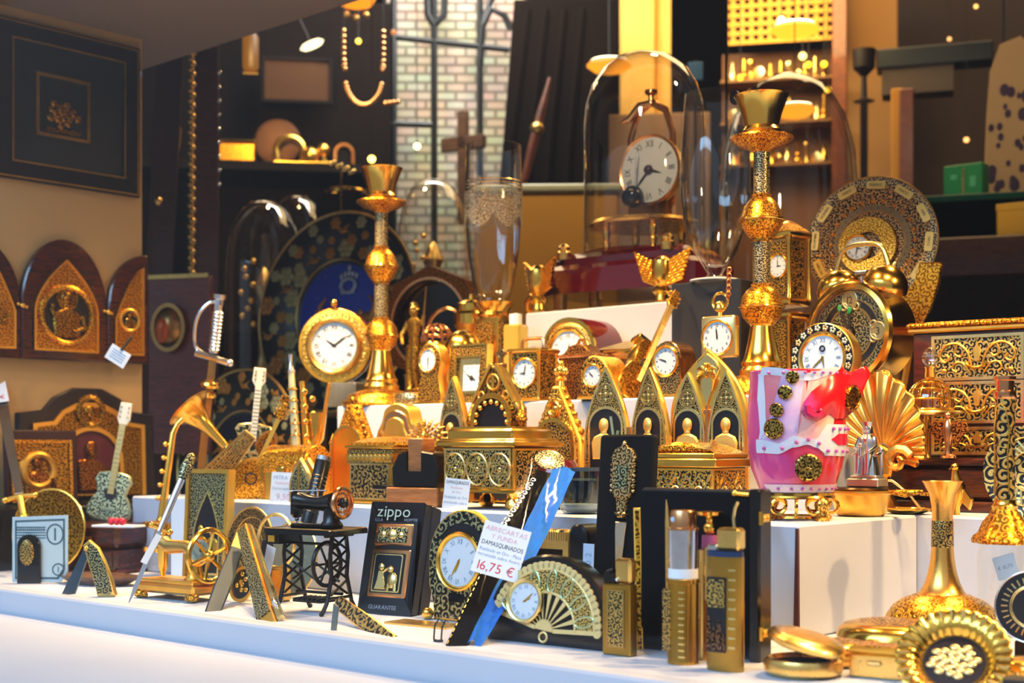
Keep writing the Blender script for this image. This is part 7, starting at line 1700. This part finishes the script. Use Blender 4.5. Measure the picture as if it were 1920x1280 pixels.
t = onshelf('amber_ornament', 'amber gilt lion shaped ornament on the dark cabinet shelf', 'ornament', 592); MB().ball(-10, 0, 18, 17, 12).ball(14, 0, 30, 13, 12).box(-28, 28, -10, 10, 0, 6, 1).tube([(14, 0, 20), (16, 0, 4)], 5).put('figure', AMB, t)
t = onshelf('picture_arch', 'small copper arched frame on the dark cabinet shelf', 'frame', 645); MB().ring(rarch(40, 44), rarch(28, 37), -4, 4).put('frame', COPPER, t); MB().prism(rarch(30, 38), 1, 4).put('backing', DK, t)
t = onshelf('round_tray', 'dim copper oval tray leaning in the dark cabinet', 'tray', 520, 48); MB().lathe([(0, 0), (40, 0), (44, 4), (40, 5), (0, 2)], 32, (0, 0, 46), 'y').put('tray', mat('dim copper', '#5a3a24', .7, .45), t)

# strands, boards and plaque left of the cabinet
t = B('gilt_strand', 'long twisted gilt bead strand hanging before the dark shop', 'bead strand', 358, 2.35, 522)
m = MB()
for i in range(44): m.ball(3 * (i % 2), 0, i * 9.8, 6.4, 8)
m.put('bead', OLD, t); MB().box(-8, 12, -3, 3, 428, 446).put('blue_clip', mat('dull blue clip', '#16304a', 0, .5), t); MB().tube([(0, 0, 430), (0, 0, up(t))], 1, 5).put('cord', INK, t)
t = B('silver_strand', 'thin silver bead strand hanging over the red brown board', 'bead strand', 411, 2.42, 345)
m = MB()
for i in range(9): m.ball(0, 0, i * 26, 3.6, 8)
m.put('bead', SILVER, t); MB().tube([(0, 0, 0), (0, 0, up(t))], 1, 5).put('cord', INK, t)
t = B('wooden_board', 'upright red brown wooden board behind the hanging bead strands', 'board', 388, 2.5, 700); MB().box(-24, 22, 0, 16, dn(t), 690, 2).put('board', woodm('red brown board', '#3a120c', '#531c12', .5), t)
t = B('wooden_board', 'dark maroon leaning board behind the edge of the cream wall', 'board', 294, 2.45, 600, tilt=3); MB().box(-26, 24, 0, 14, dn(t) + 2, 520, 2).put('board', woodm('dark maroon board', '#240706', '#3a0d0a', .5), t)
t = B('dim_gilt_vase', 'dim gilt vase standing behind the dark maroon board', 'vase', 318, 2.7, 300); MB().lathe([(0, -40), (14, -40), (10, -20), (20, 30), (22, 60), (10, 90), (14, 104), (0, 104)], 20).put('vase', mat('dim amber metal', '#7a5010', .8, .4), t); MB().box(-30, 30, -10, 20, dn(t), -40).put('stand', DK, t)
t = B('brass_ball', 'small brass ball knob glinting under the dim gilt vase', 'ball', 297, 2.4, 383); MB().ball(0, 0, 6, 8).put('ball', BRASS, t); MB().tube([(0, 0, 6), (0, 34, 6)], 3, 8).put('pin', BRONZE, t)
t = B('wall_plaque', 'red wooden plaque with bronze and orange mask beside the triptych', 'plaque', 338, 2.2, 790, psi=30)
MB().box(-70, 64, 0, 12, -60, 272, 3).put('board', woodm('brick red wood', '#4a170c', '#6e2a18', .45), t); MB().box(-66, 60, -4, 0, 268, 276).put('edge', OLD, t)
MB().lathe([(0, -2), (30, -2), (34, 4), (24, 14), (0, 18)], 28, (-22, 0, 178), 'y', sx=.9).put('mask', BRONZE, t); MB().ball(-30, -14, 170, 20, 12, .8, .5, 1.2).put('orange_face', mat('orange enamel', '#b5521a', .3, .35), t); MB().ring(ell(36, 46, 28, -20, 176), ell(29, 38, 28, -20, 176), -12, -4).put('mask_rim', BRONZE, t)
def gdome(label, px, py, d, r, h, inner=1):
    t = B('glass_dome', label, 'glass dome', px, d, py)
    MB().lathe([(r, 0), (r, h * .55), (r * .96, h * .70), (r * .84, h * .83), (r * .6, h * .94), (r * .3, h * .99), (0, h)], 48).put('dome', DOME, t)
    MB().lathe([(0, -12), (r * 1.1, -12), (r * 1.12, -4), (r, 0), (0, 0)], 40).put('base', BRONZE, t)
    if inner:
        MB().lathe([(0, 0), (r * .3, 0), (r * .12, h * .1), (r * .1, h * .4), (r * .3, h * .5), (r * .1, h * .6), (0, h * .62)], 20).put('gilt_stem', OLD, t)
        m = MB()
        for i in range(9): a = i * 2.4; m.ball(-r * .4 + r * .16 * cos(a), -r * .2, h * (.28 + .045 * i), r * .08, 8)
        m.put('gilt_cluster', AMB, t)
    return t
gdome('glass dome with gilt cluster behind the silver hilted sword', 494, 700, 2.55, 74, 325)
gdome('glass dome seen partly behind the blue plate', 558, 690, 2.75, 60, 325, 0)
gdome('dark glass dome behind the octagonal bronze frame', 812, 640, 2.62, 68, 305)
gdome('wide faint glass dome standing behind the nearer candlestick', 1478, 640, 2.3, 128, 500, 0)
t = B('gold_ornament', 'low gold bracelet glinting above the blue plate', 'bracelet', 648, 2.6, 372, psi=20); MB().torus(0, 0, 12, 34, 5, 'z', 28).put('ring', GOLD, t); MB().box(-44, 44, -40, 40, -300, 4).put('stand', DK, t)
t = B('spray_ornament', 'spray of little gold beads above the farther candlestick', 'ornament', 640, 2.5, 330); m = MB()
for i in range(12): m.ball(-20 + i * 4, 0, 22 - i * 1.8 + 4 * (i % 3), 4, 8)
m.put('bead', PALE, t); MB().tube([(0, 10, 10), (0, 10, -180)], 2, 6).put('stem', BRONZE, t)

# gilt trinkets on the far shelves, cane lattice, door post and side shelves
t = B('cane_lattice', 'yellow woven cane lattice above the gilt trinkets', 'lattice', 1472, 3.35, 80)
m = MB()
for i in range(12): m.box(-100 + 17 * i, -92 + 17 * i, -2, 2, 0, 150)
for i in range(9): m.box(-104, 100, -4, 0, 17 * i, 8 + 17 * i)
m.put('lattice', mat('yellow cane', '#d8961c', .1, .5), t); MB().box(-104, 100, 4, 8, 0, 150).put('backing', DK, t)
t = B('trinket_shelf', 'brown wooden shelves of gilt trinkets behind the wine glass', 'shelf', 1462, 3.35, 640)
MB().box(-110, 108, 60, 70, -60, 560).put('back_panel', mat('amber brown panel', '#7a4a10', 0, .6, .3, 10), t)
zsh = []
for z in (330, 410, 490): MB().box(-110, 108, 0, 60, z, z + 5).put('shelf', mat('honey shelf', '#8a5a18', 0, .5), t); zsh.append(t.location.z + (z + 5) * KS[0])
rnd = random.Random(11); k = 0
for zi, z in enumerate(zsh):
    for i in range(11):
        px = 1376 + i * 17 + rnd.uniform(-3, 3); kind = (i + zi) % 4
        t = T('gilt_trinket', 'gilt trinket glinting on the far shelves behind the wine glass', 'trinket', px, Yd(px, 3.36 + rnd.uniform(0, .03)), z, 30, group='gilt trinkets on the far shelves')
        h = rnd.uniform(30, 56); w = rnd.uniform(6, 10)
        mb = MB()
        if kind == 0: mb.lathe([(0, 0), (w, 0), (w * .4, h * .2), (w * .4, h * .5), (w, h * .8), (w * .9, h), (0, h * .9)], 12)
        elif kind == 1: mb.lathe([(0, 0), (w, 2), (w, 5), (0, 6)], 18, (0, 0, w + 1), 'y').box(-w * .6, w * .6, -2, 4, 0, 3).xf(Matrix.Scale(1.4, 4))
        elif kind == 2: mb.lathe([(0, 0), (w * .8, 0), (w, h * .3), (w * .5, h * .6), (w * .3, h * .8), (w * .5, h), (0, h)], 12)
        else: mb.ball(0, 0, w, w, 10).ball(0, 0, w * 2.4, w * .6, 8).tube([(0, 0, w * 2), (0, 0, h)], 2, 6)
        mb.put('body', GOLD if i % 3 else PALE, t)
area('shelf_light', pt(1470, -120, Yd(1470, 3.0)), pt(1470, 260, Yd(1470, 3.4)), .3, 5, (1, .70, .28))
spot('shawl_fill', pt(1780, -200, Yd(1780, 2.1)), pt(1850, 260, Yd(1850, 2.65)), 8, (1, .82, .55), 60)  # added fill for the shawl and the green box
DOORW = woodm('orange brown wood', '#5c2406', '#86400c', .5)
def post(name, label, px, d, y0, y1, w, m, cat='post', dp=20):
    t = B(name, label, cat, px, d, y1); MB().box(-w / 2, w / 2, 0, dp, dn(t), y1 - y0, 2).put('post', m, t)
post('door_post', 'orange brown door post beside the cane lattice', 1574, 3.2, -40, 640, 28, DOORW)
post('door_post', 'red brown post with yellow edge behind the calendar plate', 1700, 3.0, 165, 700, 26, woodm('brick brown wood', '#5c2408', '#7a3610', .5))
post('yellow_post', 'narrow yellow lit post beside the red brown post', 1682, 3.05, 165, 700, 22, mat('yellow plaster', '#b57a1c', 0, .7))
post('brown_cover', 'brown panel added to darken the bright pillar behind the dome', 1236, 3.15, 212, 640, 190, mat('dim brown paint', '#7d5a34', 0, .7, .2, 6), 'cabinet')  # invented panel, covers the lower pillar where it came out too bright
post('pale_panel', 'pale yellow panel behind the dark goblet', 1634, 3.4, -40, 640, 96, mat('pale ochre plaster', '#94672a', 0, .7, .2, 5), 'panel')
t = B('dark_goblet', 'dark goblet silhouette standing against the pale yellow panel', 'goblet', 1620, 3.1, 190); MB().lathe([(0, 0), (20, 0), (6, 6), (5, 46), (20, 62), (22, 96), (19, 96), (16, 64), (0, 54)], 20).put('goblet', mat('dark pewter', '#20160f', .4, .5), t); MB().box(-7, 7, -20, 20, dn(t), 0, 2).put('stand', DK, t)
t = B('wall_shelf', 'dark shelf with slate cabinet above the red brown post', 'shelf', 1746, 3.05, 170); MB().box(-100, 110, 0, 60, 50, 86, 2).put('board', mat('blue black shelf', '#141a20', 0, .5), t); MB().box(-90, 40, 6, 60, 0, 50).put('box', mat('grey brown cabinet', '#4a3a2c', 0, .7), t)
t = B('dark_backdrop', 'dark brown shop partition behind the glass shelf', 'partition', 1850, 3.6, 700); MB().box(-160, 190, 0, 20, -60, 760).put('panel', mat('dark plum brown', '#33241e', 0, .8, .3, 6), t)
t = B('glass_shelf', 'green edged glass shelf carrying the green box', 'shelf', 1840, 2.6, 386); MB().box(-110, 130, -70, 60, 0, 12, 1).put('glass', mat('green glass edge', '#0a3a2c', 0, .15), t); MB().box(-100, 120, 40, 56, -300, 0).put('bracket', DK, t)
zg = t.location.z + 12 * KS[0]
t = T('green_box', 'bright green box standing on the green edged glass shelf', 'box', 1812, Yd(1812, 2.6), zg, 20); MB().box(-38, 36, -16, 20, 0, 64, 2).put('body', mat('bright green card', '#0c7a3c', 0, .5), t); MB().box(-2, 2, -17, -15, 6, 56).put('stripe', PALE, t); MB().box(-24, -12, -17, -15, 36, 46).box(12, 24, -17, -15, 20, 40).put('print', mat('pale green print', '#4aa070', 0, .5), t)
t = B('hanging_shawl', 'cream shawl with dark flower pattern hanging at the shop side', 'shawl', 1892, 2.65, 372)
V = [(-46, 0), (90, 0), (80, 200), (60, 270), (20, 302), (-16, 290), (-34, 240), (-40, 160)]
MB().prism(V, -4, 4, 2).put('cloth', mat('cream cloth', '#b08a5a', 0, .8, .1, 10), t); m = MB(); rnd = random.Random(4)
for i in range(34): m.ball(rnd.uniform(-36, 60), -4, rnd.uniform(6, 210), rnd.uniform(4, 10), 8, 1, .2, 1.4)
m.put('flower_print', mat('plum print', '#3a2238', 0, .8), t)
MB().tube([(-10, 10, 280), (-10, 20, 420)], 2, 6).put('cord', INK, t)
t = B('yellow_box', 'plain yellow box below the green edged glass shelf', 'box', 1915, 2.5, 446, psi=15); MB().box(-40, 60, -20, 20, 0, 62, 2).put('body', mat('yellow card', '#d09a10', 0, .5), t); MB().box(-41, 61, -21, 21, 50, 64, 1).put('lid', mat('yellow card', ''), t)
t = B('wooden_shelf', 'reddish brown wooden shelf under the plain yellow box', 'shelf', 1850, 2.5, 520); MB().box(-110, 130, -30, 40, 0, 74, 3).put('board', woodm('red brown shelf', '#4a2410', '#6c3a18', .5), t); MB().box(-110, 130, -10, 40, -400, 0).put('cabinet', mat('black brown cabinet', '#140c0a', 0, .6), t)
t = B('glass_screen', 'upright glass panel with blue green edge behind the wine glass', 'glass panel', 1362, 2.4, 560); MB().box(-3, 3, -2, 120, dn(t), 700).put('glass', mat('blue green glass edge', '#1d2f30', 0, .15), t)
t = B('blue_plaque', 'small dull blue plaque beside the cream pillar', 'plaque', 1304, 3.0, 150); MB().box(-14, 14, 0, 6, 0, 34, 1).put('sheet', mat('dull blue', '#1d4258', 0, .6), t); MB().box(-3, 3, 6, 10, dn(t), 40).put('rod', DK, t)
